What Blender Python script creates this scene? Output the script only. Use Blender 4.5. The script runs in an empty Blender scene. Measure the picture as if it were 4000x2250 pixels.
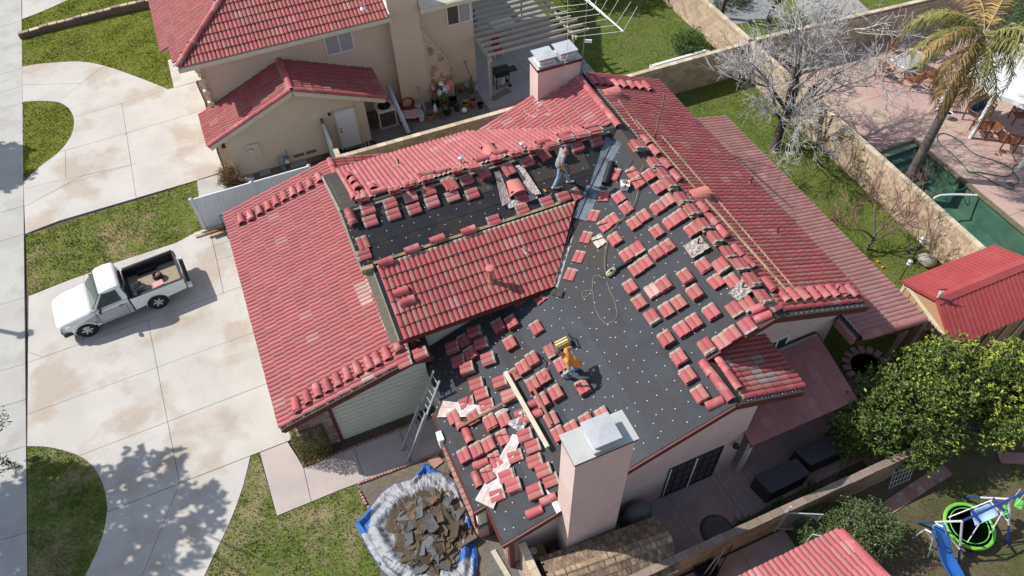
import bpy, bmesh, math, random
from mathutils import Vector, Matrix, noise as mnoise
random.seed(7)
S = bpy.context.scene
COL = S.collection
# ------------------------------------------------------------ camera
CAMH, FPX, PIT, ROL, YAW = 22.9, 2905.0, math.radians(50.87), math.radians(1.817), math.radians(21.99)
def cam_rows():
    f = Vector((0, math.cos(PIT), -math.sin(PIT))); r = Vector((1, 0, 0)); d = f.cross(r)
    cr, sr = math.cos(ROL), math.sin(ROL)
    r2 = cr*r + sr*d; d2 = -sr*r + cr*d
    W = Matrix.Rotation(YAW, 3, 'Z'); WT = W.transposed()
    return [WT @ r2, WT @ d2, WT @ f]
R_, D_, F_ = cam_rows()
C0 = Vector((0, 0, CAMH))
cam = bpy.data.objects.new('camera', bpy.data.cameras.new('camera')); COL.objects.link(cam)
mw = Matrix.Identity(4)
for i in range(3):
    mw[i][0] = R_[i]; mw[i][1] = -D_[i]; mw[i][2] = -F_[i]; mw[i][3] = C0[i]
cam.matrix_world = mw
cam.data.sensor_width = 36; cam.data.lens = FPX/4000*36; cam.data.clip_end = 500; cam.data.clip_start = .5
S.camera = cam
# ------------------------------------------------------------ light
SH = Vector((.86, -.62, -1.0))            # where a shadow falls per metre of drop
SUN = -SH.normalized()
w = bpy.data.worlds.new('World'); S.world = w; w.use_nodes = True
nt = w.node_tree; bg = nt.nodes['Background']
sky = nt.nodes.new('ShaderNodeTexSky'); sky.sky_type = 'NISHITA'; sky.sun_disc = False
sky.sun_elevation = math.asin(SUN.z); sky.sun_rotation = math.atan2(SUN.x, SUN.y); sky.altitude = 700
hs = nt.nodes.new('ShaderNodeHueSaturation'); hs.inputs['Saturation'].default_value = .68
nt.links.new(sky.outputs[0], hs.inputs['Color']); nt.links.new(hs.outputs[0], bg.inputs[0]); bg.inputs[1].default_value = .12
sl = bpy.data.lights.new('sun', 'SUN'); sl.energy = 4.0; sl.angle = math.radians(.55); sl.color = (1, .955, .89)
so = bpy.data.objects.new('sun', sl); COL.objects.link(so); so.location = (0, 0, 60)
so.rotation_euler = SH.to_track_quat('-Z', 'Y').to_euler()
S.view_settings.view_transform = 'Standard'; S.view_settings.look = 'None'
S.view_settings.exposure = .6; S.view_settings.gamma = 1
# ------------------------------------------------------------ geometry helpers
def ray(px, py):
    return (R_*(px-2000) + D_*(py-1125) + F_*FPX).normalized()
def at(px, py, z=0.0):
    "point of the level z seen at a pixel of the 4000 px photograph"
    d = ray(px, py); return C0 + d*((z-CAMH)/d.z)
def atX(px, py, X): d = ray(px, py); return C0 + d*(X/d.x)
def atY(px, py, Y): d = ray(px, py); return C0 + d*(Y/d.y)
class Pl:
    "roof plane z = z0 + sx (x-x0) + sy (y-y0)"
    def __init__(s, x0, y0, z0, sx, sy):
        s.a = (x0, y0, z0, sx, sy)
        s.n = Vector((-sx, -sy, 1)).normalized()
        g = Vector((sx, sy, sx*sx+sy*sy)); s.up = g.normalized() if g.length > 1e-6 else Vector((0, 1, 0))
        s.e = s.up.cross(s.n).normalized()
    def z(s, x, y): x0, y0, z0, sx, sy = s.a; return z0 + sx*(x-x0) + sy*(y-y0)
    def p(s, x, y, h=0): return Vector((x, y, s.z(x, y))) + s.n*h
    def px(s, px, py, h=0):
        x0, y0, z0, sx, sy = s.a; z0 = z0 + h/s.n.z; d = ray(px, py)
        t = (z0-sx*x0-sy*y0-CAMH)/(d.z-sx*d.x-sy*d.y); return C0+d*t
V = Vector
class MB:
    def __init__(s): s.v = []; s.f = []; s.m = []; s.uv = {}
    def add(s, vs, fs, mi=0):
        b = len(s.v); s.v += [V(p) for p in vs]; s.f += [tuple(b+i for i in f) for f in fs]; s.m += [mi]*len(fs); return s
    def box(s, c, d, rz=0, mi=0, M=None):
        hx, hy, hz = d[0]/2, d[1]/2, d[2]/2; T = M if M is not None else Matrix.Rotation(rz, 3, 'Z'); c = V(c)
        vs = [c + T @ V((x*hx, y*hy, z*hz)) for x in (-1, 1) for y in (-1, 1) for z in (-1, 1)]
        return s.add(vs, [(0,1,3,2),(4,6,7,5),(0,4,5,1),(2,3,7,6),(0,2,6,4),(1,5,7,3)], mi)
    def bar(s, a, b, w, h=None, up=(0,0,1), mi=0):
        a, b = V(a), V(b); h = h or w; y = (b-a).normalized(); z = V(up); x = y.cross(z)
        if x.length < 1e-4: x = y.cross(V((1,0,0)))
        x.normalize(); z = x.cross(y); T = Matrix((x, y, z)).transposed()
        return s.box((a+b)/2, (w, (b-a).length, h), M=T, mi=mi)
    def tube(s, pts, r, n=6, mi=0, cap=True):
        pts = [V(p) for p in pts]; k = len(pts); rs = r if hasattr(r, '__len__') else [r]*k
        vs = []; px_ = None
        for i, p in enumerate(pts):
            t = (pts[min(i+1, k-1)]-pts[max(i-1, 0)])
            t = t.normalized() if t.length > 1e-6 else V((0,0,1))
            x = px_ - t*px_.dot(t) if px_ is not None else t.orthogonal()
            if x.length < 1e-4: x = t.orthogonal()
            x.normalize(); px_ = x; y = t.cross(x)
            for j in range(n):
                a = 2*math.pi*j/n; vs.append(p + (x*math.cos(a)+y*math.sin(a))*rs[i])
        fs = [(i*n+j, i*n+(j+1) % n, (i+1)*n+(j+1) % n, (i+1)*n+j) for i in range(k-1) for j in range(n)]
        if cap: fs += [tuple(range(n))[::-1], tuple((k-1)*n+j for j in range(n))]
        return s.add(vs, fs, mi)
    def lathe(s, prof, c=(0,0,0), n=16, mi=0, M=None, cap=True):
        c = V(c); vs = []
        for r, z in prof:
            for j in range(n):
                a = 2*math.pi*j/n; q = V((r*math.cos(a), r*math.sin(a), z)); vs.append(c + (M @ q if M is not None else q))
        k = len(prof)
        fs = [(i*n+j, i*n+(j+1) % n, (i+1)*n+(j+1) % n, (i+1)*n+j) for i in range(k-1) for j in range(n)]
        if cap and prof[0][0] > 0: fs.append(tuple(range(n))[::-1])
        if cap and prof[-1][0] > 0: fs.append(tuple((k-1)*n+j for j in range(n)))
        return s.add(vs, fs, mi)
    def prism(s, top, dz=None, off=None, mi=0):
        "polygon of 3-D points extruded by vector off"
        off = V(off) if off is not None else V((0, 0, -dz)); n = len(top)
        vs = [V(p) for p in top] + [V(p)+off for p in top]
        fs = [tuple(range(n)), tuple(range(2*n-1, n-1, -1))] + [(i, i+n, (i+1) % n+n, (i+1) % n) for i in range(n)]
        return s.add(vs, fs, mi)
    def quad(s, a, b, c, d, mi=0): return s.add([a, b, c, d], [(0,1,2,3)], mi)
    def build(s, name, mat=None, parent=None, smooth=False, bevel=0, local=False, fix=True):
        me = bpy.data.meshes.new(name); me.from_pydata([tuple(p) for p in s.v], [], s.f)
        for m in (mat if isinstance(mat, (list, tuple)) else [mat]):
            if m: me.materials.append(m)
        for p, mi in zip(me.polygons, s.m): p.material_index = mi; p.use_smooth = smooth
        if fix:
            bm = bmesh.new(); bm.from_mesh(me); bmesh.ops.recalc_face_normals(bm, faces=bm.faces); bm.to_mesh(me); bm.free()
        o = bpy.data.objects.new(name, me); COL.objects.link(o)
        if parent is not None:
            o.parent = parent
            if not local: o.matrix_parent_inverse = WM(parent).inverted()
        if bevel:
            b = o.modifiers.new('bevel', 'BEVEL'); b.width = bevel; b.segments = 2; b.limit_method = 'ANGLE'
        return o
def WM(o):
    M = Matrix.LocRotScale(o.location, o.rotation_euler, o.scale)
    return WM(o.parent) @ o.matrix_parent_inverse @ M if o.parent else M
USED = {}
def tag(o, label=None, cat=None, group=None, kind=None):
    if label: o['label'] = label; USED[label] = USED.get(label, 0)+1
    if cat: o['category'] = cat
    if group: o['group'] = group
    if kind: o['kind'] = kind
    return o
def thing(name, loc, label, cat, group=None, rz=0):
    o = bpy.data.objects.new(name, None); COL.objects.link(o); o.location = V(loc); o.rotation_euler = (0, 0, rz); o.empty_display_size = .3
    return tag(o, label, cat, group)
def setting(name, loc=(0,0,0)):
    o = bpy.data.objects.new(name, None); COL.objects.link(o); o.location = loc; o['kind'] = 'structure'; return o
def clone(o, parent=None):
    c = o.copy(); COL.objects.link(c); c.parent = parent
    for k in list(o.children): clone(k, c)
    return c
def inst(me, name, M, parent=None):
    o = bpy.data.objects.new(name, me); COL.objects.link(o)
    if parent is not None: o.parent = parent; o.matrix_parent_inverse = WM(parent).inverted()
    o.matrix_basis = M
    return o
def frame(o, x, y, z):
    M = Matrix.Identity(4)
    for i in range(3): M[i][0] = x[i]; M[i][1] = y[i]; M[i][2] = z[i]; M[i][3] = o[i]
    return M
# ------------------------------------------------------------ materials
MATS = {}
def hexc(r, g, b):
    f = lambda u: (u/255/12.92) if u < 10 else ((u/255+.055)/1.055)**2.4
    return (f(r), f(g), f(b))
def M(name, c, rough=.8, c2=None, sc=3.0, amt=.5, det=6, bump=0, bsc=80, metal=0, spec=.4, fine=.12, c3=None, sc3=.6, amt3=.5, extra=None, bd=.02, stretch=None):
    if name in MATS: return MATS[name]
    m = bpy.data.materials.new(name); m.use_nodes = True; t = m.node_tree; n, l = t.nodes, t.links
    b = n['Principled BSDF']; b.inputs['Roughness'].default_value = rough; b.inputs['Metallic'].default_value = metal
    b.inputs['Specular IOR Level'].default_value = spec
    g = n.new('ShaderNodeNewGeometry'); pos = g.outputs['Position']
    if stretch:
        mp = n.new('ShaderNodeMapping'); mp.inputs['Scale'].default_value = stretch; l.new(pos, mp.inputs[0]); pos = mp.outputs[0]
    def nz(scale, detail=6, rough_=.6):
        q = n.new('ShaderNodeTexNoise'); q.inputs['Scale'].default_value = scale; q.inputs['Detail'].default_value = detail; q.inputs['Roughness'].default_value = rough_
        l.new(pos, q.inputs['Vector']); return q.outputs['Fac']
    def ramp(f, a, bb):
        q = n.new('ShaderNodeMapRange'); q.inputs['From Min'].default_value = a; q.inputs['From Max'].default_value = bb; l.new(f, q.inputs['Value']); return q.outputs[0]
    def mix(f, A, B, mode='MIX'):
        q = n.new('ShaderNodeMix'); q.data_type = 'RGBA'; q.blend_type = mode
        if isinstance(f, float): q.inputs[0].default_value = f
        else: l.new(f, q.inputs[0])
        for i, x in ((6, A), (7, B)):
            if isinstance(x, tuple): q.inputs[i].default_value = (*x, 1)
            else: l.new(x, q.inputs[i])
        return q.outputs[2]
    def mul(f, k):
        q = n.new('ShaderNodeMath'); q.operation = 'MULTIPLY'; l.new(f, q.inputs[0]); q.inputs[1].default_value = k; return q.outputs[0]
    c2 = c2 or tuple(x*.8 for x in c)
    col = mix(mul(ramp(nz(sc, det), .35, .65), amt), c, c2)
    if c3: col = mix(mul(ramp(nz(sc3, 4), .5, .62), amt3), col, c3)
    if fine: 
        q = n.new('ShaderNodeMapRange'); q.inputs['From Min'].default_value = .25; q.inputs['From Max'].default_value = .75
        q.inputs['To Min'].default_value = 1-fine*1.6; q.inputs['To Max'].default_value = 1+fine; l.new(nz(bsc*.35, 4, .75), q.inputs['Value'])
        col = mix(1.0, col, q.outputs[0], 'MULTIPLY')
    if extra: col = extra(n, l, col, mix, nz, ramp, mul, g)
    l.new(col, b.inputs['Base Color'])
    if bump:
        q = n.new('ShaderNodeBump'); q.inputs['Strength'].default_value = bump; q.inputs['Distance'].default_value = bd
        l.new(nz(bsc, 5, .7), q.inputs['Height']); l.new(q.outputs[0], b.inputs['Normal'])
    MATS[name] = m; return m
def vary(lo, hi):
    "per-piece brightness (each object, each loose piece of a joined mesh)"
    def f(n, l, col, mix, nz, ramp, mul, g):
        oi = n.new('ShaderNodeObjectInfo'); a = n.new('ShaderNodeMath'); a.operation = 'ADD'
        l.new(oi.outputs['Random'], a.inputs[0]); l.new(g.outputs['Random Per Island'], a.inputs[1])
        fr = n.new('ShaderNodeMath'); fr.operation = 'FRACT'; l.new(a.outputs[0], fr.inputs[0])
        q = n.new('ShaderNodeMapRange'); q.inputs['To Min'].default_value = lo; q.inputs['To Max'].default_value = hi; l.new(fr.outputs[0], q.inputs['Value'])
        return mix(1.0, col, q.outputs[0], 'MULTIPLY')
    return f
def tilemat(name, red, tan, pale, dirt=.35, head=(.29,.245,.205), palef=.03, tanf=.75):
    def ex(n, l, col, mix, nz, ramp, mul, g):
        uv = n.new('ShaderNodeUVMap'); uv.uv_map = 'UVMap'; sx = n.new('ShaderNodeSeparateXYZ'); l.new(uv.outputs[0], sx.inputs[0])
        oi = n.new('ShaderNodeObjectInfo'); a = n.new('ShaderNodeMath'); a.operation = 'ADD'
        l.new(oi.outputs['Random'], a.inputs[0]); l.new(g.outputs['Random Per Island'], a.inputs[1])
        fr = n.new('ShaderNodeMath'); fr.operation = 'FRACT'; l.new(a.outputs[0], fr.inputs[0]); R = fr.outputs[0]
        # one barrel of each tile runs brown
        h = n.new('ShaderNodeMath'); h.operation = 'GREATER_THAN'; h.inputs[1].default_value = .5; l.new(sx.outputs[0], h.inputs[0])
        tw = n.new('ShaderNodeMath'); tw.operation = 'MULTIPLY'; l.new(h.outputs[0], tw.inputs[0]); l.new(mul(ramp(nz(3.3, 3), .3, .62), tanf), tw.inputs[1])
        col = mix(tw.outputs[0], col, tan)
        pl = n.new('ShaderNodeMath'); pl.operation = 'GREATER_THAN'; pl.inputs[1].default_value = 1-palef; l.new(R, pl.inputs[0])
        col = mix(mul(pl.outputs[0], .3), col, pale)
        q = n.new('ShaderNodeMapRange'); q.inputs['To Min'].default_value = .89; q.inputs['To Max'].default_value = 1.08
        m7 = n.new('ShaderNodeMath'); m7.operation = 'MULTIPLY'; m7.inputs[1].default_value = 7.31; l.new(R, m7.inputs[0])
        f7 = n.new('ShaderNodeMath'); f7.operation = 'FRACT'; l.new(m7.outputs[0], f7.inputs[0]); l.new(f7.outputs[0], q.inputs['Value'])
        col = mix(1.0, col, q.outputs[0], 'MULTIPLY')
        # bare concrete head with a ragged edge
        ad = n.new('ShaderNodeMath'); ad.operation = 'ADD'; l.new(sx.outputs[1], ad.inputs[0]); l.new(mul(nz(14, 4), .22), ad.inputs[1])
        col = mix(ramp(ad.outputs[0], .93, .97), col, head)
        # lichen and dust streaks
        col = mix(mul(ramp(nz(1.1, 5), .48, .7), dirt), col, (.30, .20, .15))
        return col
    return M(name, red, .72, c2=tuple(x*.82 for x in red), sc=9, amt=.5, bump=.35, bsc=120, fine=.14, extra=ex, bd=.006)
T_RED = tilemat('tile_red', (.335,.062,.072), (.25,.13,.10), (.5,.28,.27), dirt=.25)
T_PINK = tilemat('tile_pink', (.395,.105,.118), (.34,.165,.14), (.55,.36,.35), dirt=.10, palef=.03, tanf=.5)
T_DUSTY = tilemat('tile_dusty', (.31,.145,.135), (.29,.16,.14), (.36,.25,.23), dirt=.15, palef=.05, tanf=.4)
T_LOOSE = tilemat('tile_loose', (.35,.078,.085), (.30,.15,.12), (.50,.30,.28), dirt=.16, palef=.03, tanf=.5)
T_PALE = tilemat('tile_bleached', (.50,.27,.26), (.46,.33,.29), (.6,.5,.45), dirt=.2)
T_GREY = tilemat('tile_greyed', (.25,.19,.185), (.27,.21,.19), (.36,.28,.26), dirt=.1)
T_BARE = tilemat('tile_unpainted', (.52,.45,.38), (.50,.43,.36), (.6,.5,.45), dirt=.1)
T_RIDGE = M('ridge_tile_red', (.37,.085,.095), .7, c2=(.31,.075,.08), sc=7, amt=.6, bump=.3, bsc=110, fine=.12, c3=(.56,.34,.31), sc3=2.3, amt3=.35, extra=vary(.82,1.15), bd=.006)
T_RIDGED = M('ridge_tile_dusty', (.30,.13,.12), .75, bump=.3, bsc=110, extra=vary(.85,1.12), bd=.006)
T_HEADR = M('ridge_inner', (.10,.035,.03), .9)
FELT = M('felt_underlay', (.060,.064,.073), .9, spec=.15, c2=(.036,.038,.044), sc=1.4, amt=.6, bump=.25, bsc=70, fine=.2, c3=(.07,.052,.038), sc3=.9, amt3=.6, bd=.01)
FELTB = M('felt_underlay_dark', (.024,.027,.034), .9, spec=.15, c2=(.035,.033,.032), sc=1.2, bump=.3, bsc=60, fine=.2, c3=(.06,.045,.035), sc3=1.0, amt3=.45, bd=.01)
FELTO = M('felt_underlay_old', (.05,.042,.036), .8, c2=(.034,.028,.024), sc=2.2, bump=.3, bsc=60, fine=.22, bd=.01)
CAPW = M('nail_cap_white', (.48,.48,.49), .5, fine=0)
def stain(amt, col_, sc, lo=.52, hi=.6):
    def f(n, l, col, mix, nz, ramp, mul, g):
        return mix(mul(ramp(nz(sc, 8, .65), lo, hi), amt), col, col_)
    return f
CONC = M('concrete_drive', (.485,.46,.425), .88, c2=(.42,.395,.365), sc=.55, amt=.9, bump=.25, bsc=90, fine=.09, c3=(.365,.30,.24), sc3=.42, amt3=.75, extra=stain(.35,(.33,.31,.29),1.7,.56,.68), bd=.008)
CONC2 = M('concrete_pavement', (.42,.415,.39), .88, c2=(.37,.355,.33), sc=.6, amt=.8, bump=.3, bsc=90, fine=.1, c3=(.28,.265,.25), sc3=.8, amt3=.4, bd=.008)
CONCP = M('concrete_pool_deck', (.44,.30,.265), .8, c2=(.34,.235,.21), sc=.7, amt=.9, bump=.25, bsc=70, fine=.1, c3=(.46,.37,.28), sc3=.35, amt3=.6, bd=.008)
CONCS = M('concrete_side_yard', (.36,.26,.235), .8, c2=(.25,.22,.225), sc=.9, amt=.9, bump=.25, bsc=70, fine=.15, c3=(.36,.18,.14), sc3=1.6, amt3=.6, bd=.008)
CONCG = M('concrete_grey_patio', (.30,.29,.28), .85, c2=(.25,.25,.25), sc=.9, bump=.2, bsc=80, fine=.1, bd=.008)
JOINT = M('joint_dark', (.07,.06,.05), .95)
DIRT = M('dirt', (.13,.095,.066), .95, c2=(.085,.062,.045), sc=2.4, amt=.8, bump=.8, bsc=45, fine=.35, bd=.04)
DIRTL = M('dirt_pale', (.19,.155,.12), .95, c2=(.14,.11,.085), sc=2.0, amt=.8, bump=.8, bsc=60, fine=.3, bd=.03)
GRAVEL = M('gravel', (.24,.225,.20), .95, c2=(.17,.155,.14), sc=6, amt=.8, bump=1, bsc=120, fine=.5, bd=.04)
ASPH = M('asphalt', (.06,.06,.062), .9, bump=.5, bsc=150, fine=.2, bd=.01)
def grassmat(name, g1, g2, dry, dryamt, drysc=.45, lo=.5):
    def ex(n, l, col, mix, nz, ramp, mul, g):
        col = mix(mul(ramp(nz(drysc, 7, .7), lo, lo+.16), dryamt), col, dry)
        col = mix(mul(ramp(nz(2.6, 6, .75), .5, .66), dryamt*.75), col, dry)
        return mix(mul(ramp(nz(9, 3), .45, .65), .22), col, tuple(x*.55 for x in g1))
    return M(name, g1, .92, c2=g2, sc=1.3, amt=1, bump=.8, bsc=75, fine=.3, extra=ex, spec=.15, bd=.05)
G_UP = grassmat('grass_upper', (.19,.215,.028), (.145,.18,.025), (.22,.19,.055), .3)
G_MID = grassmat('grass_middle', (.17,.205,.037), (.125,.165,.028), (.33,.26,.14), .9, .5, .5)
G_LOW = grassmat('grass_front', (.16,.20,.042), (.11,.155,.03), (.33,.27,.15), .95, .5, .47)
G_BACK = grassmat('grass_back', (.135,.18,.034), (.095,.145,.027), (.19,.165,.07), .5)
G_SWING = grassmat('grass_swing', (.09,.115,.03), (.12,.095,.06), (.155,.12,.085), 1.0, .7, .42)
STUC = M('stucco_pink', (.56,.435,.39), .92, c2=(.50,.385,.345), sc=.5, amt=.7, bump=.5, bsc=55, fine=.06, bd=.015, c3=(.40,.31,.29), sc3=.9, amt3=.3)
STUCN = M('stucco_beige', (.60,.49,.37), .92, c2=(.55,.45,.34), sc=.7, amt=.7, bump=.5, bsc=55, fine=.07, bd=.015)
STUCG = M('siding_pale_green', (.52,.52,.43), .8, c2=(.47,.47,.39), sc=.6, fine=.05, stretch=(1,1,6))
STUCD = M('stucco_stained', (.55,.42,.32), .92, c2=(.50,.37,.29), sc=1.6, bump=.5, bsc=55, fine=.08, c3=(.18,.10,.08), sc3=2.2, amt3=.75, bd=.015)
FASC = M('fascia_maroon', (.10,.022,.020), .6, c2=(.085,.018,.015), sc=4, fine=.1)
WOODL = M('lumber_pale', (.42,.32,.20), .85, c2=(.28,.20,.12), sc=2.2, amt=.9, bump=.3, bsc=60, fine=.2, c3=(.13,.09,.06), sc3=1.6, amt3=.5)
WOODW = M('lumber_weathered', (.34,.30,.25), .9, c2=(.23,.20,.17), sc=3, amt=.8, bump=.3, bsc=60, fine=.2)
WOODB = M('lumber_brown', (.17,.065,.038), .7, c2=(.22,.11,.06), sc=3, amt=.8, bump=.2, bsc=60, fine=.2)
WOODT = M('teak', (.22,.085,.035), .55, c2=(.16,.06,.028), sc=5, amt=.8, fine=.2, extra=vary(.8,1.25))
BEAMW = M('beam_cream', (.48,.44,.35), .8, c2=(.40,.36,.28), sc=3, amt=.7, bump=.2, bsc=60, fine=.15)
WHITE = M('white_paint', (.72,.72,.71), .5, c2=(.66,.66,.65), sc=1.3, fine=.05)
VINYL = M('white_vinyl', (.62,.64,.68), .4, c2=(.58,.60,.64), sc=1.3, fine=.04)
CREAM = M('cream_paint', (.60,.55,.43), .6, fine=.06)
GALV = M('galvanised_metal', (.56,.57,.58), .42, c2=(.48,.49,.50), sc=2.5, amt=.8, metal=.35, bump=.15, bsc=12, fine=.08, bd=.02)
GALVB = M('valley_metal', (.17,.205,.245), .42, c2=(.14,.165,.19), sc=2, amt=.8, metal=.55, bump=.2, bsc=9, fine=.1, c3=(.06,.06,.065), sc3=2.1, amt3=.8, bd=.02)
TINP = M('flashing_painted', (.36,.34,.33), .5, c2=(.33,.21,.195), sc=3.2, amt=.9, metal=.3, bump=.5, bsc=10, fine=.15, c3=(.60,.58,.56), sc3=2.6, amt3=.5, bd=.05)
LEAD = M('crumpled_lead', (.50,.48,.46), .4, c2=(.40,.30,.27), sc=5, amt=.8, metal=.6, bump=1, bsc=14, fine=.2, bd=.06)
BLACKP = M('black_plastic', (.012,.012,.014), .5, fine=.1)
DARK = M('dark_void', (.01,.009,.009), .9, fine=0)
GLASS = M('window_glass', (.02,.024,.028), .08, spec=.8, fine=0)
VENTC = M('roof_vent_terracotta', (.43,.15,.135), .75, c2=(.54,.185,.145), sc=4, bump=.1, bsc=60, fine=.07)
def blockmat(name, c, c2):
    return M(name, c, .92, c2=c2, sc=3.0, amt=.9, bump=.7, bsc=60, fine=.16, extra=vary(.78,1.16), bd=.012)
BLK = blockmat('block_tan', (.50,.395,.275), (.42,.32,.22))
BLKC = blockmat('block_cap', (.58,.49,.36), (.44,.36,.25))
BLKCD = blockmat('block_cap_dark', (.26,.20,.165), (.22,.17,.14))
MORT = M('mortar', (.22,.175,.135), .95, bump=.4, bsc=80)
BRICK = blockmat('brick_mix', (.24,.115,.095), (.42,.36,.33))
BRICKP = blockmat('edging_pink', (.38,.21,.18), (.30,.17,.15))
METRED = M('shed_roof_red', (.33,.056,.056), .45, c2=(.27,.050,.050), sc=.8, fine=.06, spec=.4, c3=(.36,.09,.085), sc3=1.3, amt3=.4)
SIDING = M('shed_siding', (.43,.25,.14), .75, c2=(.39,.225,.125), sc=2, fine=.06)
# ============================================================ GROUND
def gp(lst, z=0.0): return [at(x, y, z) for x, y in lst]
def Z(ox, oy, s, pts): return [(ox+p[0]/s, oy+p[1]/s) + tuple(p[2:]) for p in pts]
def inpoly(x, y, P):
    c = False; j = len(P)-1
    for i in range(len(P)):
        if (P[i][1] > y) != (P[j][1] > y) and x < (P[j][0]-P[i][0])*(y-P[i][1])/(P[j][1]-P[i][1])+P[i][0]: c = not c
        j = i
    return c
def smooth(P, keep=None, it=2):
    for _ in range(it):
        Q = []
        for i in range(len(P)-1):
            a, b = P[i], P[i+1]; Q += [(a[0]*.75+b[0]*.25, a[1]*.75+b[1]*.25), (a[0]*.25+b[0]*.75, a[1]*.25+b[1]*.75)]
        P = [P[0]] + Q + [P[-1]]
    return P
def sheet(name, P, z, mat, kind='structure', parent=None):
    ar = sum(P[i-1][0]*P[i][1]-P[i][0]*P[i-1][1] for i in range(len(P)))
    if ar < 0: P = P[::-1]
    mb = MB(); mb.add([V((p[0], p[1], z)) for p in P], [tuple(range(len(P)))]); o = mb.build(name, mat, parent, fix=False)
    if kind: o['kind'] = kind
    return o
def slabs(root, P, cuts, z, mat, gap=.011, th=.12, name='slab', grow=1.02):
    "cut polygon P (world xy) along segments, each piece one slab with open joints"
    bm = bmesh.new(); bm.faces.new([bm.verts.new((p[0], p[1], 0)) for p in P])
    for a, b in cuts:
        a = V((a[0], a[1], 0)); b = V((b[0], b[1], 0)); m = (a+b)/2; d = b-a; a2 = m-d*.5*grow; b2 = m+d*.5*grow
        nrm = V((-d.y, d.x, 0)).normalized()
        hit = []
        for f in bm.faces:
            pts = [(v.co.x, v.co.y) for v in f.verts]
            if sum(inpoly(*(a2.lerp(b2, t/20)[:2]), pts) for t in range(1, 20)) >= 3:
                # only cut faces whose chord along the line is mostly covered by the segment
                ts = [t/100 for t in range(-300, 401)]
                ch = [t for t in ts if inpoly(*(a+d*t)[:2], pts)]
                cov = [t for t in ch if -.08 <= t <= 1.08]
                if ch and len(cov) > .55*len(ch): hit.append(f)
        for f in hit:
            geo = [f] + list(f.edges) + list(f.verts)
            bmesh.ops.bisect_plane(bm, geom=geo, plane_co=a, plane_no=nrm, dist=1e-5)
    bmesh.ops.split_edges(bm, edges=bm.edges)
    out = []
    for f in list(bm.faces):
        pts = [v.co.copy() for v in f.verts]
        if f.calc_area() < .01: continue
        out.append(pts)
    bm.free()
    k = 0
    for pts in out:
        b2 = bmesh.new(); f = b2.faces.new([b2.verts.new(p) for p in pts]); f.normal_update()
        if f.normal.z < 0: f.normal_flip()
        r = bmesh.ops.inset_individual(b2, faces=[f], thickness=gap)
        bmesh.ops.delete(b2, geom=r['faces'], context='FACES')
        b2.faces.ensure_lookup_table()
        if not len(b2.faces): b2.free(); continue
        f = b2.faces[0]
        e = bmesh.ops.extrude_face_region(b2, geom=[f]); 
        bmesh.ops.translate(b2, vec=(0, 0, -th), verts=[v for v in e['geom'] if isinstance(v, bmesh.types.BMVert)])
        bmesh.ops.translate(b2, vec=(0, 0, z+random.uniform(-.003, .003)), verts=b2.verts)
        bmesh.ops.recalc_face_normals(b2, faces=b2.faces)
        me = bpy.data.meshes.new(name); b2.to_mesh(me); b2.free(); me.materials.append(mat)
        o = bpy.data.objects.new(name, me); COL.objects.link(o)
        if root is not None: o.parent = root
        k += 1
    return out
sheet('ground', [(-60,-40),(90,-40),(90,110),(-60,110)], -.05, DIRT)
GRASSP = []        # (polygon, blade material, density)
# --- pavement strip on the left, kerb and road beyond the frame
pv = setting('pavement')
ys = [21,81,166,267,337,403,551,712,805,915,1163,1421,1561,1743,2080,2330]
xr = lambda y: 86+.0113*y
P = gp([(xr(-500), -500), (xr(2700), 2700)]); xs = (P[0].x+P[1].x)/2
PX = P
strip = [(-13.6, P[0].y), (P[0].x-.02, P[0].y), (P[1].x-.02, P[1].y), (-13.6, P[1].y)]
cuts = []
for y in ys:
    r = at(xr(y), y); l = at(0, y+.25*xr(y)+4); d = (l-r); cuts.append((l+d*1.6, r))
slabs(pv, strip, cuts, .02, CONC2, gap=.012, grow=1.1)
kb = MB(); kb.box((-13.68, 30, .0), (.15, 90, .14)); kb.build('kerb', CONC2, pv)
sheet('road', [(-28,-40),(-13.75,-40),(-13.75,110),(-28,110)], -.045, ASPH)
# --- driveways
dv = setting('driveway')
# neighbour's upper loop and apron (one polygon with the far apron cut off by the frame)
curve_out = smooth([(87,262),(150,250),(240,243),(330,240),(420,260),(500,288),(570,314),(625,336),(657,350)])
isl1 = smooth([(89,400),(140,396),(190,396),(232,400),(266,420),(286,452),(290,480),(284,520),(262,560),(225,602),(150,655),(92,712)])
edge1 = [(765,321),(800,420),(880,560),(905,620),(925,680),(868,672)]
A1 = gp(curve_out + [(765,321),(800,400),(850,600),(878,670),(769,706),(533,775),(366,824),(230,864),(99,915)] + isl1[::-1])
c1 = [((291,459),(765,322)),((228,398),(407,258)),((88,332),(318,328)),((477,408),(533,775)),((500,520),(800,430)),((218,600),(500,520)),
      ((515,645),(835,547)),((130,730),(515,645)),((256,590),(259,722)),((104,805),(259,722)),((259,722),(515,645))]
slabs(dv, A1, [tuple(gp(s)) for s in c1], .025, CONC)
A0 = gp([(86,-300),(700,-300),(270,0),(170,45),(87,77)]); slabs(dv, A0, [], .025, CONC)
# neighbour entrance walk and slab between lawns
A2 = gp([(655,236),(700,222),(790,235),(800,300),(765,320),(679,344)]); slabs(dv, A2, [tuple(gp([(665,282),(800,248)]))], .026, CONC)
A3 = gp([(769,708),(885,672),(920,730),(900,760),(780,800)]); slabs(dv, A3, [], .026, CONC2)
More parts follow.
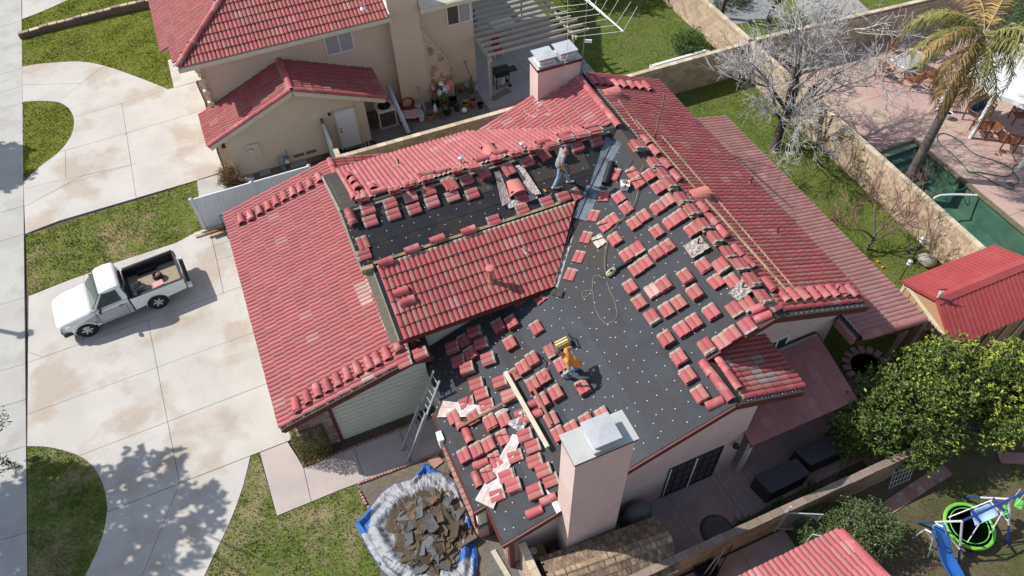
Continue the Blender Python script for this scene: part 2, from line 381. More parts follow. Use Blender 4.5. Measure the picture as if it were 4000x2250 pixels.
# main driveway
isl2 = smooth([(107,1745),(180,1746),(245,1760),(312,1781),(360,1818),(391,1866),(410,1916),(419,1970),(416,2020),(405,2082),(385,2140),(359,2197),(330,2255),(300,2320)])
out2 = smooth([(980,1781),(967,1838),(947,1916),(905,2030),(863,2119),(827,2192),(801,2250),(760,2330)])
i2u = [p for p in isl2 if p[1] < 1985]; i2l = [p for p in isl2 if p[1] >= 1985]
B1 = gp([(112,1158),(260,1099),(364,1062),(453,1026),(692,948),(770,905),(905,900),(1060,960),(1200,1500),(1180,1700),(1124,1725),(980,1781),(702,1889),(421,2000)] + i2u[::-1])
B2 = gp([(421,2001),(702,1890),(980,1782)] + out2[1:] + i2l[::-1])
c2 = [((100,1421),(1010,1097)),((104,1622),(1080,1268)),((300,1786),(1140,1462)),((578,1250),(702,1886)),((578,1180),(594,1250)),
      ((822,900),(874,1143)),((830,962),(985,918)),((843,1019),(1005,974)),((328,1148),(326,1340)),((100,1373),(169,1396))]
slabs(dv, B1, [tuple(gp(s)) for s in c2], .025, CONC); slabs(dv, B2, [tuple(gp(((702,1889),(520,2340))))], .025, CONC)
# walk to the porch
wk = setting('walkway')
W1 = gp([(1015,1770),(1124,1727),(1165,1790),(1187,1830),(1330,1770),(1560,1680),(1741,1617),(1900,1560),(1900,1700),(1756,1757),(1330,1915),(1082,2017)])
slabs(wk, W1, [tuple(gp(s)) for s in [((1046,1888),(1187,1830)),((1187,1830),(1217,1962)),((1384,1752),(1424,1872)),((1560,1682),(1605,1805))]], .03, M('concrete_walk', (.44,.375,.34), .88, c2=(.36,.31,.29), sc=.9, amt=.8, bump=.2, bsc=90, fine=.1, bd=.008))
# --- lawns
LU = gp([(87,77),(270,0),(420,-80),(700,-80),(720,236),(655,236),(679,346),(657,350),(500,288),(330,240),(150,250),(87,262)])
o = sheet('lawn', LU, .012, G_UP); GRASSP.append((LU, 'up', 420))
I1 = gp(isl1); sheet('lawn', I1, .012, G_UP); GRASSP.append((I1, 'up', 420))
LM = gp([(100,917),(200,890),(370,832),(640,750),(766,708),(780,750),(791,900),(760,932),(692,946),(453,1024),(364,1060),(260,1097),(112,1153)])
sheet('lawn', LM, .012, G_MID); GRASSP.append((LM, 'mid', 420))
I2 = gp(isl2+[(112,2325)]); sheet('lawn', I2, .012, G_LOW); GRASSP.append((I2, 'low', 420))
LL = gp([(982,1783),(1012,1772),(1082,2019),(1330,1916),(1398,1892),(1440,1990),(1460,2060),(1500,2330),(765,2330),(801,2250),(863,2119),(905,2030),(947,1916),(967,1838)])
sheet('lawn', LL, .012, G_LOW); GRASSP.append((LL, 'low', 420))
LB = [(15.0,8.0),(23.4,8.0),(23.4,25.5),(12,25.5),(12,21.5),(15,21.5)]
sheet('lawn', LB, .010, G_BACK); GRASSP.append((LB, 'back', 260))
LN = [(17.2,25.9),(23.3,25.9),(23.3,44),(17.2,44)]
LNp = [(14.5,25.9)]+LN[1:3]+[(14.5,44)]
sheet('lawn', LNp, .010, G_BACK); GRASSP.append((LNp, 'back', 200))
LS = [(10.9,-6),(40,-6),(40,5.0),(10.9,5.0)]
sheet('lawn', LS, .008, G_SWING); GRASSP.append(([(13.2,-1),(22,-1),(22,4.0),(13.2,4.0)], 'back', 110))
LF = [(23.8,26.0),(50,26),(50,50),(23.8,50)]; sheet('lawn', LF, .008, G_BACK); GRASSP.append(([(24,26.2),(38,26.2),(38,38),(24,38)], 'back', 60))
# --- beds, gravel, patios
BEDD = gp([(1187,1822),(1235,1705),(1330,1700),(1741,1560),(1800,1540),(1741,1612),(1560,1678),(1330,1768)])
sheet('planting_bed', BEDD, .018, DIRT)
BED = gp([(1398,1894),(1756,1758),(1850,1800),(2010,2150),(2080,2330),(1500,2330),(1440,1990)])
sheet('planting_bed', BED, .016, DIRTL)
GRV = gp([(1905,2180),(1960,2100),(2020,2230),(2080,2330),(1880,2330)]); sheet('gravel_bed', GRV, .021, GRAVEL)
sheet('gravel_bed', [(3.2,25.75),(10.6,25.75),(10.6,30.3),(3.2,30.3)], .012, GRAVEL)
sheet('bare_ground', gp([(868,700),(960,640),(1240,560),(1260,620),(1000,720)]), .014, DIRTL)
cp = setting('neighbour_patio'); 
slabs(cp, [(10.45,26.6),(16.6,26.6),(16.6,42),(10.45,42)], [((10.45,29.6),(16.6,29.6)),((10.45,32.6),(16.6,32.6)),((13.3,26.6),(13.3,42)),((10.45,36),(16.6,36))], .03, CONCG)
bb = MB(); bb.box((13.5,28.1,.0), (6.0,.22,.075)); bb.box((13.5,26.45,.0),(6.3,.2,.075)); bb.build('brick_band', BRICKP, cp)
sp = setting('side_yard'); 
slabs(sp, [(2.75,5.3),(16.6,5.3),(16.6,8.4),(2.75,8.4)], [((8.05,8.4),(8.2,5.3)),((9.85,8.4),(9.95,5.3)),((10.75,8.4),(10.9,5.3)),((12.6,8.4),(12.7,5.3)),((14.4,8.4),(14.5,5.3)),((6.0,8.4),(6.2,5.3)),((4.4,8.4),(4.4,5.3))], .02, CONCS)
s2 = setting('service_yard'); slabs(s2, [(6,.5),(10.85,.5),(10.85,4.9),(6,4.9)], [((6,3.3),(10.85,3.3)),((9.2,3.3),(9.2,4.9))], .02, CONCS)
# --- pool yard (pool cut out of the deck)
pd = setting('pool_deck')
PE = [at(3433,590), at(3572,538)]           # shallow end edge
px0, px1 = 24.15, 27.65; py0, py1 = 9.0, 17.8
slabs(pd, [(px1,3),(44,3),(44,24.9),(px1,24.9)], [((px1,12.2),(44,12.2)),((px1,14.6),(44,14.6)),((px1,17.8),(44,17.8)),((px1,21),(44,21)),((31,3),(31,24.9)),((35.5,3),(35.5,24.9))], .02, CONCP)
slabs(pd, [(px0-.0,py1),(px1,py1),(px1,18.6),(25.4,18.6),(px0,18.6)], [], .021, CONCP, gap=.004)
slabs(pd, [(25.6,18.6),(px1,18.6),(px1,24.9),(25.6,24.9)], [((25.6,21),(px1,21))], .02, CONCP)
sheet('planting_bed', [(23.7,18.6),(25.6,18.6),(25.6,24.9),(23.7,24.9)], .01, M('mossy_dirt', (.11,.09,.045), .95, c2=(.08,.075,.035), sc=3, bump=.6, bsc=50, fine=.3))
slabs(pd, [(23.65,py0-2),(px0,py0-2),(px0,18.6),(23.65,18.6)], [], .02, CONCP, gap=.004)
cop = MB()
for i in range(14):
    a = math.radians(-20+i*14)
    cop.box((24.6+2.6*math.cos(a)-.2, 8.9+1.25*math.sin(a), .06), (.62,.62,.16), rz=a)
cop.build('pool_rim', CONCP, pd)
PLAS = M('pool_plaster', (.20,.29,.22), .8, c2=(.10,.17,.15), sc=.9, amt=1, c3=(.30,.31,.20), sc3=.7, amt3=.5, fine=.1)
pool = setting('swimming_pool')
q = MB(); q.add([(px0,py0,-1.4),(px1,py0,-1.4),(px1,py1,-1.4),(px0,py1,-1.4)], [(0,1,2,3)])
for a, b in (((px0,py0),(px1,py0)),((px1,py0),(px1,py1)),((px1,py1),(px0,py1)),((px0,py1),(px0,py0))):
    q.quad((*a,-1.4),(*b,-1.4),(*b,.0),(*a,.0))
q.build('pool_basin', PLAS, pool)
for i in range(5):
    q = MB(); q.box(((px0+px1)/2-(.0 if i < 2 else .2), py1-.22-.36*i, -.75-.12*i), (px1-px0-.02-(.5*(i>1)), .40, 1.3-.24*i+.0)); q.build('pool_step', PLAS, pool)
q = MB(); q.box((px1-.06,(py0+py1)/2,-.02),(.12,py1-py0,.16)); q.box(((px0+px1)/2,py1-.06,-.02),(px1-px0-.13,.12,.16)); q.build('tile_band', M('pool_tile', (.12,.10,.06), .4, c2=(.3,.28,.2), sc=12, fine=.3), pool)
wm = bpy.data.materials.new('pool_water'); wm.use_nodes = True; t = wm.node_tree; t.nodes.clear()
O = t.nodes.new('ShaderNodeOutputMaterial'); mx = t.nodes.new('ShaderNodeMixShader'); tr = t.nodes.new('ShaderNodeBsdfTransparent'); gl = t.nodes.new('ShaderNodeBsdfGlossy'); fr = t.nodes.new('ShaderNodeFresnel')
tr.inputs[0].default_value = (.60,.80,.74,1); gl.inputs['Roughness'].default_value = .03; fr.inputs['IOR'].default_value = 1.33
bp = t.nodes.new('ShaderNodeBump'); nz = t.nodes.new('ShaderNodeTexNoise'); nz.inputs['Scale'].default_value = 5; bp.inputs['Strength'].default_value = .15; bp.inputs['Distance'].default_value = .02
gg = t.nodes.new('ShaderNodeNewGeometry'); t.links.new(gg.outputs['Position'], nz.inputs['Vector']); t.links.new(nz.outputs['Fac'], bp.inputs['Height']); t.links.new(bp.outputs[0], gl.inputs['Normal'])
t.links.new(fr.outputs[0], mx.inputs[0]); t.links.new(tr.outputs[0], mx.inputs[1]); t.links.new(gl.outputs[0], mx.inputs[2]); t.links.new(mx.outputs[0], O.inputs[0])
sheet('pool_water', [(px0,py0),(px1,py0),(px1,py1),(px0,py1)], -.12, wm, None, pool)
# hole in the ground sheet for the pool: dark earth is hidden by lowering it there
bpy.data.objects.remove(bpy.data.objects['ground'])
mb = MB(); X = [-60, px0, px1, 90]; Y = [-40, py0, py1, 110]
for i in range(3):
    for j in range(3):
        if (i, j) != (1, 1): mb.quad((X[i],Y[j],-.05),(X[i+1],Y[j],-.05),(X[i+1],Y[j+1],-.05),(X[i],Y[j+1],-.05))
mb.build('ground', DIRT)['kind'] = 'structure'
# --- edging bricks along the beds
def edging(name, pts, label, z=.02, step=.105, w=.085, h=.085, mat=BRICKP):
    r = thing(name, (pts[0][0], pts[0][1], 0), label, 'edging')
    bm_ = MB(); bm_.box((0,0,0), (step*.88, w, h)); base = None
    for a, b in zip(pts, pts[1:]):
        a = V((a[0],a[1],0)); b = V((b[0],b[1],0)); L = (b-a).length; n = max(1, int(L/step)); an = math.atan2((b-a).y, (b-a).x)
        for i in range(n):
            c = a.lerp(b, (i+.5)/n); 
            if base is None: o = bm_.build('brick', mat, None, bevel=.012); base = o.data; base_m = o; o.parent = r; o.matrix_parent_inverse = WM(r).inverted()
            else:
                o = base_m.copy(); COL.objects.link(o)
            o.location = (c.x+random.uniform(-.006,.006), c.y+random.uniform(-.006,.006), z+h/2-.02); o.rotation_euler = (0, 0, an+random.uniform(-.06,.06))
    return r
edging('brick_edging', gp([(1187,1822),(1330,1769),(1560,1679),(1741,1612)]), 'pink brick edging between the porch walk and the garage wall bed')
edging('brick_edging', gp([(1398,1892),(1600,1815),(1756,1757)]), 'pink brick edging between the porch walk and the tarp bed')
edging('brick_edging', gp([(1403,1918),(1432,1975),(1448,1992)]), 'short pink brick edging beside the lawn left of the tarp')
edging('brick_edging', gp([(1180,1790),(1187,1822)]), 'tiny end of pink brick edging below the clipped hedge')
# low stepped brick wall across the upper lawn
bw = thing('garden_wall', at(80,152), 'low stepped brick wall topped with white blocks crossing the upper lawn', 'garden wall')
wa = [(80,152,0),(166,127,.03),(300,94,.06),(445,58,.09),(610,22,.12)]
for i in range(4):
    a = at(*wa[i][:2]); b = at(*wa[i+1][:2]); h = .34+.04*i; 
    q = MB(); q.bar(a+V((0,0,h/2-.05)), b+V((0,0,h/2-.05)), .2, h); q.build('wall_course', M('wall_brick_dark', (.16,.11,.09), .9, c2=(.10,.075,.065), sc=9, bump=.5, bsc=40), bw)
    L = (b-a).length; n = int(L/.4)
    for k in range(n):
        p = a.lerp(b, (k+.05)/n); r = a.lerp(b, (k+.95)/n); q = MB(); q.bar(p+V((0,0,h-.02)), r+V((0,0,h-.02)), .22, .06); q.build('cap_block', BLKC if k % 3 else BRICK, bw)
# ============================================================ TILES
def mesh_uv(name, vs, fs, uvs, mats, mi=None, smooth=False):
    me = bpy.data.meshes.new(name); me.from_pydata([tuple(v) for v in vs], [], fs)
    for m in mats: me.materials.append(m)
    ul = me.uv_layers.new(name='UVMap')
    for l in me.loops: ul.data[l.index].uv = uvs[l.vertex_index]
    for i, p in enumerate(me.polygons):
        if mi: p.material_index = mi[i]
        p.use_smooth = smooth
    return me
def tile_geo(W=.33, L=.42, h=.042, th=.016, lift=.036, flat=False):
    us = [0, .05, .13, .25, .37, .45, .5, .55, .63, .75, .87, .95, 1.0] if not flat else [0, .5, 1]
    pr = lambda u: (0 if flat else h*abs(math.sin(2*math.pi*u))**.62)
    vs, uv = [], []
    for k, v in enumerate((0, .5, 1)):
        for u in us: vs.append(V(((u-.5)*W, (v-.5)*L, pr(u)+th+lift*(1-v)))); uv.append((u, v*.98))
    n = len(us); fs = [(k*n+i, k*n+i+1, (k+1)*n+i+1, (k+1)*n+i) for k in range(2) for i in range(n-1)]
    b = len(vs)
    for v in (0, 1):
        for u in us: vs.append(V(((u-.5)*W, (v-.5)*L, pr(u)+lift*(1-v)))); uv.append((u, v*.98 if v else .02))
    fs += [(i, b+i, b+i+1, i+1) for i in range(n-1)]                    # lower nose
    fs += [(2*n+i+1, b+n+i+1, b+n+i, 2*n+i) for i in range(n-1)]        # head end
    fs += [(0, n, 2*n, b+n, b), (n-1, b+n-1, b+2*n-1, 3*n-1, 2*n-1)]
    return vs, fs, uv
def barrel_geo(L=.50, r0=.15, r1=.13, th=.016, n=8, arc=160, base=.0):
    vs, uv = [], []; a0 = math.radians((180-arc)/2)
    for k, v in enumerate((0, .5, 1)):
        r = r0+(r1-r0)*v
        for j in range(n+1):
            a = a0+(math.pi-2*a0)*j/n
            vs.append(V((r*math.cos(a), (v-.5)*L, r*math.sin(a)-r*math.sin(a0)+base))); uv.append((j/n, v))
    m = n+1
    for k, v in enumerate((0, 1)):
        r = r0+(r1-r0)*v-th
        for j in range(n+1):
            a = a0+(math.pi-2*a0)*j/n
            vs.append(V((r*math.cos(a), (v-.5)*L, r*math.sin(a)-r*math.sin(a0)+base))); uv.append((j/n, v))
    fs = [(k*m+j, k*m+j+1, (k+1)*m+j+1, (k+1)*m+j) for k in range(2) for j in range(n)]
    b = 3*m; fs += [(b+m+j, b+m+j+1, b+j+1, b+j) for j in range(n)]
    nout = 2*n; mi = [0]*nout+[1]*n
    fs += [(j+1, j, b+j, b+j+1) for j in range(n)] + [(2*m+j, 2*m+j+1, b+m+j+1, b+m+j) for j in range(n)]; mi += [0]*(2*n)
    fs += [(0, m, 2*m, b+m, b), (m-1, b+m-1, b+2*m-1, 3*m-1, 2*m-1)]; mi += [0, 0]
    return vs, fs, uv, mi
TG = tile_geo(W=.37, L=.45, h=.028, lift=.02); TGI = tile_geo(W=.346, L=.475, h=.055, lift=.048); FG = tile_geo(W=.325, L=.42, flat=True, lift=.022, th=.014); TGD = tile_geo(W=.35, L=.48, h=.04, lift=.038)
BG = barrel_geo(); TM = {}
def tmesh(kind, mat):
    k = (kind, mat.name)
    if k not in TM:
        g = {'loose': TG, 'inst': TGI, 'flat': FG, 'dusty': TGD}.get(kind)
        if g: TM[k] = mesh_uv('roof_tile', g[0], g[1], g[2], [mat])
        else: TM[k] = mesh_uv('ridge_tile', BG[0], BG[1], BG[2], [mat, T_HEADR], BG[3])
    return TM[k]
def field(P, poly, kind='inst', mat=None, du=.344, dv=.42, matf=None, y0=None, h=.01, cuts=()):
    "tile centres on plane P inside xy polygon; the courses start at the low edge"
    cen = [V((p[0], p[1], P.z(*p[:2]))) for p in poly]; O = cen[0]
    us = [(c-O).dot(P.e) for c in cen]; vs_ = [(c-O).dot(P.up) for c in cen]
    v0 = min(vs_) if y0 is None else y0; out = []
    for i in range(int((max(vs_)-v0)/dv)+1):
        for j in range(int((max(us)-min(us))/du)+1):
            c = O + P.e*(min(us)+(j+.5)*du) + P.up*(v0+(i+.46)*dv)
            ins = inpoly(c.x, c.y, poly); cc = None
            for co, no in cuts:      # co, no: xy line; keep the side opposite no
                dd = (c.x-co[0])*no[0]+(c.y-co[1])*no[1]
                if abs(dd) < .27:
                    q_ = c-V((no[0],no[1],0))*(dd+.05)
                    if inpoly(q_.x, q_.y, poly): ins = True; cc = (co, no)
            if ins:
                m = mat if matf is None else matf(c)
                jr = random.gauss(0, .004)
                x = (P.e + P.up*random.gauss(0, .006)).normalized(); z = P.n; y = z.cross(x)
                out.append((frame(c+P.n*(h+abs(jr))+P.up*random.gauss(0,.004), x, y, z), kind, m) + ((cc,) if cc else ()))
    return out
def scr(p):
    q = p-C0; d = q.dot(F_); return 2000+FPX*q.dot(R_)/d, 1125+FPX*q.dot(D_)/d, d
def emit_tiles(parent, lst, name='roof_tile', limit=300):
    def key(t):
        c = t[0].translation; x, y, d = scr(c); off = 0 if (-60 < x < 4060 and -60 < y < 2310) else 100
        return d+off
    for t in [t for t in lst if len(t) > 3]:
        me = tmesh(t[1], t[2]); b = bmesh.new(); b.from_mesh(me); b.transform(t[0]); co, no = t[3]
        bmesh.ops.bisect_plane(b, geom=b.faces[:]+b.edges[:]+b.verts[:], plane_co=(co[0],co[1],0), plane_no=(no[0],no[1],0), clear_outer=True)
        if len(b.faces) > 3:
            m2 = bpy.data.meshes.new(name); b.transform(Matrix.Translation(-t[0].translation)); b.to_mesh(m2)
            m2.materials.append(t[2]) if not m2.materials else None
            o = inst(m2, name, Matrix.Translation(t[0].translation), parent)
        b.free()
    lst = sorted([t for t in lst if len(t) == 3], key=key); limit = max(0, limit-0)
    for Mx, kind, m in lst[:limit]: inst(tmesh(kind, m), name, Mx, parent)
    rest = lst[limit:]
    if rest:
        mats = []; vs, fs, uv, mi = [], [], [], []
        for Mx, kind, m in rest:
            me = tmesh(kind, m)
            for mm in me.materials:
                if mm not in mats: mats.append(mm)
            ix = [mats.index(mm) for mm in me.materials]; b = len(vs)
            vs += [Mx @ v.co for v in me.vertices]; u_ = [None]*len(me.vertices)
            for l in me.loops: u_[l.vertex_index] = tuple(me.uv_layers[0].data[l.index].uv)
            uv += u_
            for p in me.polygons: fs.append(tuple(b+i for i in p.vertices)); mi.append(ix[p.material_index])
        o = bpy.data.objects.new(name, mesh_uv(name, vs, fs, uv, mats, mi)); COL.objects.link(o)
        o.parent = parent; o.matrix_parent_inverse = WM(parent).inverted(); o['kind'] = 'stuff'
def ridge_line(a, b, n, kind='ridge', mat=None, h=0.0, step=.42, flip=False, nrm=None):
    "overlapping ridge tiles from a to b, large end towards a"
    a, b = V(a), V(b); d = (b-a).normalized(); L = (b-a).length; k = max(1, int(L/step)); z = V(n).normalized(); x = d.cross(z).normalized(); z = x.cross(d); out = []
    for i in range(k):
        c = a+d*(L*(i+.5)/k)+z*h; dd = (d+z*.035+x*random.gauss(0,.012)).normalized(); zz = x.cross(dd); out.append((frame(c, dd.cross(zz), dd, zz), kind, mat or T_RIDGE))
    return out
def deck(name, P, poly, parent, mat, th=.14, h=0):
    return MB().prism([P.p(x, y, h) for x, y in poly], off=(0,0,-th)).build(name, mat, parent)
# ============================================================ MAIN HOUSE
P6 = Pl(2.42,0,2.3,.4,0); P7 = Pl(11.53,0,5.945,-.4,0); P8 = Pl(9.38,0,5.085,-.4,0)
PW = Pl(0,18.02,5.95,0,.42); PF = Pl(0,18.02,5.95,0,-.42)
PG = Pl(-2.5,0,2.3,.26,0); PGF = Pl(1.95,0,3.457,-.26,0)
house = thing('house', (6,13,0), 'pink stucco house with red tile roof half stripped to grey felt, workers on it', 'house')
H = house
# --- walls
def wall(name, pts, off, mat, parent=H): return MB().prism([V(p) for p in pts], off=off).build(name, mat, parent)
yf = 7.34
wall('wall', [(2.62,yf,0),(10.5,yf,0),(10.5,yf,4.58),(9.38,yf,4.98),(2.62,yf,2.28)], (0,.2,0), STUC)
wall('wall', [(10.5,yf+.2,0),(10.5,9.5,0),(10.5,9.5,4.55),(10.5,yf+.2,4.55)], (-.2,0,0), STUC)
wall('wall', [(9.4,9.3,0),(15.1,9.3,0),(15.1,9.3,4.45),(11.53,9.3,5.85),(9.4,9.3,5.0)], (0,.2,0), STUC)
wall('wall', [(15.1,9.5,0),(15.1,21.4,0),(15.1,21.4,4.45),(15.1,9.5,4.45)], (-.2,0,0), STUC)
wall('wall', [(7.6,21.4,0),(15.1,21.4,0),(15.1,21.4,4.4),(11.53,21.4,5.85),(7.6,21.4,4.25)], (0,-.2,0), STUC)
wall('wall', [(2.0,21.3,0),(7.6,21.3,0),(7.6,21.3,4.45),(2.0,21.3,4.45)], (0,-.2,0), STUC)
wall('wall', [(1.98,14.3,0),(1.98,21.3,0),(1.98,21.3,4.4),(1.98,18.02,5.8),(1.98,14.3,4.25)], (.2,0,0), STUCG)
wall('wall', [(2.02,14.28,0),(7.9,14.28,0),(7.9,14.28,4.22),(2.02,14.28,4.22)], (0,.2,0), STUCG)
# garage
wall('garage_wall', [(-1.0,13.5,0),(2.34,13.5,0),(2.34,13.5,3.28),(1.95,13.5,3.36),(-1.0,13.5,2.62)], (0,.16,0), STUCG)
wall('garage_wall', [(-2.15,13.52,0),(-1.0,13.52,0),(-1.0,13.52,2.62),(-2.15,13.52,2.3)], (0,.14,0), MORT)
wall('garage_wall', [(-2.15,13.66,0),(-2.15,23.4,0),(-2.15,23.4,2.3),(-2.15,13.66,2.3)], (.16,0,0), STUCG)
wall('garage_wall', [(-2.15,23.4,0),(5,23.4,0),(5,23.4,2.6),(1.95,23.4,3.36),(-2.15,23.4,2.3)], (0,-.16,0), STUCG)
wall('garage_wall', [(2.34,12.2,0),(2.34,14.26,0),(2.34,14.26,2.15),(2.34,12.2,2.15)], (.14,0,0), STUCG)
MB().box((-.97,13.47,1.27),(.09,.08,2.5)).build('corner_trim', FASC, H)
bm_ = None
for r in range(29):
    for k in range(6):
        x0 = -2.14+k*.2+(.1 if r % 2 else 0); x1 = min(x0+.19, -1.03)
        if x1-x0 < .05: continue
        o = MB().box(((x0+x1)/2, 13.505, .06+r*.082),(x1-x0, .05, .07)).build('brick', BRICK, H) if True else None
# horizontal siding laps on the green garage wall
for i in range(11):
    z = .18+.23*i; x1 = 2.33 if z < 3.2 else 2.0; x0 = -.92 if z < 2.55 else (-1+ (z-2.55)/.26+.2)
    MB().box(((x0+x1)/2,13.49,z),(x1-x0,.022,.005)).build('siding_lap', STUCG, H)
# entry front wall, bay window and dwarf brick wall along the eave
wall('wall', [(2.62,7.54,0),(2.62,12.2,0),(2.62,12.2,2.25),(2.62,7.54,2.25)], (.2,0,0), STUCG)
MB().box((2.30,10.0,.42),(.5,3.1,.84)).build('bay_base', MORT, H)
for r in range(9):
    for k in range(15):
        y = 8.5+k*.205+(.1 if r % 2 else 0)
        if y+.19 > 11.5: continue
        MB().box((2.035, y+.1, .06+r*.088),(.04,.19,.076)).build('brick', BRICK, H)
    for k in range(2): MB().box((2.17+k*.2,8.44,.06+r*.088),(.19,.04,.076)).build('brick', BRICK, H)
for k in range(15): MB().box((2.04,8.55+k*.2,.87),(.16,.185,.07)).build('sill_brick', BRICKP, H, bevel=.01)
f_ = MB()
for y in (8.52,9.5,10.5,11.45): f_.box((2.14,y,1.5),(.07,.07,1.2))
f_.box((2.14,10,.94),(.07,3.0,.07)); f_.box((2.14,10,2.07),(.07,3.0,.07)); wi = f_.build('window', WHITE, H)
MB().box((2.15,10,1.5),(.02,2.9,1.1)).build('pane', GLASS, wi)
wall('bay_side', [(2.17,8.5,.88),(2.6,8.5,.88),(2.6,8.5,2.1),(2.17,8.5,2.0)], (0,.08,0), CREAM)
MB().box((2.44,8.43,1.05),(.11,.11,2.12)).build('post', FASC, H)
MB().box((2.02,8.52,1.5),(.07,.08,1.2)).build('post', FASC, H)
MB().box((2.66,7.30,1.1),(.16,.16,2.2)).build('post', FASC, H)
wall('brick_skirt', [(2.58,7.4,0),(2.58,8.4,0),(2.58,8.4,.8),(2.58,7.4,.8)], (.03,0,0), BRICK)
# --- roof decks and boards
D6 = [(2.40,7.18),(9.38,7.18),(9.38,8.75),(11.53,8.75),(11.53,18.0),(7.0,14.28),(2.36,14.28),(2.33,12.2),(1.99,11.95),(2.05,8.45),(2.40,8.45)]
deck('roof_deck', P6, D6, H, FELTO)
deck('roof_deck', P6, [(11.53,18.0),(11.53,21.75),(7.3,21.75)], H, FELTO)
deck('roof_deck', P7, [(11.53,8.75),(15.4,8.75),(15.4,21.75),(11.53,21.75)], H, FELTO)
deck('roof_deck', P8, [(9.38,7.18),(11.93,7.18),(11.93,9.3),(9.38,9.3)], H, FELTO)
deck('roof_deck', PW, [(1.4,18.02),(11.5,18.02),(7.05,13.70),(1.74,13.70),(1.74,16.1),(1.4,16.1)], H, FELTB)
deck('roof_deck', PF, [(1.4,18.02),(11.5,18.02),(7.3,21.75),(1.4,21.75)], H, FELTO)
deck('roof_deck', PG, [(-2.5,13.30),(1.95,13.30),(1.95,23.65),(-2.5,23.65)], H, FELTO)
deck('roof_deck', PGF, [(1.95,13.30),(2.6,13.30),(2.6,14.2),(1.95,14.2)], H, FELTO)
deck('roof_deck', PGF, [(1.95,21.4),(5.2,21.4),(5.2,23.65),(1.95,23.65)], H, FELTO)
def fascia(P, a, b, h=.22, t=.045, dz=-.01, mat=FASC, name='fascia', parent=H):
    A = P.p(*a)+V((0,0,dz-h/2)); B = P.p(*b)+V((0,0,dz-h/2)); return MB().bar(A, B, t, h).build(name, mat, parent)
fascia(P6,(2.36,7.15),(9.38,7.15)); fascia(P8,(9.38,7.15),(11.95,7.15)); fascia(P6,(9.40,8.72),(11.53,8.72)); fascia(P7,(11.53,8.72),(15.45,8.72))
fascia(P6,(2.37,7.18),(2.37,8.42)); fascia(P6,(2.02,8.42),(2.4,8.42)); fascia(P6,(2.02,8.45),(1.96,11.95)); fascia(P6,(1.96,11.97),(2.33,12.0))
fascia(P7,(15.43,8.75),(15.43,21.7)); fascia(P8,(11.95,7.2),(11.95,9.28)); fascia(P6,(11.5,21.78),(7.3,21.78))
fascia(PG,(-2.5,13.27),(1.95,13.27)); fascia(PGF,(1.95,13.27),(2.6,13.27)); fascia(PG,(-2.53,13.3),(-2.53,23.6)); fascia(PG,(-2.5,23.68),(1.95,23.68),mat=WHITE)
fascia(PW,(1.70,13.67),(7.15,13.67),h=.2); fascia(PW,(1.71,13.70),(1.71,16.1),h=.2,mat=WOODW); fascia(PW,(1.37,16.1),(1.37,18.02),mat=WOODW); fascia(PF,(1.37,18.02),(1.37,21.7),mat=WOODW)
q = MB()
for a, b in (((1.70,13.72),(1.70,16.0)),): q.bar(PW.p(*a)+V((-.13,0,-.07)), PW.p(*b)+V((-.13,0,-.07)), .24, .05)
q.build('mortar_strip', M('mortar_strip', (.20,.175,.13), .95, bump=.6, bsc=40, fine=.3), H)
q = MB(); q.bar(PW.p(1.36,16.02)+V((0,0,-.03)), PW.p(1.75,16.02)+V((0,0,-.03)), .16, .22, mi=0); q.build('rafter_tail', WOODL, H)
q = MB(); q.box((2.12,13.85,3.55),(.18,.2,1.1)); q.build('post', FASC, H)
MB().box((1.93,14.0,3.75),(.07,.45,.75)).build('corner_board', CREAM, H)
# felt lips below the tile edges
for (P,a,b) in ((PG,(-2.45,13.33),(2.0,13.33)),(P7,(11.6,8.78),(15.4,8.78)),(P8,(9.5,7.21),(11.9,7.21))):
    A, B = P.p(*a,.012), P.p(*b,.012); MB().bar(A, B, .16, .02, up=P.n).build('felt_lip', FELTO, H)
# --- felt courses: laid sheets with real laps
def courses(P, ylo, yhi, horizontal, edges, mats, parent=H, wdt=.86, seed=1):
    rnd = random.Random(seed)
    lo, hi = edges; n = int((hi-lo)/wdt)+1
    for i in range(n):
        a = lo+i*wdt; b = min(a+wdt+.03, hi)
        pts = yhi(a, b, ylo)
        if not pts: continue
        s = P.up; vs = []
        for x, y in pts:
            t = ((x-a) if horizontal == 'x' else (y-a))/wdt
            vs.append(P.p(x, y, .014-.009*max(0, min(1, t))))
        MB().prism(vs, off=-P.n*.006).build('felt_course', mats[i % len(mats)], parent)
def clipx(poly):
    def f(a, b, _):
        bm = bmesh.new(); bm.faces.new([bm.verts.new((x, y, 0)) for x, y in poly])
        for co, no in (((a,0,0),(-1,0,0)),((b,0,0),(1,0,0))):
            bmesh.ops.bisect_plane(bm, geom=bm.faces[:]+bm.edges[:]+bm.verts[:], plane_co=co, plane_no=no, clear_outer=True)
        bm.faces.ensure_lookup_table(); r = [[(v.co.x, v.co.y) for v in fc.verts] for fc in bm.faces]; bm.free()
        return max(r, key=len) if r else None
    return f
def clipy(poly):
    def f(a, b, _):
        bm = bmesh.new(); bm.faces.new([bm.verts.new((x, y, 0)) for x, y in poly])
        for co, no in (((0,a,0),(0,-1,0)),((0,b,0),(0,1,0))):
            bmesh.ops.bisect_plane(bm, geom=bm.faces[:]+bm.edges[:]+bm.verts[:], plane_co=co, plane_no=no, clear_outer=True)
        bm.faces.ensure_lookup_table(); r = [[(v.co.x, v.co.y) for v in fc.verts] for fc in bm.faces]; bm.free()
        return max(r, key=len) if r else None
    return f
FELT2 = M('felt_underlay_light', (.066,.070,.079), .9, spec=.15, c2=(.05,.054,.062), sc=1.2, amt=.6, bump=.25, bsc=70, fine=.2, bd=.01)
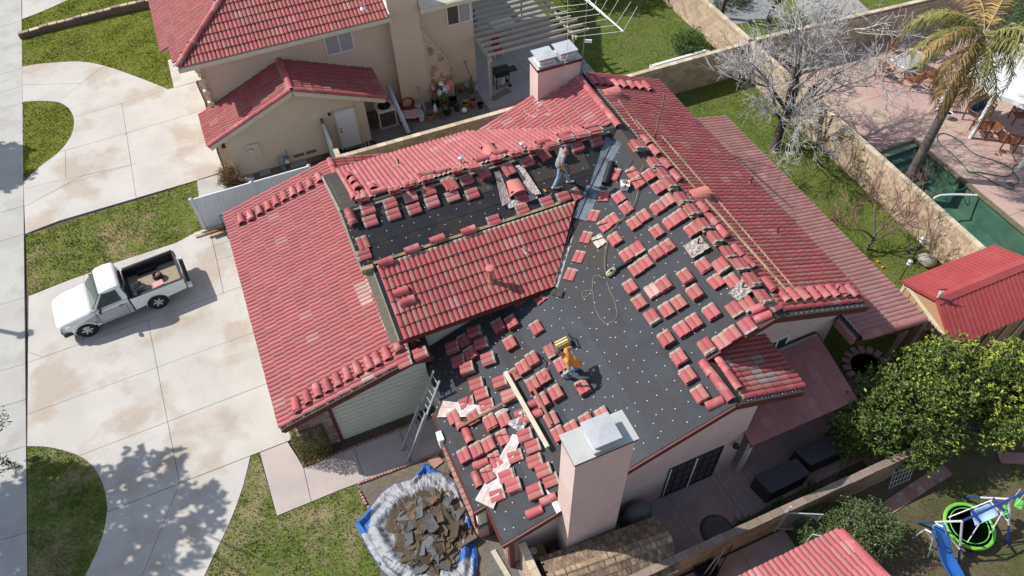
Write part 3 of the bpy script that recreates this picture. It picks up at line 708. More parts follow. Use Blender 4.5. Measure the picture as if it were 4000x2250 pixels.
FELTR = M('felt_underlay_rusty', (.058,.061,.068), .9, spec=.15, c2=(.053,.053,.056), sc=1.1, amt=.8, bump=.25, bsc=70, fine=.2, bd=.01)
D6b = [(2.42,7.2),(9.36,7.2),(9.36,8.77),(11.2,8.77),(11.2,17.6),(7.0,14.2),(2.38,14.26),(2.35,12.2),(2.01,11.93),(2.07,8.47),(2.42,8.47)]
courses(P6, 0, clipx(D6b), 'x', (1.99, 11.2), [FELT, FELT, FELT2, FELT, FELT2, FELT2, FELTR, FELT, FELTR, FELTR, FELTR])
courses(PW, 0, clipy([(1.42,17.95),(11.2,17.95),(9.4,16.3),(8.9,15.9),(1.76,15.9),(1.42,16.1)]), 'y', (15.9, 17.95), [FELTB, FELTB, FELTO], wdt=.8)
# patches of old felt near the worker
for x0,x1,y0,y1 in ((7.9,9.2,17.0,17.45),(9.1,9.9,16.9,17.6),(5.9,6.4,17.2,17.6)):
    MB().prism([PW.p(x,y,.019) for x,y in ((x0,y0),(x1,y0),(x1,y1),(x0,y1))], off=-PW.n*.004).build('felt_patch', FELTO, H)
# nail caps
nc = MB(); rnd = random.Random(5)
def cap(P, x, y):
    c = P.p(x, y, .020); vs = [c+P.e*.018*math.cos(a)+P.up*.018*math.sin(a) for a in (0,1.05,2.09,3.14,4.19,5.24)]
    nc.add(vs+[v+P.n*.006 for v in vs], [(6,7,8,9,10,11)]+[(i,(i+1)%6,(i+1)%6+6,i+6) for i in range(6)])
x = 2.2
k = 0
while x < 11.15:
    y = 7.35+rnd.uniform(0,.3); step = .46 if k % 2 else .56
    while y < 17.4:
        if inpoly(x, y, D6b) and not (x < 6.9 and y > 14.0): cap(P6, x+rnd.gauss(0,.045), y+rnd.gauss(0,.06))
        y += step
    x += .27 if k % 4 else .36; k += 1
for yy in (16.2, 16.55, 16.95, 17.3, 17.7):
    x = 1.6
    while x < 10.9:
        if yy > 18.02-(11.4-x)*.97 -.2 or x < 8.8:
            if x < 11.3-(18.02-yy)*1.03: cap(PW, x+rnd.gauss(0,.05), yy+rnd.gauss(0,.035))
        x += .47
for i in range(24): cap(P6 if False else PW, 1.47, 16.15+i*.078) if i % 3 == 0 else None
for i in range(9): cap(PF, 1.5, 18.6+i*.28)
nc.build('nail_cap', CAPW, H)['kind'] = 'stuff'
nc = MB()
for i in range(16):
    t = i/16
    for P,a,b in ((PG,(-2.4,13.29),(1.95,13.29)),(P7,(11.8,8.75),(15.3,8.75)),(P8,(9.7,7.19),(11.8,7.19))):
        cap(P, a[0]+(b[0]-a[0])*t+.1, a[1]+.03)
nc.build('nail_cap', CAPW, H)['kind'] = 'stuff'
# --- battens at the edge of the stripped areas
MB().bar(PW.p(1.8,16.12,.03), PW.p(8.6,16.12,.03), .09, .035, up=PW.n).build('batten', WOODL, H)
MB().bar(PW.p(1.6,17.9,.05), PW.p(11.1,17.9,.05), .05, .09, up=PW.n).build('ridge_board', WOODW, H)
# --- valley metal and painted flashing
def ribbon(name, pts, w, mat, h=.04, parent=H, fold=.02):
    q = MB()
    for (a, b) in zip(pts, pts[1:]):
        a, b = V(a), V(b); d = (b-a).normalized(); x = d.cross(V((0,0,1))).normalized(); z = x.cross(d)
        aL, aR, bL, bR = a-x*w+z*fold, a+x*w+z*fold, b-x*w+z*fold, b+x*w+z*fold
        for p, r, s_, t_ in ((aL, a, b, bL), (a, aR, bR, b)): q.prism([p, r, s_, t_], off=-z*.006)
        q.bar(a+z*.02, b+z*.02, .02, .045, up=z)
    return q.build(name, mat, parent)
ribbon('valley_flashing', [P6.p(11.15,17.58,.06), P6.p(9.6,16.28,.06)], .36, GALVB, fold=.03)
ribbon('valley_flashing', [P6.p(9.66,16.32,.085), P6.p(8.72,15.43,.085)], .36, GALVB, fold=.03)
ribbon('painted_flashing', [P6.p(8.55,15.42,.05), P6.p(6.98,13.62,.05)], .13, TINP, fold=.0)
# --- installed tiles
T = []
pale = lambda c: T_PALE if (c.x > .0 and mnoise.noise(V((c.x*1.3, c.y*.8, 3)))+.22*(c.x-.6)*(1 if c.y < 17 else 0) > .42) else T_PINK
T += field(PG, [(-2.52,13.36),(1.92,13.36),(1.92,23.65),(-2.52,23.65)], matf=pale)
T += field(PGF, [(5.2,21.6),(1.95,21.6),(1.95,23.6),(5.2,23.6)], mat=T_RED, dv=.36)
cw = V((1.9,2.39)); cwn = (2.39/3.053,-1.9/3.053)
T += field(PW, [(1.86,13.68),(7.05,13.68),(8.95,16.07),(1.86,16.07)], mat=T_RED, cuts=[((7.05,13.68),cwn)])
T += field(PF, [(1.75,21.75),(7.2,21.75),(11.2,18.18),(1.75,18.18)], mat=T_PINK, cuts=[((7.25,21.75),(3.57/5.4,4.05/5.4))])
T += field(P6, [(7.3,21.72),(11.4,18.1),(11.4,21.72)], mat=T_PINK, y0=0.0, cuts=[((7.3,21.72),(-3.62/5.47,-4.1/5.47))])
T += field(P7, [(15.45,8.9),(15.45,21.72),(11.85,21.72),(11.85,8.9)], mat=T_RED)
T += field(P8, [(12.0,7.26),(12.0,9.28),(9.55,9.28),(9.55,7.26)], mat=T_RED, matf=lambda c: (T_GREY if random.random() < .10 else T_RED))
rl = ridge_line(P7.p(11.53,17.98)+V((0,0,.07)), P7.p(11.53,21.1)+V((0,0,.07)), (0,0,1))
rl += ridge_line(PG.p(1.95,22.0)+V((0,0,.06)), PG.p(1.95,23.6)+V((0,0,.06)), (0,0,1))
# exposed bare batten of grey heads along the stripped edge of the garden-side slope
emit_tiles(H, T)
for Mx, k, m in rl: inst(tmesh('ridge', m), 'ridge_tile', Mx, H)
# --- front chimney
CAPM = M('chimney_cap_pale', (.45,.46,.44), .55, c2=(.38,.39,.38), sc=3, metal=.1, fine=.05)
def cap_cowl(parent, cx, cy, z, w=.56, d=.56, hh=.30):
    q = MB(); q.box((cx,cy,z+.03),(w+.16,d+.16,.05)).box((cx,cy,z+.12),(w,d,.14)); b = q.build('cowl_base', GALV, parent)
    q = MB()
    for sx in (-1,1):
        for sy in (-1,1): q.box((cx+sx*(w/2-.02), cy+sy*(d/2-.02), z+.25),(.03,.03,.16))
    q.build('cowl_leg', GALV, b)
    MB().box((cx,cy,z+.2),(w*.62,d*.62,.12)).build('flue', DARK, b)
    q = MB(); W2, D2 = w/2+.09, d/2+.09; t = z+.33
    vs = [(cx-W2,cy-D2,t),(cx+W2,cy-D2,t),(cx+W2,cy+D2,t),(cx-W2,cy+D2,t),(cx,cy,t+.02)]
    vs += [(x,y,t-.035) for x,y,_ in vs[:4]]
    q.add(vs, [(0,1,4),(1,2,4),(2,3,4),(3,0,4),(0,5,6,1),(1,6,7,2),(2,7,8,3),(3,8,5,0)]); q.build('cowl_lid', GALV, b)
def chimney(x0, x1, y0, y1, z1, cow, zb=0):
    c = MB().box(((x0+x1)/2,(y0+y1)/2,(z1+zb)/2),(x1-x0,y1-y0,z1-zb)).build('chimney', STUC, H)
    MB().box(((x0+x1)/2,(y0+y1)/2,z1-.06),(x1-x0+.08,y1-y0+.08,.13)).build('chimney_trim', FASC, c)
    q = MB(); cx, cy = (x0+x1)/2, (y0+y1)/2; a, b = (x1-x0)/2+.06, (y1-y0)/2+.06
    vs = [(cx-a,cy-b,z1+.01),(cx+a,cy-b,z1+.01),(cx+a,cy+b,z1+.01),(cx-a,cy+b,z1+.01),(cx-.2,cy,z1+.025),(cx+.2,cy,z1+.025)]
    q.add(vs, [(0,1,5,4),(1,2,5),(2,3,4,5),(3,0,4)]); q.build('chimney_cap', CAPM, c)
    for x, y in cow: cap_cowl(c, x, y, z1+.04)
    return c
c1_ = chimney(4.16, 5.76, 6.68, 7.42, 6.84, [(4.98,7.03)])
c2_ = chimney(9.87, 11.62, 21.22, 21.95, 6.80, [(10.25,21.56),(11.13,21.6)], 4.2)
MB().prism([P6.p(4.02,7.15,.03),P6.p(4.16,7.15,.03),P6.p(4.16,7.5,.03),P6.p(4.02,8.0,.03)], off=(0,0,-.02)).build('flashing', WHITE, H)
MB().prism([P6.p(x,y,.07) for x,y in ((9.6,21.0),(11.3,21.12),(11.3,21.3),(9.75,21.4))], off=(0,0,-.03)).build('flashing', GALV, H)
# --- windows
def window(parent, c, w, h, axis='x', mull=1, fr=.05, frm=WHITE, depth=.05, blind=None, grid=0, name='window'):
    "axis x: window in a wall that faces -Y"
    q = MB(); cx, cy, cz = c; bx = lambda a, b, sa, sb: (q.box((cx+a, cy, cz+b),(sa, depth, sb)) if axis == 'x' else q.box((cx, cy+a, cz+b),(depth, sa, sb)))
    bx(0, h/2, w+fr, fr); bx(0, -h/2, w+fr, fr); bx(-w/2, 0, fr, h); bx(w/2, 0, fr, h)
    for i in range(mull): bx(-w/2+w*(i+1)/(mull+1), 0, fr, h)
    o = q.build(name, frm, parent)
    n = mull+1
    for i in range(n):
        a = -w/2+w*(i+.5)/n; g = MB(); d = (w/n-fr*.7, .02, h-fr*.7) if axis == 'x' else (.02, w/n-fr*.7, h-fr*.7)
        pos = (cx+a, cy+(.012 if axis == 'x' else 0), cz) if axis == 'x' else (cx+.012, cy+a, cz)
        g.box(pos, d); g.build('pane', (blind[i] if blind else GLASS) or GLASS, o)
        if grid:
            g = MB()
            for k in range(1, 4): g.box((pos[0], cy-.004, cz-h/2+h*k/4),(w/n-fr, .012, .014))
            for k in range(1, 3): g.box((pos[0]-w/n/2+w/n*k/3, cy-.0045, cz),(.014,.012,h-fr))
            g.build('glazing_bar', BLACKP, o)
    return o
window(H, (8.82,yf-.02,1.08), 1.86, 2.0, grid=1, frm=M('dark_bronze', (.03,.028,.028), .5), name='sliding_door')
MB().box((8.82,yf-.05,1.08),(.05,.03,2.0)).box((7.9,yf-.05,1.08),(.03,.03,2.05)).build('door_rail', WHITE, H)
window(H, (12.78,9.28,3.0), .85, .85)
# wall lamp beside the slider
lp = MB(); lp.lathe([(.02,0),(.11,.02),(.08,.14),(.02,.2)], (10.15,7.2,1.95), 8); lp.build('wall_lamp', BLACKP, H)
MB().lathe([(.03,-.12),(.055,-.06),(.05,.0)], (10.15,7.2,1.94), 8).build('lamp_bulb', WHITE, H)
# --- rear patio cover (dusty tiles) and the flat tile lean-to
P9 = Pl(18.05,0,2.72,-.22,0)
deck('patio_roof', P9, [(15.1,8.3),(18.1,8.3),(18.1,20.0),(15.1,20.0)], H, FELTO)
fascia(P9,(15.1,8.25),(18.1,8.25)); fascia(P9,(18.14,8.3),(18.14,20.0))
for y in (8.5,12.3,16.1,19.8): MB().box((17.85,y,1.3),(.14,.14,2.6)).build('post', BEAMW, H)
T9 = field(P9, [(18.15,8.35),(18.15,20.05),(15.12,20.05),(15.12,8.35)], kind='dusty', mat=T_DUSTY, du=.348, dv=.42)
T9r = ridge_line(P9.p(18.1,8.3,.05), P9.p(15.2,8.3,.05), P9.n, mat=T_RIDGED)
emit_tiles(H, T9, name='patio_tile', limit=250)
for Mx, k, m in T9r: inst(tmesh('ridge', m), 'ridge_tile', Mx, H)
MB().box((15.02,8.75,3.25),(.12,.85,.3)).build('cover_end', T_RIDGED, H)
PL = Pl(0,6.95,2.35,0,.27)
deck('lean_to_roof', PL, [(10.45,6.95),(14.35,6.95),(14.35,9.28),(10.52,9.28)], H, FELTO)
T_FLAT = tilemat('tile_flat', (.30,.125,.12), (.27,.12,.11), (.34,.19,.17), dirt=.15, palef=.1, tanf=.3)
TL = field(PL, [(10.4,6.93),(14.4,6.93),(14.4,9.28),(10.5,9.28)], kind='flat', mat=T_FLAT, du=.33, dv=.33, matf=lambda c: (T_RED if (c.x < 12.6 and c.y > 8.0 and random.random() < .3) else T_FLAT))
emit_tiles(H, TL, name='flat_tile')
for x in (10.6,14.2): MB().box((x,7.05,1.15),(.12,.12,2.3)).build('post', BEAMW, H)
fascia(PL,(10.42,6.92),(14.4,6.92),h=.14); fascia(PL,(14.4,6.95),(14.4,9.25),h=.14)
# ============================================================ NEIGHBOUR HOUSE
N = thing('house', (4,31,0), 'beige stucco two-storey neighbour house with intact red tile roof and tall wide chimney', 'house')
def nwall(name, pts, off, mat=STUCN, parent=N): return wall(name, pts, off, mat, parent)
yw = 30.5
nwall('wall', [(-1.85,yw,0),(10.75,yw,0),(10.75,yw,5.15),(-1.85,yw,5.15)], (0,.2,0))
nwall('wall', [(10.75,yw+.2,0),(10.75,44,0),(10.75,44,5.15),(10.75,yw+.2,5.15)], (-.2,0,0))
nwall('wall', [(-1.85,yw+.2,0),(-1.85,44,0),(-1.85,44,5.1),(-1.85,yw+.2,5.1)], (.2,0,0))
nwall('garage_wall', [(-1.78,28.35,0),(4.5,28.35,0),(4.5,28.35,2.6),(1.52,28.35,3.83),(-1.78,28.35,2.45)], (0,.18,0))
nwall('garage_wall', [(4.5,28.53,0),(4.5,yw,0),(4.5,yw,2.55),(4.5,28.53,2.55)], (-.18,0,0))
nwall('garage_wall', [(-1.78,28.53,0),(-1.78,yw,0),(-1.78,yw,2.4),(-1.78,28.53,2.4)], (.18,0,0))
# quoins at the two-storey corner
for i in range(10): MB().box((-1.82,30.42-.06*(i % 2),.25+.3*i+2.2),(.16+.1*(i % 2),.2,.24)).build('quoin', M('quoin', (.62,.55,.42), .85), N, bevel=.02)
# wide chimney with sloped shoulder
ch = nwall('chimney', [(6.62,30.0,0),(9.35,30.0,0),(9.35,30.0,1.62),(8.0,30.0,3.95),(8.0,30.0,8.2),(6.62,30.0,8.2)], (0,.5,0))
nwall('chimney_stain', [(8.05,29.994,0.1),(9.33,29.994,0.1),(9.33,29.994,1.6),(8.05,29.994,3.8)], (0,.004,0), STUCD, ch)
q = MB(); q.bar((8.0,30.22,3.99),(9.37,30.22,1.63),.5,.035); q.build('shoulder_cap', STUCN, ch)
MB().box((7.6,29.98,1.9),(.13,.04,.13)).build('cleanout', CREAM, ch)
nwall('flashing', [(6.56,29.7,5.26),(6.62,29.7,5.26),(6.62,31.5,6.05),(6.56,31.5,6.05)], (0,0,.04), WHITE, ch)
# roofs
PN = Pl(0,29.65,5.2,0,.42); PN2 = Pl(-2.45,0,5.2,.42,0)
deck('roof_deck', PN, [(-2.45,29.65),(6.58,29.65),(6.58,30.6),(8.04,30.6),(8.04,29.65),(11.25,29.65),(11.25,40.5),(8.4,40.5)], N, CREAM)
deck('roof_deck', PN2, [(-2.45,29.65),(8.4,40.5),(-2.45,40.5)], N, CREAM)
deck('roof_deck', PN2, [(-2.9,31.6),(-2.45,31.6),(-2.45,40.5),(-2.9,40.5)], N, CREAM)
PA = Pl(-2.42,0,2.3,.415,0); PB = Pl(1.54,0,3.943,-.415,0)
deck('roof_deck', PA, [(-2.42,28.02),(1.54,28.02),(1.54,30.48),(-2.42,30.48)], N, CREAM)
deck('roof_deck', PB, [(1.54,28.02),(5.4,28.02),(5.4,30.48),(1.54,30.48)], N, CREAM)
for P,a,b in ((PN,(-2.45,29.62),(6.62,29.62)),(PN,(8.0,29.62),(11.25,29.62)),(PN2,(-2.48,29.6),(-2.48,31.6)),(PN2,(-2.93,31.6),(-2.93,40.5)),(PA,(-2.42,27.99),(1.54,27.99)),(PB,(1.54,27.99),(5.4,27.99))):
    fascia(P, a, b, mat=CREAM, parent=N, h=.2)
TN = []
TN += field(PA, [(-2.45,28.1),(1.45,28.1),(1.45,30.45),(-2.45,30.45)], mat=T_RED)
TN += field(PB, [(5.45,28.1),(1.62,28.1),(1.62,30.45),(5.45,30.45)], mat=T_RED)
TN += field(PN, [(-2.4,29.63),(6.55,29.63),(6.55,38),(5.9,38)], mat=T_RED, cuts=[((-2.45,29.65),(-.7071,.7071))])
TN += field(PN, [(6.6,30.55),(8.0,30.55),(8.0,29.63),(11.3,29.63),(11.3,38),(6.6,38)], mat=T_RED, y0=0)
TN += field(PN2, [(-2.5,29.9),(-2.5,31.6),(-2.95,31.6),(-2.95,38),(5.6,38)], mat=T_RED, cuts=[((-2.45,29.65),(.7071,-.7071))])
emit_tiles(N, TN)
hp = V((-2.5,29.6,5.24)); he = V((6.0,38.1,8.8))
for L in (ridge_line(hp+V((0,0,.06)), he+V((0,0,.06)), (0,0,1)), ridge_line(V((1.54,28.0,4.0)), V((1.54,30.4,4.0)), (0,0,1)),
          ridge_line(PA.p(-2.4,28.02,.06), PA.p(1.5,28.02,.06), PA.n), ridge_line(PB.p(5.4,28.02,.06), PB.p(1.6,28.02,.06), PB.n)):
    for Mx, k, m in L: inst(tmesh('ridge', m), 'ridge_tile', Mx, N)
q = MB()
for a, b in (((1.54,30.46,4.05),(-1.9,30.46,2.65)),((1.54,30.46,4.05),(5.3,30.46,2.5))): q.bar(a, b, .06, .1)
q.build('wall_flashing', CREAM, N)
BL = M('blind_grey', (.36,.37,.38), .7, stretch=(1,1,18), sc=2, c2=(.27,.28,.29))
window(N, (4.3,yw-.02,4.07), 1.25, 1.0, blind=[BL, BL]); window(N, (10.05,yw-.02,4.05), 1.15, 1.0, blind=[GLASS, BL])
dr = MB().box((3.53,28.32,1.05),(.88,.05,2.05)).build('door', WHITE, N)
f_ = MB(); f_.box((3.05,28.31,1.05),(.07,.06,2.15)).box((4.01,28.31,1.05),(.07,.06,2.15)).box((3.53,28.31,2.14),(1.03,.06,.07)); f_.build('door_frame', CREAM, N)
MB().lathe([(.0,-.04),(.035,-.02),(.035,.02),(0,.04)], (3.2,28.27,1.0), 8).lathe([(.0,-.03),(.03,-.02),(.03,.02),(0,.03)], (3.2,28.27,1.16), 8).build('handle', BLACKP, dr)
lp = MB(); lp.lathe([(.05,0),(.07,.08),(.03,.16)], (2.85,28.25,2.05), 8); lp.build('wall_lamp', BLACKP, N)
q = MB(); q.box((-1.9,28.33,2.0),(.16,.16,.3)); q.build('wall_lantern', BLACKP, N)
for x in (1.05,1.62): 
    q = MB(); q.box((x,28.33,.33),(.48,.04,.14)); q.build('foundation_vent', M('vent_brown', (.16,.12,.09), .8), N)
# meters and boxes on the garage wall
def gas_meter():
    r = thing('gas_meter', (.35,28.1,0), 'blue-grey gas meter with bent pipes against the beige garage wall', 'gas meter')
    q = MB(); q.box((.45,28.12,.42),(.26,.2,.3)); q.build('meter_body', M('meter_blue', (.18,.22,.27), .5), r, bevel=.03)
    q = MB(); q.lathe([(.09,-.04),(.09,.04)], (.45,28.0,.42), 12, M=Matrix.Rotation(math.pi/2,3,'X')); q.build('dial', WHITE, r)
    q = MB(); q.tube([(.1,28.15,0),(.1,28.15,.6),(.12,28.15,.66),(.4,28.15,.68),(.42,28.15,.58)], .025); q.tube([(.52,28.15,.56),(.54,28.15,.8),(.54,28.3,.82)], .022); q.build('pipe', M('meter_blue', (0,0,0)), r)
gas_meter()
r = thing('electric_panel', (-.75,28.3,1.2), 'beige electric panel with round meter on the garage wall', 'electric panel')
MB().box((-.75,28.31,1.25),(.55,.07,.75)).build('panel_box', STUCN, r); MB().lathe([(.1,0),(.1,.1),(.08,.13)], (-.9,28.28,1.38), 14, M=Matrix.Rotation(math.pi/2,3,'X')).build('round_meter', GALV, r)
for i,(px,py,s,lab) in enumerate([(1034,668,.5,'flat grey concrete utility cover nearest the dry brown shrub'),(975,694,.42,'tilted square paver lying on bare earth in front of the beige wall'),(1150,640,.42,'grey paver leaning by the beige wall between cinder block and white fence stub'),(1182,632,.4,'grey paver nearest the vinyl fence stub by the beige wall')]):
    c = at(px,py,.05); tag(MB().box((0,0,0),(s,s,.06)).build('paver', M('paver_grey', (.30,.30,.28), .9, bump=.4), bevel=.01), lab, 'paver').location = (c.x,c.y,.04); bpy.context.view_layer.update
cb = MB()
for dx in (-.09,.09): cb.box((dx,0,0),(.035,.2,.2))
for dy in (-.085,.085): cb.box((0,dy,0),(.2,.03,.2))
o = cb.build('cinder_block', CONCG); c = at(1108,655,.1); o.location = (c.x,c.y,.11); tag(o, 'hollow cinder block standing beside the gas meter', 'cinder block')
# satellite dish and balcony rail at the right corner
sd = thing('satellite_dish', (10.6,30.2,5.2), 'small white satellite dish on the neighbour eave', 'satellite dish')
Mx = Matrix.Rotation(math.radians(55),3,'X') @ Matrix.Rotation(.3,3,'Y')
MB().lathe([(0,0),(.18,.02),(.30,.07),(.31,.075)], (10.55,29.9,5.55), 18, M=Mx).build('reflector', WHITE, sd, smooth=True); MB().tube([(10.6,30.2,5.15),(10.58,30.0,5.4)], .02).tube([(10.55,29.9,5.5),(10.5,29.55,5.6)], .012).build('arm', GALV, sd)
# ============================================================ BLOCK WALLS
def block_wall(a, b, h, label, mat=BLK, capm=BLKC, bw=.405, bh=.2, th=.19, steps=None, limit=300):
    a = V((a[0],a[1],0)); b = V((b[0],b[1],0)); L = (b-a).length; d = (b-a).normalized(); an = math.atan2(d.y,d.x); n = V((-d.y,d.x,0))
    r = thing('block_wall', a, label, 'block wall')
    core = MB().bar(a+V((0,0,h/2-.04)), b+V((0,0,h/2-.04)), th-.02, h-.06).build('mortar_core', MORT, r)
    m1 = MB().box((0,0,0),(bw-.016,th,bh-.014)).build('block', mat, None, bevel=0); me = m1.data; bpy.data.objects.remove(m1)
    m2 = MB().box((0,0,0),(bw-.010,th+.03,.07)).build('cap_block', capm, None); mc = m2.data; bpy.data.objects.remove(m2)
    lst = []
    for i in range(int(h/bh)):
        k = 0; s = (bw/2 if i % 2 else 0)
        while s+bw*.5 < L:
            c = a+d*(s+bw/2)+V((0,0,.0+bh*(i+.5)-.02)); lst.append((me, c, 'block')); s += bw
    s = 0
    while s+bw*.5 < L: lst.append((mc, a+d*(s+bw/2)+V((0,0,h+.015)), 'cap_block')); s += bw
    def key(t):
        x, y, dd = scr(t[1]); return dd + (0 if -30 < x < 4030 and -30 < y < 2280 else 200) - (3 if t[2] == 'cap_block' else 0)
    lst.sort(key=key); R = Matrix.Rotation(an,4,'Z')
    cnt = {}; rest = []
    for m, c, nm in lst:
        cnt[nm] = cnt.get(nm, 0)+1
        if cnt[nm] <= limit and key((m,c,nm)) < 150: inst(m, nm, Matrix.Translation(c+n*random.gauss(0,.003)) @ R, r)
        else: rest.append((m, c))
    if rest:
        q = MB()
        for m, c in rest: q.add([c + (R @ v.co) for v in m.vertices], [tuple(p.vertices) for p in m.polygons])
        q.build('block', mat, r, fix=False)['kind'] = 'stuff'
    return r
block_wall((2.6,25.62), (23.35,25.42), 1.8, 'tan block wall between the two houses, running behind the red roof')
block_wall((23.45,25.4), (23.3,9.9), 1.8, 'sunlit tan block wall between the back lawn and the swimming pool')
block_wall((23.5,25.6), (23.3,45), 1.8, 'tan block wall running away behind the bare tree from the corner')
block_wall((23.7,25.4), (41,24.2), 1.9, 'tan block wall along the far side of the pool yard behind the glass table')
block_wall((3.15,5.12), (17.2,4.98), 1.5, 'long brown block wall between the shaded side yard and the swing yard', mat=blockmat('block_brown', (.33,.225,.14), (.25,.17,.11)), capm=BLKCD)
block_wall((2.98,7.25), (3.02,4.2), 1.55, 'short sunlit tan block wall joining the front corner post')
block_wall((2.55,26.6), (2.55,25.8), 1.5, 'short tan block stub between vinyl fence and neighbour garage', limit=60)
# ============================================================ VINYL FENCE
vf = thing('vinyl_fence', (-3.7,25.55,0), 'white vinyl privacy fence beside the garage roof', 'fence')
ya = 25.62
for x in (-3.72,-1.25,1.2): MB().box((x,ya,.92),(.13,.13,1.86)).lathe([(.09,0),(0,.07)],(x,ya,1.85),4).build('post', VINYL, vf)
for x0, x1 in ((-3.66,-1.31),(-1.19,1.14)):
    MB().box(((x0+x1)/2,ya,1.74),(x1-x0,.06,.14)).build('rail', VINYL, vf); MB().box(((x0+x1)/2,ya,.12),(x1-x0,.06,.14)).build('rail', VINYL, vf)
    n = 13
    for i in range(n): MB().box((x0+(x1-x0)*(i+.5)/n,ya,.93),((x1-x0)/n-.008,.03,1.5)).build('slat', VINYL, vf)
vg = thing('fence_stub', (2.5,27.4,0), 'narrow white topped fence stub leaning out from the neighbour garage wall', 'fence')
MB().box((2.45,27.5,.95),(.1,1.5,1.75)).build('panel', VINYL, vg); MB().box((2.45,28.2,1.0),(.12,.14,2.0)).build('post', WOODB, vg)
# plank pile at the foot of the vinyl fence
for i,(p1,p2,m,lab) in enumerate([((765,925),(890,885),WOODW,'weathered board sticking out furthest in the pile at the vinyl fence'),((785,905),(880,872),BEAMW,'cream board on top of the pile at the vinyl fence'),((828,920),(900,895),WOODL,'short yellow plank at the near edge of the pile by the garage corner'),((800,915),(905,880),WOODB,'dark red board between the others in the pile at the vinyl fence')]):
    a, b = at(*p1,.06+.05*i), at(*p2,.06+.05*i); tag(MB().bar(a,b,.13,.045).build('plank', m), lab, 'plank', 'boards piled at the fence')
bike = thing('garden_cart', (-1.6,24.6,0), 'dark folded metal cart standing between fence and garage eave', 'cart')
q = MB(); q.tube([(-2.9,24.6,.1),(-2.9,24.6,1.0),(-1.6,24.6,1.05),(-1.6,24.6,.2),(-2.9,24.6,.1)], .02); q.tube([(-2.9,25.1,.2),(-2.9,25.1,1.0),(-1.6,25.1,1.05)], .02); q.build('frame', BLACKP, bike)
MB().box((-.6,24.9,.45),(1.0,.6,.6)).build('box', M('slate_plastic', (.10,.13,.14), .6), bike, bevel=.03)
gb = thing('green_bin_lid', at(1095,705,.2), 'low green plastic box on the strip beside the white fence', 'box')
c = at(1095,708,.2); MB().box((c.x,c.y,.2),(1.0,.55,.35), rz=.1).build('body', M('green_plastic', (.10,.16,.13), .6, fine=.1), gb, bevel=.04); MB().box((c.x,c.y,.385),(.45,.12,.02), rz=.1).build('label_plate', WHITE, gb)
# ============================================================ PERGOLA and NEIGHBOUR SIDE YARD
pg = thing('pergola', (10.8,28.8,0), 'cream wooden pergola with open slats over the neighbour patio', 'pergola')
for x, y in ((10.82,28.85),(15.3,28.85),(10.82,35.2),(15.3,35.2)): MB().box((x,y,1.2),(.1,.1,2.4)).build('post', BEAMW, pg)
for x in (10.82,15.3): MB().box((x,32.6,2.46),(.09,8.2,.16)).build('beam', BEAMW, pg)
for i in range(19):
    y = 28.75+i*.46; x1 = 16.1-.10*i+random.uniform(-.1,.1)
    MB().bar((10.75,y,2.62),(x1,y+random.uniform(-.04,.04),2.62),.045,.14).build('slat', BEAMW, pg)
ac = thing('air_conditioner', at(1510,500), 'beige air conditioner unit with round fan top beside the garage corner', 'air conditioner')
ca = at(1512,478); acx, acy = ca.x, ca.y+.0
MB().box((acx,acy,.05),(1.0,.95,.1)).build('pad', CONCG, ac)
MB().box((acx,acy,.5),(.84,.8,.78)).build('coil_body', M('coil_dark', (.07,.06,.055), .7, stretch=(30,30,1), sc=1, c2=(.03,.028,.025)), ac)
for sx in (-1,1):
    for sy in (-1,1): MB().box((acx+sx*.41,acy+sy*.39,.5),(.06,.06,.8)).build('corner_post', CREAM, ac)
q = MB(); q.box((acx,acy,.93),(.9,.86,.09)); q.build('top', CREAM, ac, bevel=.03)
q = MB(); 
for rr in (.30,.24,.18,.12,.06): q.tube([(acx+rr*math.cos(t*.524),acy+rr*math.sin(t*.524),.99) for t in range(13)], .012, 4)
q.build('fan_guard', BLACKP, ac); MB().lathe([(.32,0),(.32,.008)], (acx,acy,.978), 20).build('fan_well', DARK, ac)
wt = tag(MB().tube([at(1597,520,.08), atY(1516,338,29.95)], .11, 12).build('tube', M('tube_white', (.50,.52,.60), .5), smooth=True), 'long pale tube leaning on the chimney beside the air conditioner', 'tube')
tag(MB().bar(at(1663,440,.03), atY(1634,338,29.9), .09, .04).build('plank', WOODW), 'single weathered board leaning on the neighbour chimney wall', 'plank')
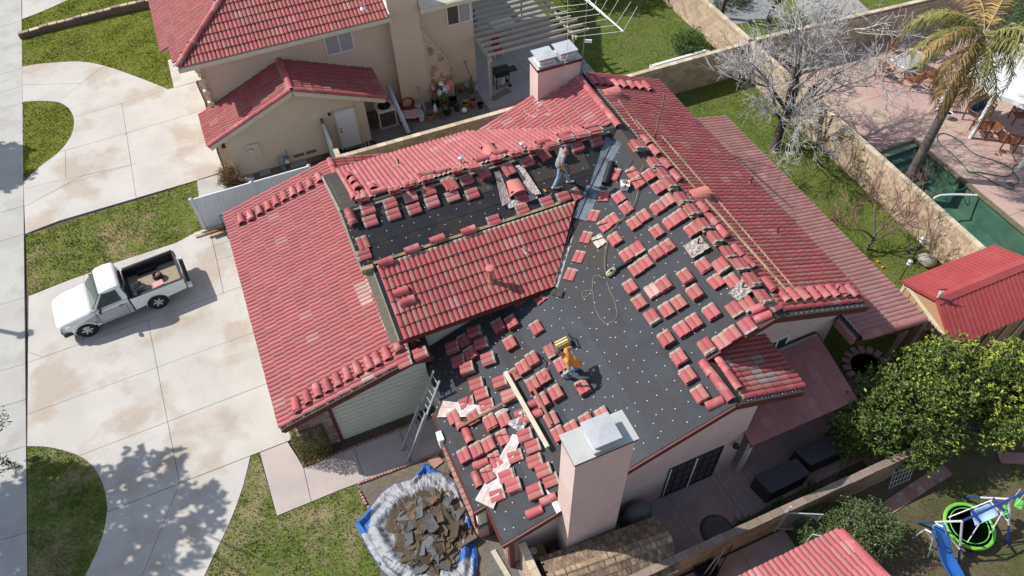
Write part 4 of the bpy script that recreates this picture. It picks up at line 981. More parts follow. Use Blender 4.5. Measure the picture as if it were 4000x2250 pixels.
def pot(px, py, r, h, col, lab, plant=None, cat='flower pot', rim=True, ph=.3, sq=False):
    c = at(px, py); t = thing('flower_pot', (c.x,c.y,0), lab, cat, 'pots along the gravel strip')
    m = M('pot_'+str(col), col, .7)
    n = 4 if sq else 14
    q = MB(); q.lathe([(r*.7,0),(r,h),(r*1.1,h),(r*1.1,h-.03),(r*.92,h-.03),(r*.92,h-.05)], (c.x,c.y,.02), n, M=Matrix.Rotation(.6,3,'Z')); q.build('body', m, t)
    MB().lathe([(0,h-.045),(r*.93,h-.045)], (c.x,c.y,.02), n, M=Matrix.Rotation(.6,3,'Z')).build('soil', DIRT, t)
    if plant == 'cactus':
        for i in range(3): 
            a = i*2.1; q = MB(); x, y = c.x+math.cos(a)*r*.4, c.y+math.sin(a)*r*.4; q.tube([(x,y,h),(x,y,h+ph*(1-.2*i)),(x,y,h+ph*(1-.2*i)+.05)], [.05,.05,.02], 8); q.build('cactus_stem', M('cactus_green', (.10,.14,.06), .7), t, smooth=True)
    if plant in ('leafy','yellow'):
        q = MB()
        for i in range(26):
            a = random.uniform(0,6.3); rr = random.uniform(.3,1)*r; z = h+random.uniform(.0,ph); p = V((c.x,c.y,h)); e = V((c.x+math.cos(a)*rr, c.y+math.sin(a)*rr, z)); w_ = (e-p).cross(V((0,0,1))).normalized()*.025
            q.quad(p, (p+e)/2-w_, e, (p+e)/2+w_)
        q.build('leaves', M('pot_leaf' if plant == 'leafy' else 'pot_leaf_yellow', (.09,.14,.05) if plant == 'leafy' else (.5,.38,.05), .7), t)
    return t
zz = lambda x, y: (1500+x/4.139, 250+y/4.139)
TC = (.42,.145,.085); BK = (.02,.02,.022)
pot(*zz(755,900),.16,.3,TC,'terracotta pot with red topped cactus, leftmost by the leaning board','cactus',ph=.2)
pot(*zz(985,690),.17,.25,TC,'terracotta pot holding tall cactus in front of the stained chimney','cactus',ph=.6)
pot(*zz(1325,700),.17,.28,TC,'terracotta pot on saucer with bright yellow plant','yellow',ph=.2)
pot(*zz(1445,660),.17,.32,TC,'terracotta pot of low green succulents nearest the patio corner','leafy',ph=.12)
pot(*zz(1415,520),.15,.22,(.25,.30,.24),'green glazed pot with tall column cactus and red flower','cactus',ph=.9)
pot(*zz(1020,820),.26,.3,BK,'square black planter box in the front row with yellow green sprout','leafy',sq=True,ph=.12)
pot(*zz(1120,660),.26,.35,BK,'square black planter against the chimney foot',None,sq=True)
pot(*zz(840,690),.24,.3,BK,'square black planter behind the white gnome','cactus',sq=True,ph=.5)
pot(*zz(1180,760),.13,.3,BK,'round black pot between the planters','leafy',ph=.08)
pot(*zz(1560,715),.14,.28,BK,'round black pot with red disc at the patio edge',None)
pot(*zz(900,860),.13,.22,(.14,.12,.07),'small olive brown pot beside the white gnome','leafy',ph=.1)
pot(*zz(962,890),.11,.16,(.16,.16,.17),'small grey pot standing in a terracotta saucer','leafy',ph=.06)
pot(*zz(1432,725),.05,.1,(.5,.03,.03),'tiny red cup on the gravel near the terracotta pots',None)
c = at(*zz(1300,780)); pn = thing('pig_ornament', (c.x,c.y,0), 'white round animal ornament on the gravel', 'ornament')
MB().lathe([(0,0),(.12,.04),(.15,.12),(.1,.2),(0,.23)], (c.x,c.y,.02), 12).build('body', WHITE, pn, smooth=True); q = MB()
for sx in (-1,1): q.lathe([(.03,0),(0,.07)], (c.x+sx*.07,c.y,.2), 6)
q.build('ear', WHITE, pn)
c = at(*zz(835,790)); gn = thing('garden_gnome', (c.x,c.y,0), 'white pointed hat gnome standing among the pots', 'gnome')
MB().lathe([(.09,0),(.11,.15),(.07,.26)], (c.x,c.y,0), 10).build('body', WHITE, gn, smooth=True); MB().lathe([(0,.2),(.07,.27),(.06,.34)], (c.x,c.y,0), 10).build('head', M('skin', (.45,.24,.16), .6), gn, smooth=True); MB().lathe([(.09,.32),(.03,.5),(0,.58)], (c.x,c.y,0), 10).build('hat', WHITE, gn)
# cloths tied over the cactus tops
q = MB(); rnd = random.Random(3)
cl = thing('plant_cover', at(*zz(960,600)), 'colourful red white and black cloths draped over the cactus tops', 'cloth')
for i,(x,y,z,c_) in enumerate([(815,500,.9,(.55,.16,.14)),(950,470,1.0,(.6,.6,.35)),(1085,450,1.0,(.5,.14,.12)),(1040,500,.9,(.55,.25,.3)),(920,560,.75,(.5,.5,.52)),(845,580,.6,(.5,.04,.03)),(1015,530,.8,(.5,.48,.5)),(925,520,.85,(.04,.04,.06))]):
    p = at(*zz(x,y+z*118),0); p = V((p.x,p.y,z)); q = MB(); q.lathe([(0,.1),(.1,.07),(.13,-.02),(.17,-.16),(.12,-.17)], p, 9); o = q.build('cloth', M('cloth_%d' % i, c_, .9, c2=tuple(min(1,x_*1.6+.1) for x_ in c_), sc=9, amt=1), cl, smooth=True)
    for v in o.data.vertices: v.co += V((rnd.gauss(0,.02),rnd.gauss(0,.02),rnd.gauss(0,.015)))
# hose coil, buckets, striped towel
c = at(*zz(400,730)); q = MB()
for i in range(5): q.tube([(c.x+(.34-.02*i)*math.cos(t*.35), c.y+.05*i*.3, .34+(.32-.02*i)*math.sin(t*.35)) for t in range(19)], .014, 5)
tag(q.build('hose', M('hose_red', (.42,.045,.03), .5)), 'coiled red hose leaning on the chimney base', 'hose')
for x,y,lab in ((565,770,'grey bucket with lid against the neighbour chimney'),(612,905,'white bucket at the end of the striped towel')):
    c = at(*zz(x,y)); bk = thing('bucket', (c.x,c.y,0), lab, 'bucket'); MB().lathe([(.13,0),(.155,.38),(.165,.38),(.165,.36)], (c.x,c.y,.01), 16).build('body', M('bucket_'+lab[:4], (.42,.45,.5) if 'grey' in lab else (.6,.6,.58), .5), bk); MB().lathe([(0,.385),(.16,.385),(.165,.36)], (c.x,c.y,.01), 16).build('lid', M('bucket_lid', (.35,.37,.4), .5), bk)
def drape(name, c, w, d, hf, mat, lab, cat, rz=0, n=14, fr=None):
    vs, fs = [], []
    for i in range(n+1):
        for j in range(n+1):
            x, y = (i/n-.5)*w, (j/n-.5)*d; z = hf(x, y)
            p = Matrix.Rotation(rz,3,'Z') @ V((x,y,z)); vs.append(V(c)+p)
    for i in range(n):
        for j in range(n): a = i*(n+1)+j; fs.append((a,a+1,a+n+2,a+n+1))
    o = MB().add(vs, fs).build(name, mat, smooth=True); s_ = o.modifiers.new('t','SOLIDIFY'); s_.thickness = .012
    return tag(o, lab, cat)
def stripes(name, a_, b_, sc=9):
    m = bpy.data.materials.new(name); m.use_nodes = True; t = m.node_tree; b = t.nodes['Principled BSDF']; w = t.nodes.new('ShaderNodeTexWave'); w.inputs['Scale'].default_value = sc; w.inputs['Distortion'].default_value = 1.5
    g = t.nodes.new('ShaderNodeNewGeometry'); r = t.nodes.new('ShaderNodeValToRGB'); e = r.color_ramp.elements; e[0].color = (*a_,1); e[1].color = (*b_,1); k = e.new(.5); k.color = (.6,.5,.45,1)
    t.links.new(g.outputs['Position'], w.inputs['Vector']); t.links.new(w.outputs['Fac'], r.inputs[0]); t.links.new(r.outputs[0], b.inputs['Base Color']); b.inputs['Roughness'].default_value = .9; return m
c = at(*zz(450,900)); drape('towel', (c.x,c.y,.05), 1.25, .62, lambda x,y: .32*math.exp(-((x+.3)**2)*6)+.25*math.exp(-((x-.35)**2)*9)+.02*math.sin(x*30)+.02*math.sin(y*25), stripes('towel_pink', (.42,.08,.18), (.5,.25,.1)), 'pink and orange striped towel thrown over things on the gravel', 'towel', rz=-.15)
# shovel, bench boards
c = at(*zz(1400,360)); sv = thing('shovel', (10.3,30.2,0), 'long handled shovel with dark grip leaning at the house corner', 'shovel')
MB().tube([(10.45,29.95,.1),(10.15,30.4,1.35)], .018).build('shaft', M('red_wood', (.25,.05,.03), .6), sv); MB().tube([(10.08,30.4,1.45),(10.15,30.4,1.35),(10.22,30.4,1.45),(10.08,30.4,1.45)], .014).build('grip', BLACKP, sv); MB().box((10.48,29.9,.12),(.2,.04,.26)).build('blade', GALV, sv)
for i,(x,lab) in enumerate(((9.65,'low weathered bench of boards against the wall left of the shovel'),(10.15,'grey crate against the wall right below the shovel'))):
    t = thing('bench', (x,30.1,0), lab, 'bench'); 
    for k in range(3): MB().box((x,29.95+.14*k,.3),(.45,.12,.03)).build('board', WOODB if i == 0 else WOODW, t)
    for sx in (-.18,.18): MB().box((x+sx,30.1,.14),(.05,.35,.28)).build('leg', WOODW, t)
# mat and cable by the neighbour door
c = at(1372,597); tag(MB().box((c.x,c.y,.03),(1.0,.5,.03)).build('door_mat', M('mat_black', (.02,.02,.022), .9)), 'black door mat below the white side door', 'door mat')
c = at(1445,560); q = MB()
for i in range(4): q.tube([(c.x+(.28-.03*i)*math.cos(t*.4), c.y-.1+(.2-.02*i)*math.sin(t*.4), .04+.02*i) for t in range(17)], .016, 5)
tag(q.build('hose', BLACKP), 'coiled black hose on the ground right of the side door', 'hose')
sw = thing('spade', (4.4,28.2,0), 'steel pole tools leaning right of the white side door', 'tool'); MB().tube([(4.25,27.9,0),(4.3,28.3,1.0)], .02).build('shaft', GALV, sw); MB().tube([(4.1,27.9,0),(4.12,28.3,.6)], .018).build('shaft', GALV, sw)
# barbecue
c = at(1960,345); gx, gy = c.x+.05, c.y+.15
gr = thing('barbecue', (gx,gy,0), 'black gas barbecue with closed hood on the neighbour patio', 'barbecue')
q = MB(); q.box((gx,gy,.82),(.75,.5,.2)); q.build('firebox', BLACKP, gr, bevel=.03)
q = MB(); n = 10; prof = [(-.25,.0),(-.25,.12),(-.18,.24),(0,.29),(.18,.24),(.25,.12),(.25,0)]
q.prism([(gx-.37,gy+a,.92+b) for a, b in prof], off=(.74,0,0)); q.build('hood', BLACKP, gr, bevel=.02)
MB().box((gx+.6,gy,.88),(.42,.45,.04)).build('side_shelf', BLACKP, gr); q = MB()
for sx in (-.34,.34):
    for sy in (-.2,.2): q.tube([(gx+sx,gy+sy,.72),(gx+sx*1.05,gy+sy,.04)], .022)
q.build('leg', BLACKP, gr); MB().tube([(gx-.36,gy-.2,.2),(gx+.36,gy-.2,.2),(gx+.36,gy+.2,.2),(gx-.36,gy+.2,.2),(gx-.36,gy-.2,.2)], .015).build('rail', BLACKP, gr)
for sy in (-.22,.22): MB().lathe([(.09,-.03),(.09,.03)], (gx+.38,gy+sy,.09), 12, M=Matrix.Rotation(math.pi/2,3,'X')).build('wheel', BLACKP, gr)
MB().lathe([(.13,.0),(.15,.08),(.15,.3),(.06,.38)], (gx+.05,gy,.12), 12).build('gas_bottle', M('bottle_white', (.5,.52,.56), .4), gr)
c = at(1955,372); tag(MB().box((c.x,c.y,.045),(1.15,.35,.03), rz=.3).build('cardboard', M('cardboard', (.19,.14,.10), .9)), 'flattened brown cardboard on the patio in front of the barbecue', 'cardboard')
# a few things under the pergola
for i,(x,y,lab,col) in enumerate(((12.6,32.2,'folding chair with magenta jacket under the pergola',(.35,.02,.10)),(13.6,34.0,'white garden table under the pergola',(.6,.6,.6)),(12.4,35.2,'blue chair at the far end under the pergola',(.03,.12,.35)))):
    t = thing('garden_chair' if 'chair' in lab else 'garden_table', (x,y,0), lab, 'chair' if 'chair' in lab else 'table'); s_ = .5 if 'chair' in lab else 1.3
    MB().box((x,y,.45 if s_ < 1 else .74),(s_,s_ if s_ < 1 else .8,.04)).build('seat' if s_ < 1 else 'table_top', M('gc%d' % i, col, .7), t)
    if s_ < 1: MB().box((x,y+.24,.72),(.48,.04,.5)).build('backrest', M('gc%d' % i, col, .7), t)
    for sx in (-1,1):
        for sy in (-1,1): MB().tube([(x+sx*s_*.42,y+sy*.2,.45 if s_ < 1 else .72),(x+sx*s_*.48,y+sy*.26,0)], .015).build('leg', WHITE, t)
# ============================================================ LOOSE TILES
def pxdir(P, px, py, dx, dy, h=0):
    a = P.px(px-dx*8, py-dy*8, h); b = P.px(px+dx*8, py+dy*8, h); return (b-a).normalized()
LM_ = {'chimney_f': (V((4.9,7.0,3.3)), 'the front chimney'), 'chimney_r': (V((10.7,21.5,5.6)), 'the rear chimney'), 'worker_o': (V((6.05,10.5,3.7)), 'the worker in orange'),
       'worker_g': (V((8.6,16.6,5.4)), 'the worker in grey'), 'blower': (V((7.6,12.9,4.3)), 'the leaf blower'), 'ladder': (V((1.9,13.0,2.2)), 'the top of the ladder'),
       'bucket': (V((9.8,15.2,5.2)), 'the bucket of mortar'), 'lead1': (V((10.6,12.6,5.6)), 'the upper crumpled flashing'), 'lead2': (V((10.6,10.6,5.6)), 'the lower crumpled flashing'),
       'vent': (V((7.1,17.1,5.6)), 'the terracotta roof vent'), 'plank': (V((3.2,10.3,2.6)), 'the long cream beam'), 'peak': (V((11.5,8.9,5.9)), 'the front gable peak'),
       'corner': (V((2.4,7.2,2.3)), 'the lower front roof corner'), 'peak2': (V((9.4,7.3,5.0)), 'the small front gable peak'), 'bayc': (V((2.0,10.9,2.1)), 'the white meter box at the eave'), 'pv': (V((7.5,14.0,4.4)), 'the foot of the valley'), 'plk': (V((4.3,10.4,3.1)), 'the dark brown plank'),
       'hosec': (V((4.95,11.0,3.4)), 'the black hose coil'), 'vtop': (V((11.2,17.4,5.8)), 'the top of the metal valley'), 'foil': (V((3.4,9.9,2.8)), 'the crumpled foil sheet'), 'wedge': (V((3.6,13.9,2.9)), 'the wing wall'), 'rtail': (V((1.6,16.1,5.2)), 'the exposed rafter tail'), 'strip': (V((2.9,8.6,2.6)), 'the folded flashing strip')}
ORD = ['nearest','second nearest','third nearest','fourth nearest','fifth nearest','sixth nearest','seventh nearest','eighth nearest','ninth nearest','tenth nearest','eleventh nearest','twelfth nearest','thirteenth nearest','fourteenth nearest']
ORDN = ['first','second','third','fourth','fifth','sixth','seventh','eighth','ninth','tenth','eleventh','twelfth','thirteenth','fourteenth','fifteenth']
stacks = []       # (root, position, description)
def stack(P, px, py, n, d, mat=None, flip=False, scale=1, jit=.012, desc='', base=.0, broken=False):
    "n tiles lying on plane P; their long axis runs along picture direction d; the grey head end is the tail of d"
    mat = mat or T_LOOSE; t = .038
    if P in (P7, PF, PG): base = max(base, .085)
    h = base+n*t
    c = P.px(px, py, h+.02); g = c-P.n*(h+.02)
    dd = pxdir(P, px, py, *d); y = -dd; y = (y-P.n*y.dot(P.n)).normalized()
    if flip: y = -y
    x = y.cross(P.n).normalized()
    r = bpy.data.objects.new('tile_stack' if n > 1 else 'loose_tile', None); COL.objects.link(r); r.location = g; r.empty_display_size = .2
    for i in range(n):
        a = random.gauss(0, .03) if i < n-1 else 0; R = Matrix.Rotation(a, 3, P.n)
        o = g + P.n*(base+.008+i*t) + x*random.gauss(0,jit) + y*random.gauss(0,jit)
        me = tmesh('loose', mat if (i == n-1 or mat is T_LOOSE) else T_LOOSE)
        if broken and i == n-1:
            b = bmesh.new(); b.from_mesh(me)
            for k,(co,no,sgn) in enumerate((((.02,.03,0),(.35,1,.0),1),((.02,.06,0),(.35,1,.0),-1))):
                bb = b.copy(); bmesh.ops.bisect_plane(bb, geom=bb.faces[:]+bb.edges[:]+bb.verts[:], plane_co=co, plane_no=no, clear_outer=sgn > 0, clear_inner=sgn < 0)
                m2 = bpy.data.meshes.new('tile'); bb.to_mesh(m2); bb.free()
                if not m2.materials: m2.materials.append(mat)
                inst(m2, 'roof_tile', frame(o+y*(-.012*sgn), (R @ x), (R @ y), P.n) @ Matrix.Rotation(.04*sgn,4,'Z'), r)
            b.free(); continue
        inst(me, 'roof_tile', frame(o, (R @ x), (R @ y), P.n), r)
    stacks.append([r, g, desc, n]); return r
barrels = []
def barrel(P, px, py, d, n=1, mat=None, zone='', base=0.0, flip=False, desc=''):
    if P in (PG, P7, P8, PF) or 'tiled wing' in zone: base = max(base, .085)
    c = P.px(px, py, base+.09); g = c-P.n*(base+.09)
    dd = pxdir(P, px, py, *d); y = -dd if not flip else dd; y = (y-P.n*y.dot(P.n)).normalized(); x = y.cross(P.n).normalized()
    if n == 1:
        r = inst(tmesh('ridge', mat or T_RIDGE), 'ridge_tile', frame(g+P.n*(base+.03), x, y, P.n))
    else:
        r = bpy.data.objects.new('ridge_tile_stack', None); COL.objects.link(r); r.location = g
        for i in range(n):
            R = Matrix.Rotation(random.gauss(0,.04),3,P.n); inst(tmesh('ridge', mat or T_RIDGE), 'ridge_tile', frame(g+P.n*(base+.03+i*.03)+y*random.gauss(0,.03), R @ x, R @ y, P.n), r)
    barrels.append([r, V(g), zone, n, desc]); return r
# direction helpers in picture space
def dB(px, py): v = (px-40, py+2345); return (v[0]/v[1], 1.0)                 # towards the street side of the lot, away from the far house
def dA(px, py): return (1.0, -(py+2560)/(12200-px)*1.0)                          # away from the street
def SB(P, o, s, lst, kind='B'):
    for e in lst:
        x, y, n = e[:3]; px, py = o[0]+x/s, o[1]+y/s; kw = dict(e[3]) if len(e) > 3 else {}
        k = kw.pop('k', kind)
        d = dB(px, py) if k == 'B' else ((-dA(px, py)[0], -dA(px, py)[1]) if k == 'A' else (dA(px, py) if k == 'C' else k))
        stack(P, px, py, n, d, **kw)
W_ = dict
SB(P6, (2200,650), 3.22, [(870,70,1,W_(broken=True,desc='cracked')),(940,185,3,W_(broken=True,desc='cracked top')),(1070,100,3),(640,95,2,W_(broken=True,k=(-.45,1))),(1195,255,3),(1320,415,3),(1185,505,3),(700,380,2),(795,515,2),
  (1015,610,3),(885,695,3),(1470,605,3),(1345,690,3),(1615,785,3),(1165,800,3),(620,660,2),(510,740,1,W_(broken=True,desc='cracked')),(645,905,3),(920,1025,3,W_(flip=True)),(790,1100,3),
  (1310,990,3),(1170,1075,3),(1040,1195,3),(915,1280,3),(385,620,1,W_(k=(-.42,1))),(280,885,1,W_(k=(-.42,1))),(195,1130,1,W_(k=(-.42,1))),(95,1350,1,W_(k=(-.42,1))),
  (450,935,1,W_(mat=T_BARE,desc='pale unpainted cracked',broken=True)),(505,370,1,W_(k=(-.2,1)))])
SB(P6, (2350,1000), 3.22, [(355,375,3),(475,570,3),(635,430,3,W_(mat=T_PALE,desc='pale pink')),(775,340,4),(815,665,3),(965,570,3),(630,755,4,W_(flip=True)),(1050,240,5),(1165,435,5),(1275,110,3),(1430,310,3),
  (1495,105,4,W_(flip=True)),(1640,300,3),(1375,690,4,W_(desc='chalky topped')),(1155,810,4),(1000,905,4),(800,1020,5),(965,1260,5),(1315,1130,3,W_(flip=True)),(1500,1060,4),(1645,960,4),(1670,660,3,W_(flip=True)),(1840,590,3,W_(flip=True)),(1830,860,3,W_(flip=True))])
SB(P6, (2600,1100), 2.415, [(205,870,4),(315,1050,4)])
SB(P6, (1950,1250), 3.22, [(460,90,3),(125,280,4),(645,375,3,W_(flip=True)),(410,480,4),(290,580,4),(170,690,2),(775,550,3),(550,700,4,W_(desc='weed strewn')),(410,800,4),(1045,830,5),(700,905,5),(530,1000,5),(650,1240,4),(910,1360,4),(1290,1180,4),(1100,1260,4),(740,1420,3)])
SB(P6, (1600,1250), 2.898, [(470,290,5,W_(desc='shaded')),(730,115,5,W_(desc='shaded')),(800,250,5),(545,445,5,W_(desc='shaded')),(640,535,6),(880,430,5),(755,715,4),(1020,695,4),(805,835,3),(640,930,2,W_(broken=True,desc='cracked')),(870,960,2),(1115,850,4)], kind='A')
SB(P6, (1600,1250), 2.898, [(610,220,4,W_(desc='shaded')),(680,365,5),(990,50,5,W_(desc='shaded')),(1140,10,5,W_(desc='half shaded')),(490,1090,3),(710,1095,3),(905,1150,4),(1060,1115,3)])
SB(P6, (1650,1600), 2.415, [(385,425,4),(505,380,4),(620,320,4),(755,255,2,W_(broken=True,desc='cracked')),(680,465,2,W_(broken=True)),(610,605,3,W_(broken=True,desc='broken topped'))])
SB(P6, (1650,1600), 2.415, [(865,435,2),(790,615,3),(850,715,4),(705,800,2),(965,235,4),(1035,340,4),(1055,475,4),(1140,570,4),(1055,765,5),(1210,655,2)], kind='A')
stack(P6, 2022, 1190-20, 1, (.6,1), broken=True, desc='broken'); stack(P6, 2105, 1162, 1, (.8,1), broken=True, desc='broken')
stack(PG, 1640, 1375, 4, (-1,.45), base=.09, desc='corner')
stack(PG, 1578, 1412, 1, (-1,.5), base=.09, desc='flat')
# cross wing: stripped slope
SB(PW, (1200,550), 3.22, [(760,850,3),(795,1000,2),(1035,775,2),(1080,920,2),(1290,695,3),(1350,850,2),(1525,620,3),(1570,765,2),(1830,690,2),(705,1430,1)], kind='C')
SB(PW, (1200,550), 3.22, [(1780,530,4),(700,1280,1)])
SB(PW, (1750,400), 3.22, [(235,960,2),(305,1140,2),(985,740,3),(1620,540,3),(1435,610,2),(1870,470,3),(930,1350,1),(1240,1250,1),(1450,1180,2)], kind='C')
SB(PW, (1750,400), 3.22, [(50,1020,4),(450,870,4),(1210,640,4),(765,830,3,W_(base=.12)),(1610,1150,1)])
stack(PW, 1750+920/3.22, 400+1200/3.22, 1, (-1,.3), flip=True)
stack(PW, 1330+1150/1.922, 750+210/1.922, 1, (-1,.3), flip=True)
# stacks leaning behind the wing ridge
for x,y in ((1200+690/3.22,550+690/3.22),(1200+1100/3.22,550+590/3.22),(1200+1295/3.22,550+520/3.22),(1200+1500/3.22,550+455/3.22),(1750+110/3.22,400+835/3.22),(1750+610/3.22,400+685/3.22),(1750+860/3.22,400+610/3.22),(1750+1080/3.22,400+560/3.22)):
    stack(PF, x, y, 4, (-.25,-1), flip=True, jit=.03, desc='leaning')
for x,y in ((340,785),(1290,505),(1500,420),(1690,370),(1850,330),(1640,1100)):
    if y < 1000: stack(PF, 1750+x/3.22, 400+y/3.22, 4, (-1,.25), jit=.03, desc='leaning')
stack(PG, 1315, 764, 2, dB(1315,764), broken=True, desc='broken')
# stacks beside the main ridge on the garden slope
for (ox,oy,s,L) in ((2200,300,3.22,[(960,840),(1160,1060),(1280,1200),(1370,1325)]),(2600,700,2.898,[(195,190),(320,325),(445,490),(580,635),(720,800),(865,950),(990,1110),(1110,1300)])):
    for x,y in L:
        px,py = ox+x/s, oy+y/s; stack(P7, px, py, 5, dB(px,py), flip=True, jit=.035, desc='ridge')
stack(P7, 2600+1235/2.898, 700+1440/2.898-8, 2, dA(3026,1190), desc='ridge')
# ridge (barrel) tiles
BZ = [
 ('on the garage roof, far row', PG, (900,450), 1.82, [(75,740,2),(140,708,2),(203,675,2),(263,642,1),(320,605,1),(378,572,1),(440,540,1),(492,515,1),(560,480,1),(625,440,1)], 'B'),
 ('on the garage roof, near row', PG, (1050,1550), 2.34, [(245,75,2)], 'B'),
 ('on the garage roof, near row', PG, (1330,750), 1.922, [(45,1365,1),(125,1325,1),(205,1285,1),(270,1250,1),(340,1210,1),(425,1150,3)], 'B'),
 ('on the garage roof, near row', PG, (0,1500), 1.922, [(2300,95,1),(2375,45,1),(2450,8,1),(2524,-32,1)], 'B'),
 ('on the garden slope, far row', P7, (2200,300), 3.22, [(385,45,1),(480,55,1),(570,62,1),(670,72,1),(765,82,1),(870,92,1),(965,102,1),(1060,115,2)], 'B'),
 ('overlapping near the front gable', P7, (2660,750), 1.922, [(775,765,1),(850,760,1),(925,755,1),(1005,752,1),(1075,742,1),(1145,735,1),(1222,732,1),(1290,735,1)], 'B'),
 ('beside the ridge stacks', P7, (2200,300), 3.22, [(1050,780,1),(1160,920,2),(1300,1085,2),(1430,1240,2)], 'B'),
 ('beside the ridge stacks', P7, (2600,700), 2.898, [(430,310,2),(535,450,2),(655,590,2),(830,800,1),(960,930,1),(1175,1180,2)], 'B'),
 ('beside the small front gable', P6, (2600,1100), 2.415, [(385,805,1),(485,930,1),(575,1050,2)], 'B'),
 ('on the small front gable roof', P8, (2600,1100), 2.415, [(545,775,1),(615,875,1),(655,935,1)], 'B'),
 ('on the lower left felt', P6, (1600,1250), 2.898, [(550,1155,1),(625,1240,1),(650,1305,1)], 'B'),
 ('by the cracked tiles', P6, (1650,1600), 2.415, [(510,655,1)], 'B'),
 ('on the wing ridge', PF, (1200,550), 3.22, [(520,425,1),(575,490,1),(630,570,2),(820,565,1),(590,690,2)], 'B'),
 ('dropped in a pile on the stripped wing', PW, (1200,550), 3.22, [(548,955,4)], 'B')]
for zone, P, o, s, L, k in BZ:
    for x,y,n in L:
        px,py = o[0]+x/s, o[1]+y/s; barrel(P, px, py, dB(px,py), n, zone=zone)
BA = [
 ('across the top of the tiled wing', PW, (1330,750), 1.922, [(335,520,1),(535,425,1),(725,350,1),(960,285,1)]),
 ('low on the tiled wing', PW, (1330,750), 1.922, [(450,745,1),(500,815,1)]),
 ('lying along the wing ridge', PF, (1750,400), 3.22, [(410,695,1),(640,615,1),(1190,480,1),(1465,385,1),(1780,290,1)]),
 ('lying along the wing ridge', PF, (1200,550), 3.22, [(890,620,1),(1690,355,1),(1500,400,1)]),
 ('near the lower front roof corner', P6, (1650,1600), 2.415, [(1185,840,1),(1055,960,1)]),
 ('by the cracked tiles', P6, (1650,1600), 2.415, [(550,505,1)]),
 ('under the long cream beam', P6, (1600,1250), 2.898, [(1370,950,1),(1275,1040,1),(1425,1060,2),(1330,1120,1)]),
 ('beside the small front gable', P6, (2600,1100), 2.415, [(460,1140,1)]),
 ('at the front gable peak', P6, (2600,1100), 2.415, [(915,325,1),(880,240,1)])]
for zone, P, o, s, L in BA:
    for x,y,n in L:
        px,py = o[0]+x/s, o[1]+y/s; d = dA(px,py); barrel(P, px, py, (-d[0],-d[1]) if P is not PW else (d[0],d[1]), n, zone=zone, base=0)
# stacks: one label each, by the nearest landmark and the rank
best = {}
for s_ in stacks:
    if s_[2] in ('ridge','leaning'): continue
    k = min(LM_, key=lambda q: (LM_[q][0]-s_[1]).length); best.setdefault(k, []).append(s_)
for k, L in best.items():
    L.sort(key=lambda s_: (LM_[k][0]-s_[1]).length)
    for i, s_ in enumerate(L):
        what = ('single loose red tile' if s_[3] == 1 else 'stack of red tiles')
        if s_[2] in ('cracked','broken','pale unpainted cracked'): what = s_[2]+' loose tile'
        elif s_[2]: what = s_[2]+' tile stack' if s_[3] > 1 else s_[2]+' loose tile'
        o_ = ORD[i] if i < len(ORD) else 'furthest'
        if s_[2] == 'corner': tag(s_[0], 'stack of red tiles at the inner end of the garage roof edge', 'roof tiles'); continue
        if s_[2] == 'flat': tag(s_[0], 'single dusty tile lying on the near edge of the garage roof', 'roof tile'); continue
        tag(s_[0], '%s on grey felt, %s to %s' % (what, o_, LM_[k][1]), 'roof tiles' if s_[3] > 1 else 'roof tile', 'loose tiles laid out on the stripped roof')
for nm, lab in (('ridge','stack of red tiles in the row beside the main ridge, %s from the rear'),('leaning','tilted stack of red tiles along the wing ridge, %s from the street')):
    L = [s_ for s_ in stacks if s_[2] == nm]; L.sort(key=lambda s_: -s_[1].y if nm == 'ridge' else s_[1].x)
    for i, s_ in enumerate(L): tag(s_[0], lab % ORDN[i], 'roof tiles', 'tile stacks along the ridges')
zs = {}
for b in barrels: zs.setdefault(b[2], []).append(b)
for z_, L in zs.items():
    vert = any(w_ in z_ for w_ in ('ridge stacks','small front gable','lower left felt','pile'))
    L.sort(key=lambda b: (-b[1].y if vert else b[1].x))
    for i, b in enumerate(L):
        if len(L) == 1: lab = ('curved ridge tile ' if b[3] == 1 else 'pile of curved ridge tiles ')+z_
        else: lab = ('curved ridge tile ' if b[3] == 1 else 'nested curved ridge tiles ')+z_+', '+ORDN[i]+(' from the rear' if vert else ' from the street')
        tag(b[0], lab, 'ridge tile', 'loose ridge tiles on the roof')
# ============================================================ THINGS ON THE ROOF
def round_vent(P, px, py, lab, rz=None, col=VENTC, L=.58, r=.32, parent=None):
    g = P.px(px, py, 0); t = thing('roof_vent', g, lab, 'roof vent')
    dn = -P.up; x = P.e; n_ = P.n; k = 10; vs = []; fs = []
    for i, f in enumerate((0, .5, 1)):
        rr = r*(1-.28*(1-f)) ; hh = r*(.35+.75*f)
        for j in range(k+1):
            a = math.pi*j/k; vs.append(g + dn*(L*(f-.5)) + x*rr*math.cos(a) + n_*(hh*math.sin(a)+.03))
    m = k+1
    for i in range(2):
        for j in range(k): fs.append((i*m+j, i*m+j+1, (i+1)*m+j+1, (i+1)*m+j))
    fs.append(tuple(range(m)))
    MB().add(vs, fs).build('hood', col, t, smooth=False).modifiers.new('s','SOLIDIFY').thickness = .015
    for i in range(4):
        z = .06+.09*i; half = r*math.sqrt(max(.05, 1-(z/(r*1.1))**2))-.02
        MB().bar(g+dn*(L*.5-.05)+x*half+n_*z, g+dn*(L*.5-.05)-x*half+n_*z, .07, .015, up=(n_*.7-dn*.7)).build('louver', col, t)
    MB().bar(g+dn*(L*.5-.09)+x*r*.9+n_*.15, g+dn*(L*.5-.09)-x*r*.9+n_*.15, .005, .28, up=n_).build('screen', M('vent_dark', (.10,.035,.03), .9), t)
    return t, g
g1 = round_vent(PW, 1750+850/3.22, 400+1075/3.22, 'terracotta half round roof vent on bent metal flashing, stripped wing slope')
t, g = g1; q = MB(); gg = g-PW.n*0
